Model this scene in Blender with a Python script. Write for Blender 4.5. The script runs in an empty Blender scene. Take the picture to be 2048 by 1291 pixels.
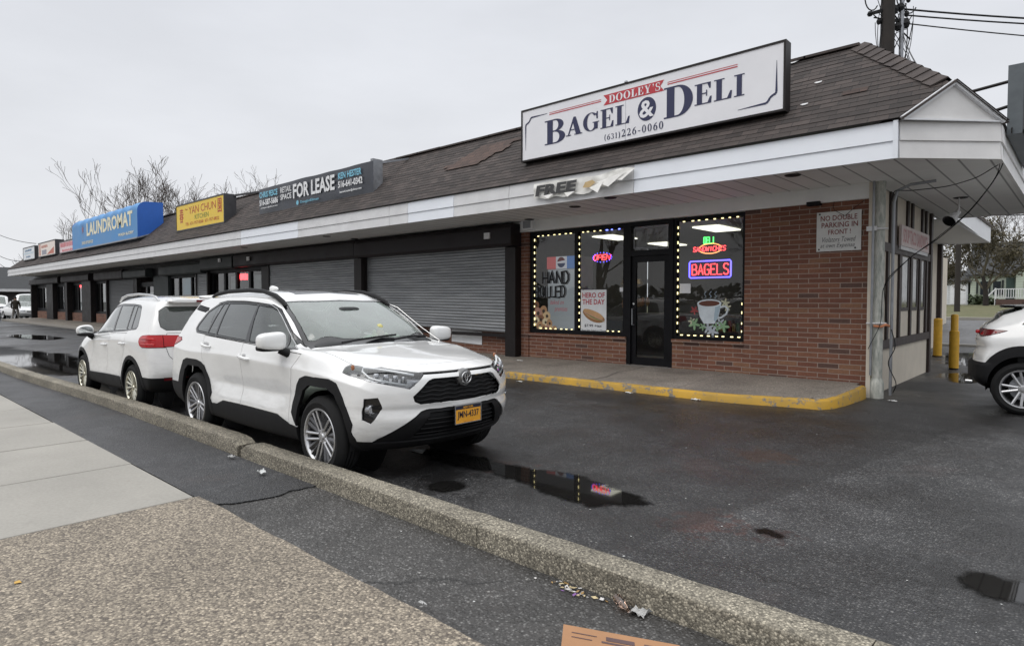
import bpy, bmesh, math, random
from mathutils import Vector, Matrix, noise
from math import sin, cos, pi, radians, sqrt, atan2, tan
random.seed(7)
SC = bpy.context.scene
COL = SC.collection

# ------------------------------------------------------------------ camera
YAW = radians(47.5)
FPX = 1261.0
PITCH = math.atan((645.5 - 601.0) / FPX)
cd = bpy.data.cameras.new("camera")
cam = bpy.data.objects.new("camera", cd)
COL.objects.link(cam)
cd.sensor_width = 36.0
cd.lens = FPX / 2048.0 * 36.0
cd.clip_end = 3000.0
cam.location = (0, 0, 1.48)
cam.rotation_euler = (pi / 2 - PITCH, 0, pi / 2 - YAW)
SC.camera = cam

# ------------------------------------------------------------------ world: overcast
SUN_EL, SUN_AZ = radians(52), radians(200)
W = bpy.data.worlds.new("World")
SC.world = W
W.use_nodes = True
wn, wl = W.node_tree.nodes, W.node_tree.links
wn.clear()
wo = wn.new("ShaderNodeOutputWorld")
bg = wn.new("ShaderNodeBackground")
sky = wn.new("ShaderNodeTexSky")
sky.sky_type = 'NISHITA'
sky.sun_disc = False
sky.sun_elevation = SUN_EL
sky.sun_rotation = SUN_AZ
sky.air_density = 1.0
sky.dust_density = 4.0
bg.inputs[1].default_value = 0.1
# cloud layer: a grey overcast dome, brighter overhead than near the horizon
tc = wn.new("ShaderNodeTexCoord")
sep = wn.new("ShaderNodeSeparateXYZ")
wl.new(tc.outputs["Generated"], sep.inputs[0])
rmp = wn.new("ShaderNodeValToRGB")
el = rmp.color_ramp.elements
el[0].position = 0.0
el[0].color = (6.35, 6.45, 6.65, 1)
el[1].position = 0.12
el[1].color = (6.1, 6.2, 6.45, 1)
for p_, c_ in ((0.42, (5.85, 6.0, 6.35, 1)), (0.62, (9.5, 9.7, 10.0, 1)), (1.0, (14.5, 14.7, 15.0, 1))):
    e_ = el.new(p_)
    e_.color = c_
wl.new(sep.outputs[2], rmp.inputs[0])
cl = wn.new("ShaderNodeTexNoise")
cl.inputs["Scale"].default_value = 2.6
cl.inputs["Detail"].default_value = 5
cl.inputs["Roughness"].default_value = 0.55
mp = wn.new("ShaderNodeMapping")
mp.inputs["Scale"].default_value = (1, 1, 3.2)
wl.new(tc.outputs["Generated"], mp.inputs[0])
wl.new(mp.outputs[0], cl.inputs[0])
cr = wn.new("ShaderNodeMapRange")
cr.inputs[1].default_value = 0.3
cr.inputs[2].default_value = 0.7
cr.inputs[3].default_value = 0.95
cr.inputs[4].default_value = 1.06
wl.new(cl.outputs[0], cr.inputs[0])
mulc = wn.new("ShaderNodeMix")
mulc.data_type = 'RGBA'
mulc.blend_type = 'MULTIPLY'
mulc.inputs[0].default_value = 1.0
wl.new(rmp.outputs[0], mulc.inputs[6])
wl.new(cr.outputs[0], mulc.inputs[7])
mixs = wn.new("ShaderNodeMix")
mixs.data_type = 'RGBA'
mixs.inputs[0].default_value = 0.94
wl.new(sky.outputs[0], mixs.inputs[6])
wl.new(mulc.outputs[2], mixs.inputs[7])
wl.new(mixs.outputs[2], bg.inputs[0])
wl.new(bg.outputs[0], wo.inputs[0])

sd = bpy.data.lights.new("sun", 'SUN')
sd.energy = 0.6
sd.angle = radians(40)
sd.color = (1.0, 0.97, 0.93)
so = bpy.data.objects.new("sun", sd)
COL.objects.link(so)
so.location = (0, -10, 40)
so.rotation_euler = (pi / 2 - SUN_EL, 0, radians(-25))
SC.view_settings.view_transform = 'Standard'
SC.view_settings.look = 'None'
SC.view_settings.gamma = 1.0
SC.view_settings.use_curve_mapping = False
SC.view_settings.exposure = 0.42
SC.cycles.max_bounces = 8
SC.cycles.transparent_max_bounces = 16
SC.cycles.use_denoising = True

# ------------------------------------------------------------------ naming
def tag(o, label=None, cat=None, group=None, kind=None):
    if label: o["label"] = label
    if cat: o["category"] = cat
    if group: o["group"] = group
    if kind: o["kind"] = kind
    return o

def empty(name, loc, label=None, cat=None, group=None, rz=0.0):
    o = bpy.data.objects.new(name, None)
    COL.objects.link(o)
    o.location = loc
    o.rotation_euler = (0, 0, rz)
    o.empty_display_size = 0.2
    return tag(o, label, cat, group)

def root_loc(o):
    v = Vector((0, 0, 0))
    while o is not None:
        v += o.location
        o = o.parent
    return v

# ------------------------------------------------------------------ mesh collector
class MB:
    def __init__(self):
        self.v, self.f, self.m, self.uv = [], [], [], {}
        self.cm = 0
    def face(self, pts, mat=None):
        b = len(self.v)
        self.v += [tuple(p) for p in pts]
        self.f.append(tuple(range(b, b + len(pts))))
        self.m.append(self.cm if mat is None else mat)
        return self
    def mesh(self, vs, fs, mat=None):
        b = len(self.v)
        self.v += [tuple(p) for p in vs]
        for f in fs:
            self.f.append(tuple(i + b for i in f))
            self.m.append(self.cm if mat is None else mat)
        return self
    def box(self, x0, y0, z0, x1, y1, z1, mat=None):
        vs = [(x0, y0, z0), (x1, y0, z0), (x1, y1, z0), (x0, y1, z0), (x0, y0, z1), (x1, y0, z1), (x1, y1, z1), (x0, y1, z1)]
        fs = [(0, 3, 2, 1), (4, 5, 6, 7), (0, 1, 5, 4), (1, 2, 6, 5), (2, 3, 7, 6), (3, 0, 4, 7)]
        return self.mesh(vs, fs, mat)
    def obox(self, c, u, v, w, mat=None):
        c, u, v, w = Vector(c), Vector(u), Vector(v), Vector(w)
        vs = [c + a * u + b * v + d * w for d in (-1, 1) for b in (-1, 1) for a in (-1, 1)]
        fs = [(0, 2, 3, 1), (4, 5, 7, 6), (0, 1, 5, 4), (1, 3, 7, 5), (3, 2, 6, 7), (2, 0, 4, 6)]
        return self.mesh(vs, fs, mat)
    def bar(self, a, b, w, h=None, mat=None):
        a, b = Vector(a), Vector(b)
        h = w if h is None else h
        d = (b - a)
        t = d.normalized()
        up = Vector((0, 0, 1)) if abs(t.z) < 0.95 else Vector((0, 1, 0))
        s = t.cross(up).normalized()
        u = s.cross(t)
        return self.obox((a + b) / 2, d / 2, s * w / 2, u * h / 2, mat)
    def prism(self, poly, fa, fb, mat=None):
        n = len(poly)
        vs = [fa(*p) for p in poly] + [fb(*p) for p in poly]
        fs = [tuple(range(n - 1, -1, -1)), tuple(range(n, 2 * n))] + [(i, (i + 1) % n, n + (i + 1) % n, n + i) for i in range(n)]
        return self.mesh(vs, fs, mat)
    def tube(self, path, r, n=6, cap=True, mat=None):
        P = [Vector(p) for p in path]
        R = r if isinstance(r, (list, tuple)) else [r] * len(P)
        vs, fs = [], []
        prev = None
        for i, p in enumerate(P):
            t = (P[min(i + 1, len(P) - 1)] - P[max(i - 1, 0)])
            t = t.normalized() if t.length > 1e-9 else Vector((0, 0, 1))
            if prev is None:
                a = Vector((0, 0, 1)) if abs(t.z) < 0.9 else Vector((1, 0, 0))
                s = t.cross(a).normalized()
            else:
                s = (prev - t * prev.dot(t))
                s = s.normalized() if s.length > 1e-6 else t.orthogonal().normalized()
            prev = s
            u = t.cross(s)
            for k in range(n):
                an = 2 * pi * k / n
                vs.append(p + (s * cos(an) + u * sin(an)) * R[i])
        for i in range(len(P) - 1):
            for k in range(n):
                fs.append((i * n + k, i * n + (k + 1) % n, (i + 1) * n + (k + 1) % n, (i + 1) * n + k))
        if cap:
            fs.append(tuple(range(n - 1, -1, -1)))
            fs.append(tuple(range((len(P) - 1) * n, len(P) * n)))
        return self.mesh(vs, fs, mat)
    def lathe(self, prof, c=(0, 0, 0), ax='z', n=24, mat=None, close=False):
        vs, fs = [], []
        for (r, h) in prof:
            for k in range(n):
                a = 2 * pi * k / n
                p = {'z': (r * cos(a), r * sin(a), h), 'y': (r * cos(a), h, r * sin(a)), 'x': (h, r * cos(a), r * sin(a))}[ax]
                vs.append((p[0] + c[0], p[1] + c[1], p[2] + c[2]))
        m = len(prof)
        for i in range(m if close else m - 1):
            j = (i + 1) % m
            for k in range(n):
                q = (i * n + k, i * n + (k + 1) % n, j * n + (k + 1) % n, j * n + k)
                fs.append(q if ax != 'y' else q[::-1])
        return self.mesh(vs, fs, mat)
    def ball(self, c, r, n=10, mat=None, s=(1, 1, 1)):
        m = max(4, n // 2)
        vs, fs = [], []
        for i in range(m + 1):
            th = pi * i / m
            for k in range(n):
                a = 2 * pi * k / n
                vs.append((c[0] + r * s[0] * sin(th) * cos(a), c[1] + r * s[1] * sin(th) * sin(a), c[2] + r * s[2] * cos(th)))
        for i in range(m):
            for k in range(n):
                fs.append((i * n + k, (i + 1) * n + k, (i + 1) * n + (k + 1) % n, i * n + (k + 1) % n))
        return self.mesh(vs, fs, mat)
    def build(self, name, mat, parent=None, local=False, smooth=False, bevel=0.0, angle=35, fix=False):
        me = bpy.data.meshes.new(name)
        off = Vector((0, 0, 0)) if (parent is None or local) else root_loc(parent)
        me.from_pydata([(v[0] - off.x, v[1] - off.y, v[2] - off.z) for v in self.v], [], self.f)
        mats = mat if isinstance(mat, (list, tuple)) else [mat]
        for m in mats: me.materials.append(m)
        if len(mats) > 1:
            me.polygons.foreach_set("material_index", self.m)
        if fix or bevel or smooth:
            bm = bmesh.new(); bm.from_mesh(me)
            bmesh.ops.remove_doubles(bm, verts=bm.verts, dist=1e-5)
            if fix: bmesh.ops.recalc_face_normals(bm, faces=bm.faces)
            bm.to_mesh(me); bm.free()
        me.validate()
        if smooth:
            me.polygons.foreach_set("use_smooth", [True] * len(me.polygons))
            me.set_sharp_from_angle(angle=radians(angle))
        o = bpy.data.objects.new(name, me)
        COL.objects.link(o)
        o.parent = parent
        if bevel:
            b = o.modifiers.new("bevel", 'BEVEL')
            b.width = bevel; b.segments = 2; b.limit_method = 'ANGLE'; b.angle_limit = radians(40)
        return o

def struct(o): return tag(o, kind="structure")

# ------------------------------------------------------------------ materials
def srgb(r, g, b):
    f = lambda c: (c / 255 / 12.92) if c / 255 <= 0.04045 else ((c / 255 + 0.055) / 1.055) ** 2.4
    return (f(r), f(g), f(b))

class NT:
    def __init__(self, name):
        self.mat = bpy.data.materials.new(name)
        self.mat.use_nodes = True
        self.n, self.l = self.mat.node_tree.nodes, self.mat.node_tree.links
        self.b = self.n["Principled BSDF"]
        self.out = self.n["Material Output"]
    def add(self, t, **kw):
        x = self.n.new("ShaderNode" + t)
        for k, v in kw.items(): setattr(x, k, v)
        return x
    def link(self, a, b): self.l.new(a, b)
    def coord(self, kind="Object", scale=None, rot=None, loc=None):
        t = self.add("TexCoord")
        o = t.outputs[kind]
        if scale or rot or loc:
            m = self.add("Mapping")
            if scale: m.inputs["Scale"].default_value = scale
            if rot: m.inputs["Rotation"].default_value = rot
            if loc: m.inputs["Location"].default_value = loc
            self.link(o, m.inputs[0]); o = m.outputs[0]
        return o
    def noise(self, vec, scale, detail=4, rough=0.55):
        x = self.add("TexNoise")
        x.inputs["Scale"].default_value = scale
        x.inputs["Detail"].default_value = detail
        x.inputs["Roughness"].default_value = rough
        if vec is not None: self.link(vec, x.inputs["Vector"])
        return x.outputs[0]
    def rng(self, val, a, b, c, d, clamp=True):
        x = self.add("MapRange"); x.clamp = clamp
        for i, q in enumerate((a, b, c, d)): x.inputs[i + 1].default_value = q
        self.link(val, x.inputs[0])
        return x.outputs[0]
    def mix(self, fac, a, b, mode='MIX'):
        x = self.add("Mix", data_type='RGBA', blend_type=mode)
        for i, q in ((0, fac), (6, a), (7, b)):
            if isinstance(q, (int, float)): x.inputs[i].default_value = q if i == 0 else (q, q, q, 1)
            elif isinstance(q, tuple): x.inputs[i].default_value = (*q[:3], 1)
            else: self.link(q, x.inputs[i])
        return x.outputs[2]
    def math(self, op, a, b=None, c=None):
        x = self.add("Math", operation=op)
        for i, q in enumerate((a, b, c)):
            if q is None: continue
            if isinstance(q, (int, float)): x.inputs[i].default_value = q
            else: self.link(q, x.inputs[i])
        return x.outputs[0]
    def set(self, **kw):
        for k, v in kw.items():
            i = self.b.inputs[k.replace("_", " ")]
            if isinstance(v, tuple): i.default_value = (*v[:3], 1) if len(i.default_value) == 4 else v
            elif isinstance(v, (int, float)): i.default_value = v
            else: self.link(v, i)
        return self
    def bump(self, h, strength=0.3, dist=0.01):
        x = self.add("Bump")
        x.inputs["Strength"].default_value = strength
        x.inputs["Distance"].default_value = dist
        self.link(h, x.inputs["Height"])
        self.link(x.outputs[0], self.b.inputs["Normal"])
        return self

def plain(name, col, rough=0.5, metal=0.0, var=0.12, scale=6.0, bump=0.0, coat=0.0, spec=0.5):
    """solid colour with soft procedural wear"""
    t = NT(name)
    v = t.coord()
    n = t.noise(v, scale, 5, 0.6)
    k = t.rng(n, 0.3, 0.7, 1 - var, 1 + var)
    t.set(Base_Color=t.mix(1.0, col, k, 'MULTIPLY'), Metallic=metal)
    t.set(Roughness=t.rng(n, 0.25, 0.75, max(0.02, rough - 0.08), min(1, rough + 0.08)))
    t.b.inputs["Specular IOR Level"].default_value = spec
    if coat: t.set(Coat_Weight=coat, Coat_Roughness=0.04)
    if bump: t.bump(t.noise(v, scale * 8, 3), bump, 0.01)
    return t.mat

def emit(name, col, strength, base=(0.02, 0.02, 0.02)):
    t = NT(name)
    t.set(Base_Color=base, Emission_Color=col, Emission_Strength=strength, Roughness=0.4)
    return t.mat

def glass(name, tint=(0.9, 0.93, 0.92), ior=1.5, refl=1.0, rough=0.0, sky_sheen=0.0, double=1.8):
    t = NT(name)
    t.n.remove(t.b)
    tr = t.add("BsdfTransparent"); tr.inputs[0].default_value = (*tint, 1)
    gl = t.add("BsdfGlossy"); gl.inputs[0].default_value = (refl, refl, refl, 1); gl.inputs["Roughness"].default_value = rough
    fr = t.add("Fresnel"); fr.inputs[0].default_value = ior
    # two faces of a pane reflect: double the fresnel term
    d = t.math('MULTIPLY', fr.outputs[0], double)
    d = t.math('MINIMUM', d, 1.0)
    mx = t.add("MixShader")
    t.link(d, mx.inputs[0]); t.link(tr.outputs[0], mx.inputs[1]); t.link(gl.outputs[0], mx.inputs[2])
    last = mx.outputs[0]
    if sky_sheen:       # pale dusty film that paints the sky's sheen into the pane colour
        df = t.add("BsdfDiffuse"); df.inputs[0].default_value = (.56, .66, .60, 1)
        m2 = t.add("MixShader")
        t.link(t.rng(t.noise(t.coord(), 4.0, 5, .6), .3, .7, sky_sheen * .7, sky_sheen * 1.3), m2.inputs[0])
        t.link(last, m2.inputs[1]); t.link(df.outputs[0], m2.inputs[2]); last = m2.outputs[0]
    t.link(last, t.out.inputs[0])
    return t.mat

def asphalt(name, base=0.045, stone=0.17, wet=0.5, scale=1.0, tint=(1.0, 1.0, 1.04), wet_scale=0.35, bumps=0.5, patch=0.3, marks=None):
    """rolled asphalt: pale chippings in dark binder, damp areas darker and glossier, faint rust tints"""
    t = NT(name)
    v = t.coord()
    vo = t.add("TexVoronoi"); vo.inputs["Scale"].default_value = 88 * scale
    t.link(v, vo.inputs["Vector"])
    fine = t.rng(vo.outputs["Distance"], 0.15, 0.60, 1.0, 0.0)
    cellc = t.add("SeparateColor"); t.link(vo.outputs["Color"], cellc.inputs[0])
    sel = t.rng(cellc.outputs[0], 0.35, 1.0, 0.0, 1.0)
    f = t.math('MULTIPLY', fine, sel)
    vo2 = t.add("TexVoronoi"); vo2.inputs["Scale"].default_value = 30 * scale
    t.link(v, vo2.inputs["Vector"])
    c2 = t.add("SeparateColor"); t.link(vo2.outputs["Color"], c2.inputs[0])
    spark = t.math('MULTIPLY', t.rng(vo2.outputs["Distance"], 0.05, 0.22, 1.0, 0.0), t.rng(c2.outputs[1], 0.80, 0.86, 0.0, 1.0))
    big = t.noise(v, 0.55, 6, 0.62)
    mid = t.noise(v, 3.0, 7, 0.72)
    grit = t.noise(v, 38, 4, 0.75)
    c0 = tuple(base * q for q in tint); c1 = tuple(stone * q for q in (1.02, 1.0, 0.97))
    c = t.mix(f, c0, c1)
    c = t.mix(t.math('MULTIPLY', spark, 0.6), c, tuple(min(0.6, stone * 2.2 * q) for q in (1.0, .98, .93)))
    c = t.mix(1.0, c, t.rng(grit, 0.32, 0.68, 0.55, 1.45), 'MULTIPLY')
    c = t.mix(1.0, c, t.rng(big, 0.35, 0.68, 1 - patch, 1 + patch), 'MULTIPLY')
    c = t.mix(1.0, c, t.rng(mid, 0.3, 0.7, 0.70, 1.30), 'MULTIPLY')
    rn = t.noise(t.coord(loc=(3.7, 9.1, 0)), 0.9, 5, 0.7)
    c = t.mix(t.rng(rn, 0.58, 0.74, 0.0, 0.35), c, (base * 1.9, base * 1.1, base * 0.9))
    wn_ = t.noise(v, wet_scale, 5, 0.65)
    wm = t.rng(wn_, 0.42, 0.60, 0.0, 1.0)
    if marks:
        for m_ in marks:
            g_ = t.add("VectorMath", operation='DISTANCE'); t.link(v, g_.inputs[0]); g_.inputs[1].default_value = m_[0]
            nz = t.noise(t.coord(loc=m_[0]), m_[4], 5, 0.7)
            d = t.math('SUBTRACT', t.rng(g_.outputs["Value"], 0, m_[1], 1, 0), t.rng(nz, 0.3, 0.7, 0, 0.9))
            k = t.rng(d, 0.0, 0.25, 0, m_[3])
            c = t.mix(k, c, m_[2])
    # older, damper lane beside the walk ends along a ragged seam
    if marks is not None:
        sp = t.add("SeparateXYZ"); t.link(v, sp.inputs[0])
        e = t.math('ADD', t.math('MULTIPLY', sp.outputs[0], -1.0), t.math('MULTIPLY', sp.outputs[1], 0.195))   # grows to the left of the seam
        e = t.math('ADD', e, t.math('MULTIPLY', t.math('SUBTRACT', mid, 0.5), 0.35))
        k = t.math('MULTIPLY', t.rng(e, 2.72, 2.78, 0, 1), t.rng(e, 2.8, 7.5, 1, 0.25))
        k = t.math('MULTIPLY', k, t.rng(sp.outputs[1], 3.2, 3.6, 0, 1))
        c = t.mix(t.math('MULTIPLY', k, 0.55), c, (0.010, 0.0095, 0.0095))
    ce = t.add("TexVoronoi", feature='DISTANCE_TO_EDGE'); ce.inputs["Scale"].default_value = 0.42
    wob_ = t.add("TexNoise"); wob_.inputs["Scale"].default_value = 2.2; wob_.inputs["Detail"].default_value = 6; t.link(v, wob_.inputs["Vector"])
    ws_ = t.add("VectorMath", operation='SCALE'); ws_.inputs["Scale"].default_value = 0.55; t.link(wob_.outputs["Color"], ws_.inputs[0])
    wa_ = t.add("VectorMath", operation='ADD'); t.link(v, wa_.inputs[0]); t.link(ws_.outputs[0], wa_.inputs[1]); t.link(wa_.outputs[0], ce.inputs["Vector"])
    crack = t.math('MULTIPLY', t.rng(ce.outputs["Distance"], 0.0, 0.006, 1, 0), t.rng(t.noise(t.coord(loc=(1.3, 4.4, 0)), 0.6, 3), 0.46, 0.56, 0, 0.85))
    c = t.mix(crack, c, (0.006, 0.006, 0.006))
    c = t.mix(t.math('MULTIPLY', wm, 0.55 * wet), c, (0.012, 0.0115, 0.0115))
    t.set(Base_Color=c, Roughness=t.math('ADD', t.rng(wm, 0, 1, 0.58, 0.58 - 0.30 * wet), t.rng(grit, 0.3, 0.7, -0.08, 0.08)))
    h = t.math('ADD', t.math('ADD', t.math('MULTIPLY', fine, 0.6), t.math('MULTIPLY', mid, 0.6)), t.math('MULTIPLY', grit, 0.7))
    t.bump(h, bumps, 0.008)
    return t.mat

def aggregate(name, dark, light, scale=70, wash=0.35, rough=0.75, bumps=0.6):
    t = NT(name)
    v = t.coord()
    vo = t.add("TexVoronoi"); vo.inputs["Scale"].default_value = scale
    wv = t.add("VectorMath", operation='ADD')
    nz = t.add("TexNoise"); nz.inputs["Scale"].default_value = scale * 0.8
    t.link(v, nz.inputs["Vector"])
    sc_ = t.add("VectorMath", operation='SCALE'); sc_.inputs["Scale"].default_value = 0.012
    t.link(nz.outputs["Color"], sc_.inputs[0]); t.link(v, wv.inputs[0]); t.link(sc_.outputs[0], wv.inputs[1])
    t.link(wv.outputs[0], vo.inputs["Vector"])
    s = t.add("SeparateColor"); t.link(vo.outputs["Color"], s.inputs[0])
    c = t.mix(s.outputs[0], dark, light)
    c = t.mix(t.rng(s.outputs[1], 0.72, 0.95, 0, 0.8), c, tuple(min(1, q * 1.6) for q in light))
    e = t.rng(vo.outputs["Distance"], 0.25, 0.75, 0.0, 0.6)
    c = t.mix(e, c, tuple(q * 0.55 for q in dark))
    n = t.noise(v, 1.1, 5, 0.6)
    c = t.mix(1.0, c, t.rng(n, 0.3, 0.7, 1 - wash, 1 + wash), 'MULTIPLY')
    t.set(Base_Color=c, Roughness=rough)
    t.bump(t.rng(vo.outputs["Distance"], 0, 0.8, 1, 0), bumps, 0.006)
    return t.mat

def concrete(name, col, var=0.14, spots=True, rough=0.7):
    t = NT(name)
    v = t.coord()
    n1 = t.noise(v, 0.9, 6, 0.6); n2 = t.noise(v, 40, 4, 0.7); n3 = t.noise(v, 7, 5, 0.6)
    c = t.mix(1.0, col, t.rng(n1, 0.3, 0.7, 1 - var, 1 + var), 'MULTIPLY')
    c = t.mix(1.0, c, t.rng(n2, 0.3, 0.7, 0.9, 1.1), 'MULTIPLY')
    c = t.mix(t.rng(n3, 0.62, 0.75, 0, 0.25), c, tuple(q * 0.55 for q in col))
    t.set(Base_Color=c, Roughness=rough)
    t.bump(n2, 0.15, 0.004)
    return t.mat

def brick(name, axis='x', bw=0.315, bh=0.080):
    t = NT(name)
    tcn = t.add("TexCoord"); sp = t.add("SeparateXYZ"); t.link(tcn.outputs["Object"], sp.inputs[0])
    cb = t.add("CombineXYZ")
    t.link(sp.outputs[0 if axis == 'x' else 1], cb.inputs[0]); t.link(sp.outputs[2], cb.inputs[1])
    br = t.add("TexBrick")
    br.inputs["Scale"].default_value = 1.0
    br.inputs["Brick Width"].default_value = bw
    br.inputs["Row Height"].default_value = bh
    br.inputs["Mortar Size"].default_value = 0.0075
    br.inputs["Mortar Smooth"].default_value = 0.25
    br.inputs["Bias"].default_value = 0.0
    br.inputs["Color1"].default_value = (0, 0, 0, 1); br.inputs["Color2"].default_value = (1, 1, 1, 1); br.inputs["Mortar"].default_value = (0.5, 0.5, 0.5, 1)
    t.link(cb.outputs[0], br.inputs["Vector"])
    rp = t.add("ValToRGB")
    rp.color_ramp.interpolation = 'CONSTANT'
    E = rp.color_ramp.elements
    cols = [(0.0, (0.100, 0.052, 0.040)), (0.05, (0.155, 0.062, 0.038)), (0.27, (0.175, 0.070, 0.041)), (0.48, (0.190, 0.077, 0.045)), (0.68, (0.165, 0.063, 0.039)), (0.80, (0.205, 0.088, 0.050)), (0.93, (0.225, 0.110, 0.062))]
    E[0].position = 0; E[0].color = (*cols[0][1], 1)
    E[1].position = cols[1][0]; E[1].color = (*cols[1][1], 1)
    for p, c in cols[2:]:
        e = E.new(p); e.color = (*c, 1)
    t.link(br.outputs["Color"], rp.inputs[0])
    n = t.noise(tcn.outputs["Object"], 30, 4, 0.7)
    n2 = t.noise(tcn.outputs["Object"], 0.9, 4, 0.6)
    c = t.mix(1.0, rp.outputs[0], t.rng(n, 0.3, 0.7, 0.8, 1.2), 'MULTIPLY')
    c = t.mix(br.outputs["Fac"], c, (0.30, 0.23, 0.19))
    c = t.mix(1.0, c, t.rng(n2, 0.3, 0.7, 0.85, 1.12), 'MULTIPLY')
    t.set(Base_Color=c, Roughness=0.78)
    h = t.math('SUBTRACT', t.math('MULTIPLY', n, 0.25), br.outputs["Fac"])
    t.bump(h, 0.6, 0.006)
    return t.mat

def shingle(name, cols, w=0.24, patch=None):
    """roof covering: UV in metres, u along the eave, v up the slope"""
    t = NT(name)
    tcn = t.add("TexCoord")
    br = t.add("TexBrick")
    br.inputs["Scale"].default_value = 1.0
    br.inputs["Brick Width"].default_value = w; br.inputs["Row Height"].default_value = 0.135
    br.inputs["Mortar Size"].default_value = 0.005; br.inputs["Mortar Smooth"].default_value = 0.1
    br.inputs["Color1"].default_value = (0, 0, 0, 1); br.inputs["Color2"].default_value = (1, 1, 1, 1); br.inputs["Mortar"].default_value = (0.3, 0.3, 0.3, 1)
    t.link(tcn.outputs["UV"], br.inputs["Vector"])
    c = t.mix(br.outputs["Color"], cols[0], cols[1])
    v = t.coord()
    gr = t.noise(v, 120, 3, 0.8); n2 = t.noise(v, 0.7, 5, 0.6); st = t.noise(t.coord(scale=(4, 4, 0.5)), 1.5, 4)
    c = t.mix(1.0, c, t.rng(gr, 0.3, 0.7, 0.75, 1.25), 'MULTIPLY')
    c = t.mix(1.0, c, t.rng(n2, 0.3, 0.7, 0.8, 1.2), 'MULTIPLY')
    c = t.mix(1.0, c, t.rng(st, 0.3, 0.7, 0.88, 1.12), 'MULTIPLY')
    c = t.mix(br.outputs["Fac"], c, (0.015, 0.013, 0.013))
    t.set(Base_Color=c, Roughness=0.85)
    t.bump(t.math('SUBTRACT', t.math('MULTIPLY', gr, 0.3), br.outputs["Fac"]), 0.5, 0.006)
    return t.mat

M = {}
RUST = (0.085, 0.030, 0.020)
M['asphalt'] = asphalt("lot_asphalt", 0.033, 0.20, 0.95, 0.8, patch=0.38, bumps=0.7, marks=[
    ((-1.95, 4.08, 0), .50, RUST, .55, 7.0), ((-2.3, 6.2, 0), .55, (0.09, 0.04, 0.018), .6, 8.0), ((-3.95, 4.2, 0), .5, RUST, .45, 6.0), ((-2.6, 5.4, 0), .7, RUST, .3, 5.0), ((-1.5, 4.16, 0), .3, (0.03, 0.012, 0.01), .8, 9.0),
    ((-3.2, 4.15, 0), 1.0, (.011, .0105, .0105), .85, 4.0), ((-4.5, 4.0, 0), 1.3, (.009, .0085, .0085), .9, 3.0), ((-3.9, 3.45, 0), .5, (.012, .011, .011), .8, 6.0), ((-.3, 4.2, 0), .75, (.013, .0125, .0125), .8, 6.0), ((-5.2, 8.2, 0), 1.6, (.013, .012, .012), .8, 2.0), ((-3.3, 8.4, 0), 1.3, (.013, .012, .012), .8, 2.0), ((-7.5, 8.2, 0), 1.6, (.013, .012, .012), .7, 2.0), ((-.6, 9.6, 0), 1.1, (.014, .013, .013), .8, 2.5), ((-1.2, 9.0, 0), 1.2, (.016, .015, .015), .7, 2.5)])  # rust and damp marks; under-car shade is also painted in at the SUV nose
M['asphalt_old'] = asphalt("old_asphalt", 0.054, 0.26, 0.3, 0.7, tint=(1.05, 1.0, .95), patch=0.3, bumps=1.0)
M['asphalt_new'] = asphalt("patch_asphalt", 0.038, 0.17, 0.4, 0.9, tint=(0.95, 0.97, 1.06), patch=0.25, bumps=1.0, wet_scale=0.9)
M['street'] = asphalt("street_asphalt", 0.11, 0.2, 0.5, 0.6)
M['aggregate'] = aggregate("exposed_aggregate", (0.112, 0.094, 0.077), (0.38, 0.325, 0.25), 78, 0.16, 0.75, 0.8)
M['kerb'] = aggregate("kerb_concrete", (0.105, 0.094, 0.074), (0.36, 0.325, 0.255), 95, 0.32, 0.8, 0.6)
M['walkslab'] = concrete("pavement_concrete", (0.30, 0.285, 0.255), 0.12)
M['shopwalk'] = aggregate("shop_walk_concrete", (0.15, 0.13, 0.11), (0.30, 0.27, 0.23), 80, 0.3, 0.7, 0.3)
M['white'] = plain("white_paint", (0.76, 0.77, 0.79), 0.5, var=0.05, scale=3)
M['soffit'] = plain("soffit_white", (0.80, 0.80, 0.79), 0.6, var=0.05, scale=2)
M['fascia_old'] = plain("weathered_white", (0.66, 0.66, 0.665), 0.6, var=0.07, scale=3)
M['cream'] = plain("cream_stucco", (0.62, 0.56, 0.47), 0.8, var=0.07, scale=3, bump=0.15)
M['brown'] = plain("brown_timber", (0.032, 0.02, 0.018), 0.6, var=0.2, scale=8)
M['dark'] = plain("dark_metal", (0.005, 0.005, 0.0065), 0.5, var=0.25, scale=5, spec=.2)
M['darkbrown'] = plain("dark_bronze", (0.013, 0.010, 0.010), 0.5, var=0.3, scale=4, spec=.3)
M['black'] = plain("black_plastic", (0.008, 0.008, 0.009), 0.55, var=0.2, scale=12, spec=.25)
M['rubber'] = plain("tyre_rubber", (0.012, 0.012, 0.0125), 0.8, var=0.25, scale=20, spec=.25)
M['chrome'] = plain("bright_metal", (0.62, 0.62, 0.62), 0.22, 1.0, var=0.06, scale=10)
M['alloy'] = plain("alloy_silver", (0.58, 0.58, 0.59), 0.3, 0.85, var=0.06, scale=10)
M['steel'] = plain("galvanised_steel", (0.30, 0.31, 0.33), 0.45, 0.6, var=0.15, scale=8)
M['brickx'] = brick("brick_front", 'x')
M['bricky'] = brick("brick_side", 'y')
M['glass'] = glass("shop_glass", (0.82, 0.86, 0.86), double=1.25)
M['red'] = plain("sign_red", srgb(186, 52, 62), 0.45, var=0.04)
M['navy'] = plain("sign_navy", srgb(38, 42, 78), 0.45, var=0.05)
M['signwhite'] = plain("sign_white", (0.80, 0.80, 0.83), 0.4, var=0.03, scale=1.5)
M['ink'] = plain("black_ink", (0.012, 0.012, 0.016), 0.5, var=0.1)
M['paper'] = plain("paper_white", (0.78, 0.79, 0.80), 0.6, var=0.05)
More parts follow.
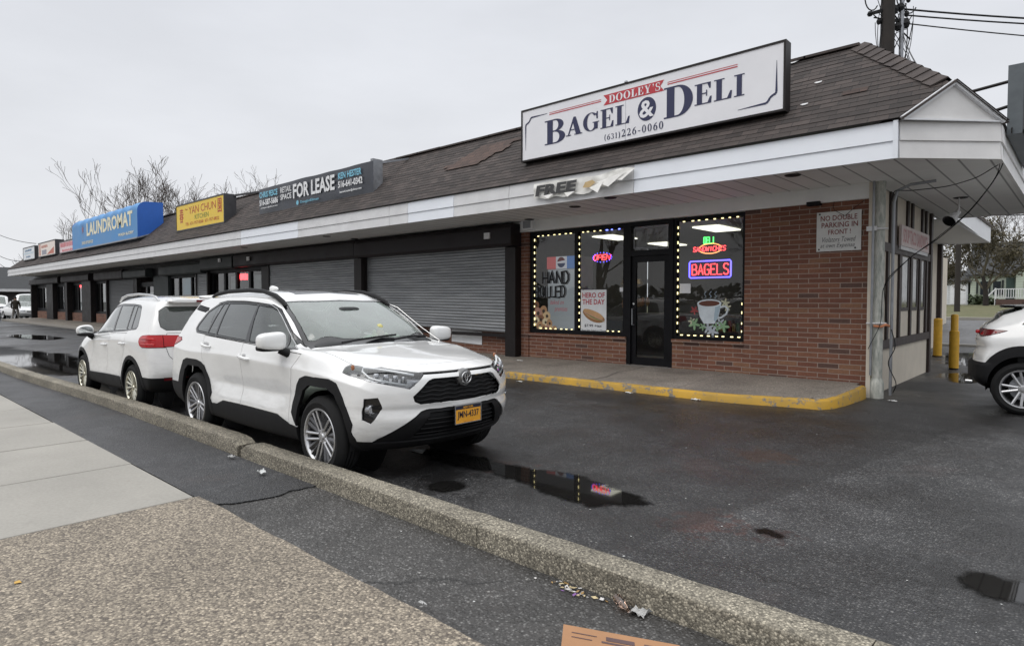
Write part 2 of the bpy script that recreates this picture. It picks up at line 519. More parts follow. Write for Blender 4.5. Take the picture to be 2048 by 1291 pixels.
M['wood'] = plain("pole_wood", (0.045, 0.033, 0.027), 0.85, var=0.3, scale=6, bump=0.4)
M['yellow'] = plain("bollard_yellow", srgb(214, 165, 50), 0.5, var=0.12, scale=9)
def kerb_yellow():
    t = NT("worn_yellow_paint")
    v = t.coord()
    n = t.noise(v, 6, 6, 0.65); n2 = t.noise(v, 1.3, 4); sp = t.add("SeparateXYZ"); t.link(v, sp.inputs[0])
    y = t.mix(t.rng(n2, 0.35, 0.65, 0, 1), srgb(196, 152, 44), srgb(160, 128, 52))
    c0 = t.mix(n, (0.10, 0.09, 0.075), (0.21, 0.19, 0.16))
    wear = t.math('ADD', t.math('ADD', n, t.math('MULTIPLY', t.math('SUBTRACT', t.noise(v, 24, 4, .7), .5), .35)), t.rng(sp.outputs[0], -24, -5, 0.30, -0.02))
    c = t.mix(t.rng(wear, 0.53, 0.62, 0, 1), y, c0)
    t.set(Base_Color=c, Roughness=0.6)
    t.bump(n, 0.4, 0.006)
    return t.mat
M['kerbyellow'] = kerb_yellow()
def water():
    """shallow water: the attribute "depth" fades to nothing at the shore, chippings break the edge"""
    t = NT("puddle_water")
    t.set(Base_Color=(0.010, 0.0095, 0.009), Roughness=0.03, IOR=1.33, Specular_IOR_Level=0.7)
    t.bump(t.noise(t.coord(), 3.0, 2), 0.015, 0.01)
    at = t.add("Attribute"); at.attribute_name = "depth"
    n = t.noise(t.coord(), 30, 4, .75); n2 = t.noise(t.coord(), 5, 4, .6)
    d = t.math('ADD', at.outputs["Fac"], t.math('ADD', t.math('MULTIPLY', t.math('SUBTRACT', n, .5), .9), t.math('MULTIPLY', t.math('SUBTRACT', n2, .5), .9)))
    tr = t.add("BsdfTransparent"); mx = t.add("MixShader")
    t.link(t.rng(d, .0, .62, 0, 1), mx.inputs[0]); t.link(tr.outputs[0], mx.inputs[1]); t.link(t.b.outputs[0], mx.inputs[2])
    t.link(mx.outputs[0], t.out.inputs[0])
    return t.mat
M['water'] = water()

# ------------------------------------------------------------------ lettering
def glyph_mesh(s, bold=0.0, ext=0.0, font_res=2, shear=0.0):
    cu = bpy.data.curves.new("lettering", 'FONT')
    cu.body = s
    cu.size = 1.0
    cu.offset = bold
    cu.resolution_u = font_res
    cu.shear = shear
    cu.extrude = 0
    o = bpy.data.objects.new("lettering", cu)
    COL.objects.link(o)
    dg = bpy.context.evaluated_depsgraph_get()
    me = bpy.data.meshes.new_from_object(o.evaluated_get(dg))
    vs = [v.co.copy() for v in me.vertices]
    fs = [tuple(p.vertices) for p in me.polygons]
    bpy.data.meshes.remove(me)
    bpy.data.objects.remove(o); bpy.data.curves.remove(cu)
    return vs, fs

def text_into(mb, s, org, u, v, x0, x1, y0, y1, bold=0.012, shear=0.0, mat=None, arc=0.0):
    """flat letters fitted to the rectangle [x0,x1] x [y0,y1] of the plane org + x*u + y*v"""
    vs, fs = glyph_mesh(s, bold, shear=shear)
    if not vs: return
    ax = min(q.x for q in vs); bx = max(q.x for q in vs); ay = min(q.y for q in vs); by = max(q.y for q in vs)
    org, u, v = Vector(org), Vector(u), Vector(v)
    P = []
    for q in vs:
        a = x0 + (q.x - ax) / (bx - ax) * (x1 - x0)
        b = y0 + (q.y - ay) / max(1e-6, by - ay) * (y1 - y0)
        P.append(org + u * a + v * b)
    mb.mesh(P, fs, mat)

# strokes for neon and hand lettering on a 1 x 1.4 cell
STROKE = {
 'A': [[(0, 0), (.5, 1.4), (1, 0)], [(.2, .5), (.8, .5)]],
 'B': [[(0, 0), (0, 1.4), (.7, 1.4), (.9, 1.2), (.9, .9), (.7, .72), (0, .72)], [(.7, .72), (1, .5), (1, .2), (.75, 0), (0, 0)]],
 'C': [[(1, 1.2), (.75, 1.4), (.25, 1.4), (0, 1.1), (0, .3), (.25, 0), (.75, 0), (1, .2)]],
 'D': [[(0, 0), (0, 1.4), (.6, 1.4), (1, 1.0), (1, .4), (.6, 0), (0, 0)]],
 'E': [[(1, 1.4), (0, 1.4), (0, 0), (1, 0)], [(0, .72), (.8, .72)]],
 'G': [[(1, 1.2), (.75, 1.4), (.25, 1.4), (0, 1.1), (0, .3), (.25, 0), (.75, 0), (1, .25), (1, .65), (.55, .65)]],
 'H': [[(0, 0), (0, 1.4)], [(1, 0), (1, 1.4)], [(0, .7), (1, .7)]],
 'I': [[(.5, 0), (.5, 1.4)]],
 'L': [[(0, 1.4), (0, 0), (1, 0)]],
 'N': [[(0, 0), (0, 1.4), (1, 0), (1, 1.4)]],
 'O': [[(.3, 0), (0, .3), (0, 1.1), (.3, 1.4), (.7, 1.4), (1, 1.1), (1, .3), (.7, 0), (.3, 0)]],
 'P': [[(0, 0), (0, 1.4), (.7, 1.4), (1, 1.2), (1, .85), (.7, .65), (0, .65)]],
 'R': [[(0, 0), (0, 1.4), (.7, 1.4), (1, 1.2), (1, .9), (.7, .7), (0, .7)], [(.5, .7), (1, 0)]],
 'S': [[(1, 1.2), (.75, 1.4), (.25, 1.4), (0, 1.15), (.1, .85), (.9, .55), (1, .25), (.75, 0), (.25, 0), (0, .2)]],
 'W': [[(0, 1.4), (.25, 0), (.5, 1.0), (.75, 0), (1, 1.4)]],
}
def stroke_text(mb, s, org, u, v, x0, x1, y0, y1, r, gap=0.35, n=5, jitter=0.0, slant=0.0):
    org, u, v = Vector(org), Vector(u), Vector(v)
    wid = len(s) + gap * (len(s) - 1)
    k = (x1 - x0) / wid
    for i, ch in enumerate(s):
        for pl_ in STROKE.get(ch, []):
            pts = []
            dx, dy = random.uniform(-jitter, jitter), random.uniform(-jitter, jitter)
            for (a, b) in pl_:
                X_ = x0 + (i * (1 + gap) + a) * k + dx + slant * b * k
                Y_ = y0 + b / 1.4 * (y1 - y0) + dy
                pts.append(org + u * X_ + v * Y_)
            mb.tube(pts, r, n)
# ================================================================== ground and paving
def sst(a, b, x):
    t = max(0.0, min(1.0, (x - a) / (b - a)))
    return t * t * (3 - 2 * t)

def lot_z(y, x=0.0):
    z = -0.06 * (1 - sst(4.6, 8.4, y))
    z += 0.62 * sst(25, 36, y) + 0.35 * sst(36, 66, y)
    return z

def grid_sheet(name, xs, ys, zf, mat):
    mb = MB()
    vs = [(x, y, zf(x, y)) for y in ys for x in xs]
    n = len(xs)
    fs = [(j * n + i, j * n + i + 1, (j + 1) * n + i + 1, (j + 1) * n + i) for j in range(len(ys) - 1) for i in range(n - 1)]
    mb.mesh(vs, fs)
    return struct(mb.build(name, mat, smooth=True))

def frange(a, b, n): return [a + (b - a) * i / n for i in range(n + 1)]

M['earth'] = plain("bare_earth", (0.045, 0.04, 0.03), 0.9, var=0.3, scale=0.4)
M['lawn'] = None
def lawn_mat():
    t = NT("winter_lawn")
    v = t.coord()
    n = t.noise(v, 1.2, 6, 0.65); n2 = t.noise(v, 14, 3)
    c = t.mix(t.rng(n, 0.35, 0.65, 0, 1), (0.075, 0.085, 0.03), (0.14, 0.125, 0.06))
    c = t.mix(1.0, c, t.rng(n2, 0.3, 0.7, 0.75, 1.25), 'MULTIPLY')
    t.set(Base_Color=c, Roughness=0.95)
    return t.mat
M['lawn'] = lawn_mat()

# terrain to the horizon
g = MB(); g.face([(-900, -900, -0.25), (900, -900, -0.25), (900, 900, -0.25), (-900, 900, -0.25)])
struct(g.build("ground", M['earth']))
# car park
grid_sheet("parking_lot", frange(-130, 20, 75), frange(2.72, 8.4, 24) + frange(8.8, 25.0, 24), lambda x, y: lot_z(y), M['asphalt'])
# side street and lawn beyond (rise gently away from the building)
grid_sheet("side_street", frange(-80, 60, 14), frange(25.0, 35.0, 12), lambda x, y: lot_z(y) + 0.004, M['street'])
mb = MB(); mb.box(-80, 24.72, -0.1, 60, 25.02, 0.075)
struct(mb.build("kerb_street", M['walkslab']))
grid_sheet("lawn", frange(-120, 90, 21), frange(35.0, 66.0, 12) + frange(70, 260, 10), lambda x, y: lot_z(y) + 0.1, M['lawn'])
mb = MB(); mb.prism([(34.8, lot_z(35) - 0.1), (35.25, lot_z(35) - 0.1), (35.25, lot_z(35) + 0.125), (34.8, lot_z(35) + 0.12)], lambda a, b: (-80, a, b), lambda a, b: (60, a, b))
struct(mb.build("kerb_lawn", M['walkslab'], fix=True))
# road in front of the shops (behind the viewer) and its far verge
grid_sheet("main_road", frange(-120, 60, 18), frange(-16, -3.5, 6), lambda x, y: -0.06, M['street'])
grid_sheet("far_verge", frange(-120, 60, 18), frange(-40, -16, 4), lambda x, y: 0.02, M['lawn'])

# exposed aggregate apron (near) - irregular joint with the asphalt strip
def wob(x, s=1.0, a=0.03): return a * (noise.noise(Vector((x * s, 3.1, 0.7))) )
apron = MB()
xs = frange(-4.95, 6.0, 110)
top = [(x, 1.885 + wob(x, 2.3, 0.014) + wob(x + 7, 17, .008), 0.0) for x in xs]
apron.face([(6.0, -3.4, 0.0), *[p for p in reversed(top)], (-4.95, -3.4, 0.0)])
struct(apron.build("apron", M['aggregate'], fix=True))
# concrete pavement slabs
NP = 0
for i in range(34):
    x1 = -4.975 - i * 1.445
    x0 = x1 - 1.425
    mb = MB(); mb.box(x0, -0.55, -0.1, x1, 1.86 + random.uniform(-0.012, 0.012), random.uniform(-0.003, 0.004))
    s = mb.build("pavement", M['walkslab'], bevel=0.008)
    struct(s)
mb = MB(); mb.box(-56, -3.4, -0.12, -4.98, -0.57, -0.012)
struct(mb.build("verge", M['aggregate']))
# asphalt strip between pavement and kerb: old part near, newer patch further on
strip = MB()
strip.face([(-56, -0.6, -0.02), (6, -0.6, -0.02), (6, 2.66, -0.02), (-56, 2.66, -0.02)])
struct(strip.build("strip", M['asphalt_old'], fix=True))
edge = [(-4.93, 1.845), (-4.80, 1.862), (-4.69, 1.90), (-4.62, 2.0), (-4.57, 2.15), (-4.55, 2.33), (-4.60, 2.45), (-4.57, 2.645)]
pt = []
for a, b in zip(edge[:-1], edge[1:]):
    for k in range(9):
        f_ = k / 9
        x, y = a[0] + (b[0] - a[0]) * f_, a[1] + (b[1] - a[1]) * f_
        pt.append((x + 0.03 * noise.noise(Vector((x * 9, y * 9, 1))), y + .02 * noise.noise(Vector((x * 30, y * 30, 4))), -0.0145))
pt.append((*edge[-1], -0.0145))
left = [(x, 1.868 + wob(x, 1.7, 0.012), -0.0145) for x in frange(-56, -4.98, 60)]
patch = MB(); patch.face(left + pt + [(-56, 2.645, -0.0145)])
po = patch.build("asphalt_patch", M['asphalt_new'], fix=True)
struct(po)
sol = po.modifiers.new("thick", 'SOLIDIFY'); sol.thickness = 0.006

# parking kerb stones: worn, chipped edges
def kerb_stone(x0, x1, y0, y1, zt, chip0=0.0, chip1=0.0, skew=0.0):
    mb = MB()
    n = max(6, int((x1 - x0) / 0.09))
    rings = []
    for i in range(n + 1):
        x = x0 + (x1 - x0) * i / n
        def j(k, a=0.010): return a * noise.noise(Vector((x * 7, k * 5.3, 2.0))) + 0.6 * a * noise.noise(Vector((x * 23, k * 3.7, 5.0)))
        drop = 0
        if chip0 and x - x0 < chip0: drop = (1 - (x - x0) / chip0) ** 2
        if chip1 and x1 - x < chip1: drop = max(drop, (1 - (x1 - x) / chip1) ** 2)
        sk = skew * (x - x0) / (x1 - x0)
        zt_ = zt - 0.05 * drop
        ring = [(y0 + j(1, .006), -0.12), (y0 + 0.002 + j(2, .006), zt_ - 0.022 + j(3, .006)), (y0 + 0.006 + j(10, 0.005), zt_ - 0.007), (y0 + 0.020 + j(4, .005), zt_ + j(5, .004)),
                (y1 - 0.10, zt_ + 0.003 + j(6, .004)), (y1 - 0.024 + j(7, .005), zt_ + j(8, .004)), (y1 - 0.004 + j(9, .006) - 0.05 * drop, zt_ - 0.022), (y1 + j(11, .006), -0.14)]
        rings.append([(x, a + sk, b) for a, b in ring])
    m = len(rings[0])
    vs = [p for r_ in rings for p in r_]
    fs = [(i * m + k, i * m + k + 1, (i + 1) * m + k + 1, (i + 1) * m + k) for i in range(n) for k in range(m - 1)]
    fs += [tuple(range(m)), tuple(n * m + k for k in reversed(range(m)))]
    mb.mesh(vs, fs)
    return struct(mb.build("kerb", M['kerb'], smooth=True, angle=50, fix=True))
kx = [-5.93, -4.80, -2.715, -0.6, 1.5, 3.6]
for a, b in zip(kx[:-1], kx[1:]):
    kerb_stone(a + 0.003, b - 0.003, 2.645, 2.845, 0.12, 0.07 if a == -5.93 else 0.0, 0.0)
kx = [-52, -46, -40, -34, -28, -23, -18.5, -14.6, -11.4, -8.6, -7.35, -6.065]
for a, b in zip(kx[:-1], kx[1:]):
    f0, f1 = (a + 6) / -10.0, (b + 6) / -10.0
    o0 = -0.22 * sst(0.2, 1.1, f0); o1 = -0.22 * sst(0.2, 1.1, f1)
    kerb_stone(a + 0.003, b - 0.003, 2.675 + o0, 2.885 + o0, 0.125, 0.0, 0.22 if b == -6.065 else 0.0, o1 - o0)

# shop walk: concrete with a yellow painted kerb
def walk_front(x):  # front edge of the walk
    return 8.80 + 0.28 * sst(-4.6, -2.65, x) ** 2
wx = frange(-58.9, -5.0, 90) + frange(-4.85, -2.66, 14)
front = [(x, walk_front(x)) for x in wx] + [(-2.56, 9.28), (-2.50, 9.7), (-2.47, 10.2), (-2.46, 10.62)]
walk = MB()
def wz(y): return 0.12 + (y - 8.8) * 0.042
for a, b in zip(front[:-1], front[1:]):
    if b[0] <= -2.6:
        walk.face([(a[0], a[1] + 0.14, wz(a[1] + .14)), (b[0], b[1] + 0.14, wz(b[1] + .14)), (b[0], 10.95, wz(10.95)), (a[0], 10.95, wz(10.95))])
walk.face([(-2.66, walk_front(-2.66) + .14, wz(9.2)), (-2.66, 10.95, wz(10.95)), (-2.60, 10.80, wz(10.8)), (-2.61, 10.2, wz(10.2)), (-2.64, 9.7, wz(9.7)), (-2.655, 9.36, wz(9.36))])
struct(walk.build("shop_walk", M['shopwalk'], fix=True))
kb = MB()
def kerb_ring(p, q, r_):
    # p current, q next/prev for the normal
    t = (Vector(q) - Vector(p)); t.normalize(); nrm = Vector((-t.y, t.x))
    j = lambda k, a=0.012: a * noise.noise(Vector((p[0] * 4, p[1] * 4, k)))
    o = lambda d: (p[0] + nrm.x * d, p[1] + nrm.y * d)
    z = wz(p[1])
    return [(*o(0.0 + j(1)), -0.1), (*o(0.012 + j(2)), z - 0.03 + j(3)), (*o(0.035), z - 0.004), (*o(0.075 + j(7, .02)), wz(p[1] + .07 * nrm.y)), (*o(0.15), wz(p[1] + 0.14 * nrm.y) + 0.002)]
rings = []
for i, p in enumerate(front):
    q = front[i + 1] if i + 1 < len(front) else (2 * p[0] - front[i - 1][0], 2 * p[1] - front[i - 1][1])
    rings.append(kerb_ring(p, q, 0))
m = 5
for kk in range(m - 1):
    kb.mesh([p for r_ in rings for p in r_], [(i * m + kk, i * m + kk + 1, (i + 1) * m + kk + 1, (i + 1) * m + kk) for i in range(len(rings) - 1)], 1 if kk == 3 else 0)
struct(kb.build("kerb_yellow", [M['kerbyellow'], M['shopwalk']], smooth=True, angle=50, fix=True))
# cracks in the walk: thin dark lines cut as narrow strips
ck = MB()
def crack(pts, w=0.007):
    for a, b in zip(pts[:-1], pts[1:]):
        d = Vector((b[0] - a[0], b[1] - a[1])); d.normalize(); n_ = Vector((-d.y, d.x)) * w
        ck.face([(a[0] - n_.x, a[1] - n_.y, wz(a[1]) + .004), (b[0] - n_.x, b[1] - n_.y, wz(b[1]) + .004), (b[0] + n_.x, b[1] + n_.y, wz(b[1]) + .004), (a[0] + n_.x, a[1] + n_.y, wz(a[1]) + .004)])
crack([(-6.28, 8.87), (-6.25, 9.3), (-6.33, 9.6), (-6.4, 9.9), (-6.3, 10.2), (-6.36, 10.75)])
crack([(-4.72, 8.87), (-4.70, 9.5), (-4.74, 10.1), (-4.71, 10.8)], 0.004)
for k in range(14):
    x = -9.0 - 3.1 * k
    crack([(x, 8.87), (x + .02, 10.8)], 0.005)
struct(ck.build("walk_joint", M['ink']))

# seam patch in the car park
ppts = [(-7.49, 7.9), (-5.2, 8.2), (-2.99, 8.24), (-2.8, 7.3), (-2.63, 6.35), (-2.45, 5.4), (-2.26, 4.68), (-2.12, 4.2), (-2.05, 3.43), (-2.3, 3.55), (-2.65, 3.66), (-3.1, 3.9), (-3.57, 4.41), (-5.0, 5.6)]
def ragged(pts, amp, step, seed, zf, scale=6.0):
    out = []
    n = len(pts)
    for i in range(n):
        a, b = Vector(pts[i]), Vector(pts[(i + 1) % n])
        k = max(1, int((b - a).length / step))
        for j in range(k):
            p = a + (b - a) * (j / k)
            d = amp * Vector((noise.noise(Vector((p.x * scale, p.y * scale, seed))), noise.noise(Vector((p.x * scale, p.y * scale, seed + 9)))))
            d += amp * 0.5 * Vector((noise.noise(Vector((p.x * scale * 4, p.y * scale * 4, seed))), noise.noise(Vector((p.x * scale * 4, p.y * scale * 4, seed + 9)))))
            p = p + d
            out.append((p.x, p.y, zf(p.y)))
    return out
def lot_fan(name, pts, amp, step, seed, dz, mat, scale=6.0):
    """water sheet on a fine grid, each point carrying its distance from the shore"""
    poly = [(p[0], p[1]) for p in ragged(pts, amp, max(step, .03), seed, lot_z, scale)]
    x0, x1 = min(p[0] for p in poly), max(p[0] for p in poly); y0, y1 = min(p[1] for p in poly), max(p[1] for p in poly)
    ax, ay = max(.03, (x1 - x0) / 70), max(.025, (y1 - y0) / 26)
    w = max(.05, .16 * min(x1 - x0, y1 - y0)) if x1 - x0 > .7 else .06
    nx, ny = int((x1 - x0 + 2 * w) / ax) + 2, int((y1 - y0 + 2 * w) / ay) + 2
    def sd(x, y):
        best = 1e9; ins = False; n = len(poly); j = n - 1
        for i in range(n):
            xi, yi = poly[i]; xj, yj = poly[j]
            if (yi > y) != (yj > y) and x < (xj - xi) * (y - yi) / (yj - yi) + xi: ins = not ins
            dx, dy = xj - xi, yj - yi
            q = max(0, min(1, ((x - xi) * dx + (y - yi) * dy) / max(1e-9, dx * dx + dy * dy)))
            best = min(best, (x - xi - q * dx) ** 2 + (y - yi - q * dy) ** 2); j = i
        return sqrt(best) * (1 if ins else -1)
    lev = max(lot_z(p[1]) for p in poly) + dz
    V = [(x0 - w + i * ax, y0 - w + j * ay) for j in range(ny) for i in range(nx)]
    D = [sd(*p) / w for p in V]
    F = [(j * nx + i, j * nx + i + 1, (j + 1) * nx + i + 1, (j + 1) * nx + i) for j in range(ny - 1) for i in range(nx - 1)]
    F = [f for f in F if max(D[k] for k in f) > -1.0]
    me = bpy.data.meshes.new(name)
    me.from_pydata([(x, y, lev) for x, y in V], [], F)
    at = me.attributes.new("depth", 'FLOAT', 'POINT')
    at.data.foreach_set("value", D)
    me.materials.append(mat)
    o = bpy.data.objects.new(name, me); COL.objects.link(o)
    return struct(o)
# standing water
lot_fan("puddle", [(-5.2, 4.15), (-4.6, 4.36), (-3.99, 4.34), (-3.76, 4.40), (-3.45, 4.46), (-3.2, 4.44), (-2.99, 4.41), (-2.6, 4.34), (-2.36, 4.2), (-2.5, 4.02), (-2.68, 3.84), (-3.02, 3.80), (-3.44, 3.90), (-3.9, 3.98), (-4.5, 3.9), (-5.1, 3.95)], 0.07, 0.02, 1.0, 0.004, M['water'], 8)
lot_fan("puddle", [(-4.04, 3.34), (-4.07, 3.5), (-4.0, 3.6), (-3.87, 3.62), (-3.76, 3.56), (-3.73, 3.42), (-3.79, 3.31), (-3.92, 3.28)], 0.015, 0.03, 2.0, 0.004, M['water'])
lot_fan("puddle", [(-0.56, 4.22), (-0.48, 4.40), (-0.36, 4.38), (-0.22, 4.40), (0.15, 4.5), (0.3, 4.2), (0.0, 4.02), (-0.25, 4.05), (-0.37, 4.05), (-0.49, 4.08)], 0.06, 0.02, 5.0, 0.004, M['water'], 9)
lot_fan("puddle", [(-30, 2.7), (-27.5, 3.4), (-26.4, 4.1), (-23.6, 4.5), (-21.3, 4.9), (-18.4, 4.6), (-16.2, 4.1), (-15.2, 3.6), (-15.6, 2.95), (-17.0, 2.75), (-18.2, 2.62), (-20.5, 2.58), (-24, 2.58)], 0.35, 0.12, 7.0, 0.004, M['water'], 1.6)
lot_fan("puddle", [(-14.6, 3.4), (-13.2, 3.7), (-11.8, 3.6), (-10.6, 3.3), (-10.2, 3.0), (-11.6, 2.9), (-13.2, 2.95)], 0.18, 0.08, 8.0, 0.004, M['water'], 2.5)
lot_fan("puddle", [(-36, 5.6), (-33, 6.6), (-29.5, 6.4), (-30, 5.5), (-33, 5.2)], 0.4, 0.15, 9.0, 0.004, M['water'], 1.2)
lot_fan("puddle", [(-1.66, 4.24), (-1.55, 4.30), (-1.40, 4.20), (-1.42, 4.12), (-1.58, 4.13)], 0.035, 0.015, 11.0, 0.004, M['water'], 14)
lot_fan("puddle", [(-2.0, 17.2), (-1.2, 18.6), (-2.0, 21.5), (-2.9, 22.4), (-3.0, 20.0), (-2.6, 18.0)], 0.3, 0.1, 13.0, 0.004, M['water'], 2)
lot_fan("puddle", [(-1.7, 13.6), (-1.2, 14.4), (-1.5, 15.6), (-2.1, 15.8), (-2.2, 14.6)], 0.2, 0.06, 14.0, 0.004, M['water'], 4)
# ================================================================== the row of shops
YW = 10.83            # shop fronts
YE = 9.10             # eave (fascia face)
ZS = 3.27             # soffit
XR = -2.50            # right-hand wall
bld = empty("shop_building", (-30, 11.0, 0), "long low brick shop row under a brown shingled mansard roof with white fascia", "building")
B = lambda mb, name, mat, **k: mb.build(name, mat, bld, **k)

# ---- brick piers and knee walls of the corner shop
for bx_ in ((-4.44, YW, 0, XR, YW + 0.22, 3.06),          # right pier
            (-5.83, YW + 0.03, 0, -4.44, YW + 0.24, 0.755),  # under the right window
            (-9.42, YW + 0.03, 0, -6.85, YW + 0.24, 0.745),  # under the left window
            (-9.93, YW, 0, -9.42, YW + 0.22, 3.06),
            (-15.60, YW + 0.05, 0, -9.95, YW + 0.26, 1.2)):  # under the shutter
    mb = MB(); mb.box(*bx_); B(mb, "brick_wall", M['brickx'])
for a, b in ((-58.3, -55.0), (-52.3, -49.3), (-48.9, -45.6), (-43.2, -40.5)):
    mb = MB(); mb.box(a, YW + 0.02, 0, b, YW + 0.22, 0.72); B(mb, "knee_wall", M['brickx'])
for a, b in ((-5.83, -4.44), (-9.42, -6.85)):        # rowlock sill course
    mb = MB(); mb.box(a, YW - 0.012, 0.70, b, YW + 0.03, 0.757); B(mb, "brick_sill", M['brickx'])
# ---- white bulkhead band over the shop fronts
mb = MB(); mb.box(-9.83, YW - 0.06, 3.035, XR + 0.02, YW + 0.2, ZS + 0.03)
B(mb, "bulkhead", M['soffit'])
mb = MB(); mb.box(-58.6, YW - 0.02, 2.62, -9.84, YW + 0.2, ZS + 0.03)
B(mb, "header_wall", M['dark'])

# ---- soffit with plank joints, cut back at the corner
ch0, ch1 = (-1.81, YE + .02), (-0.89, 10.05)
t_ = NT("plank_soffit")
v_ = t_.coord()
wv = t_.add("TexWave", wave_type='BANDS', bands_direction='X'); wv.inputs["Scale"].default_value = 1.05
t_.link(v_, wv.inputs[0])
ln = t_.rng(wv.outputs["Fac"], 0.0, 0.03, 1, 0)
nn = t_.noise(v_, 0.8, 5, 0.6)
cc = t_.mix(1.0, (0.80, 0.80, 0.79), t_.rng(nn, 0.3, 0.7, 0.9, 1.06), 'MULTIPLY')
t_.set(Base_Color=t_.mix(ln, cc, (0.25, 0.25, 0.25)), Roughness=0.6)
M['plank'] = t_.mat
mb = MB()
mb.face([(-58.0, YE + .02, ZS), (-58.0, YW + .05, ZS), (XR + .02, YW + .05, ZS), (ch1[0] - .02, YW + .05, ZS), (ch1[0] - .02, ch1[1], ZS), (ch0[0], ch0[1], ZS)])
mb.face([(XR - .02, YW + .05, ZS), (XR - .02, 16.6, ZS), (ch1[0] - .02, 16.6, ZS), (ch1[0] - .02, YW + .05, ZS)])
B(mb, "soffit", M['plank'])

# ---- fascia: two lapped boards, patched panels
def fascia_run(mb, p, q, mat=0, z0=ZS - 0.015, z1=3.715, zm=3.475, out=0.0):
    p, q = Vector(p), Vector(q)
    d = (q - p).normalized(); n = Vector((d.y, -d.x))
    def P(v, o, z): return (v.x + n.x * o, v.y + n.y * o, z)
    for a, b, o0, o1 in ((z0, zm, 0.030 + out, 0.012 + out), (zm, z1, 0.034 + out, 0.014 + out)):
        vs = [P(p, -0.02, a), P(q, -0.02, a), P(q, o0, a), P(p, o0, a), P(p, -0.02, b), P(q, -0.02, b), P(q, o1, b), P(p, o1, b)]
        mb.mesh(vs, [(0, 1, 2, 3), (7, 6, 5, 4), (3, 2, 6, 7), (1, 0, 4, 5), (0, 3, 7, 4), (2, 1, 5, 6)], mat)
ey = YE
segs = [(-57.9, -27.8, 1), (-27.79, -20.1, 1), (-20.09, -16.5, 0), (-16.49, -12.25, 1), (-12.24, -11.55, 1), (-11.54, -10.0, 0), (-9.99, -8.4, 1), (-8.39, -5.60, 1)]
mb = MB()
for a, b, k in segs: fascia_run(mb, (a, ey), (b, ey), k)
fascia_run(mb, (-5.59, ey), (ch0[0], ey), 0)
fascia_run(mb, ch0, ch1, 2)
fascia_run(mb, (ch1[0], ch1[1] + .01), (ch1[0], 16.62), 2)
fascia_run(mb, (ch1[0] - .02, 16.60), (XR, 16.60), 2)
M['fascia_new'] = plain("new_white_aluminium", (0.80, 0.83, 0.88), 0.35, var=0.03, scale=1)
M['fascia_end'] = plain("corner_white", (0.72, 0.71, 0.70), 0.5, var=0.08, scale=2)
B(mb, "fascia", [M['fascia_new'], M['fascia_old'], M['fascia_end']])
mb = MB()   # crimped corner flashing
mb.box(ch0[0] - 0.05, ey - 0.045, ZS - .02, ch0[0] + 0.005, ey - 0.02, 3.72)
B(mb, "corner_flashing", M['fascia_new'])

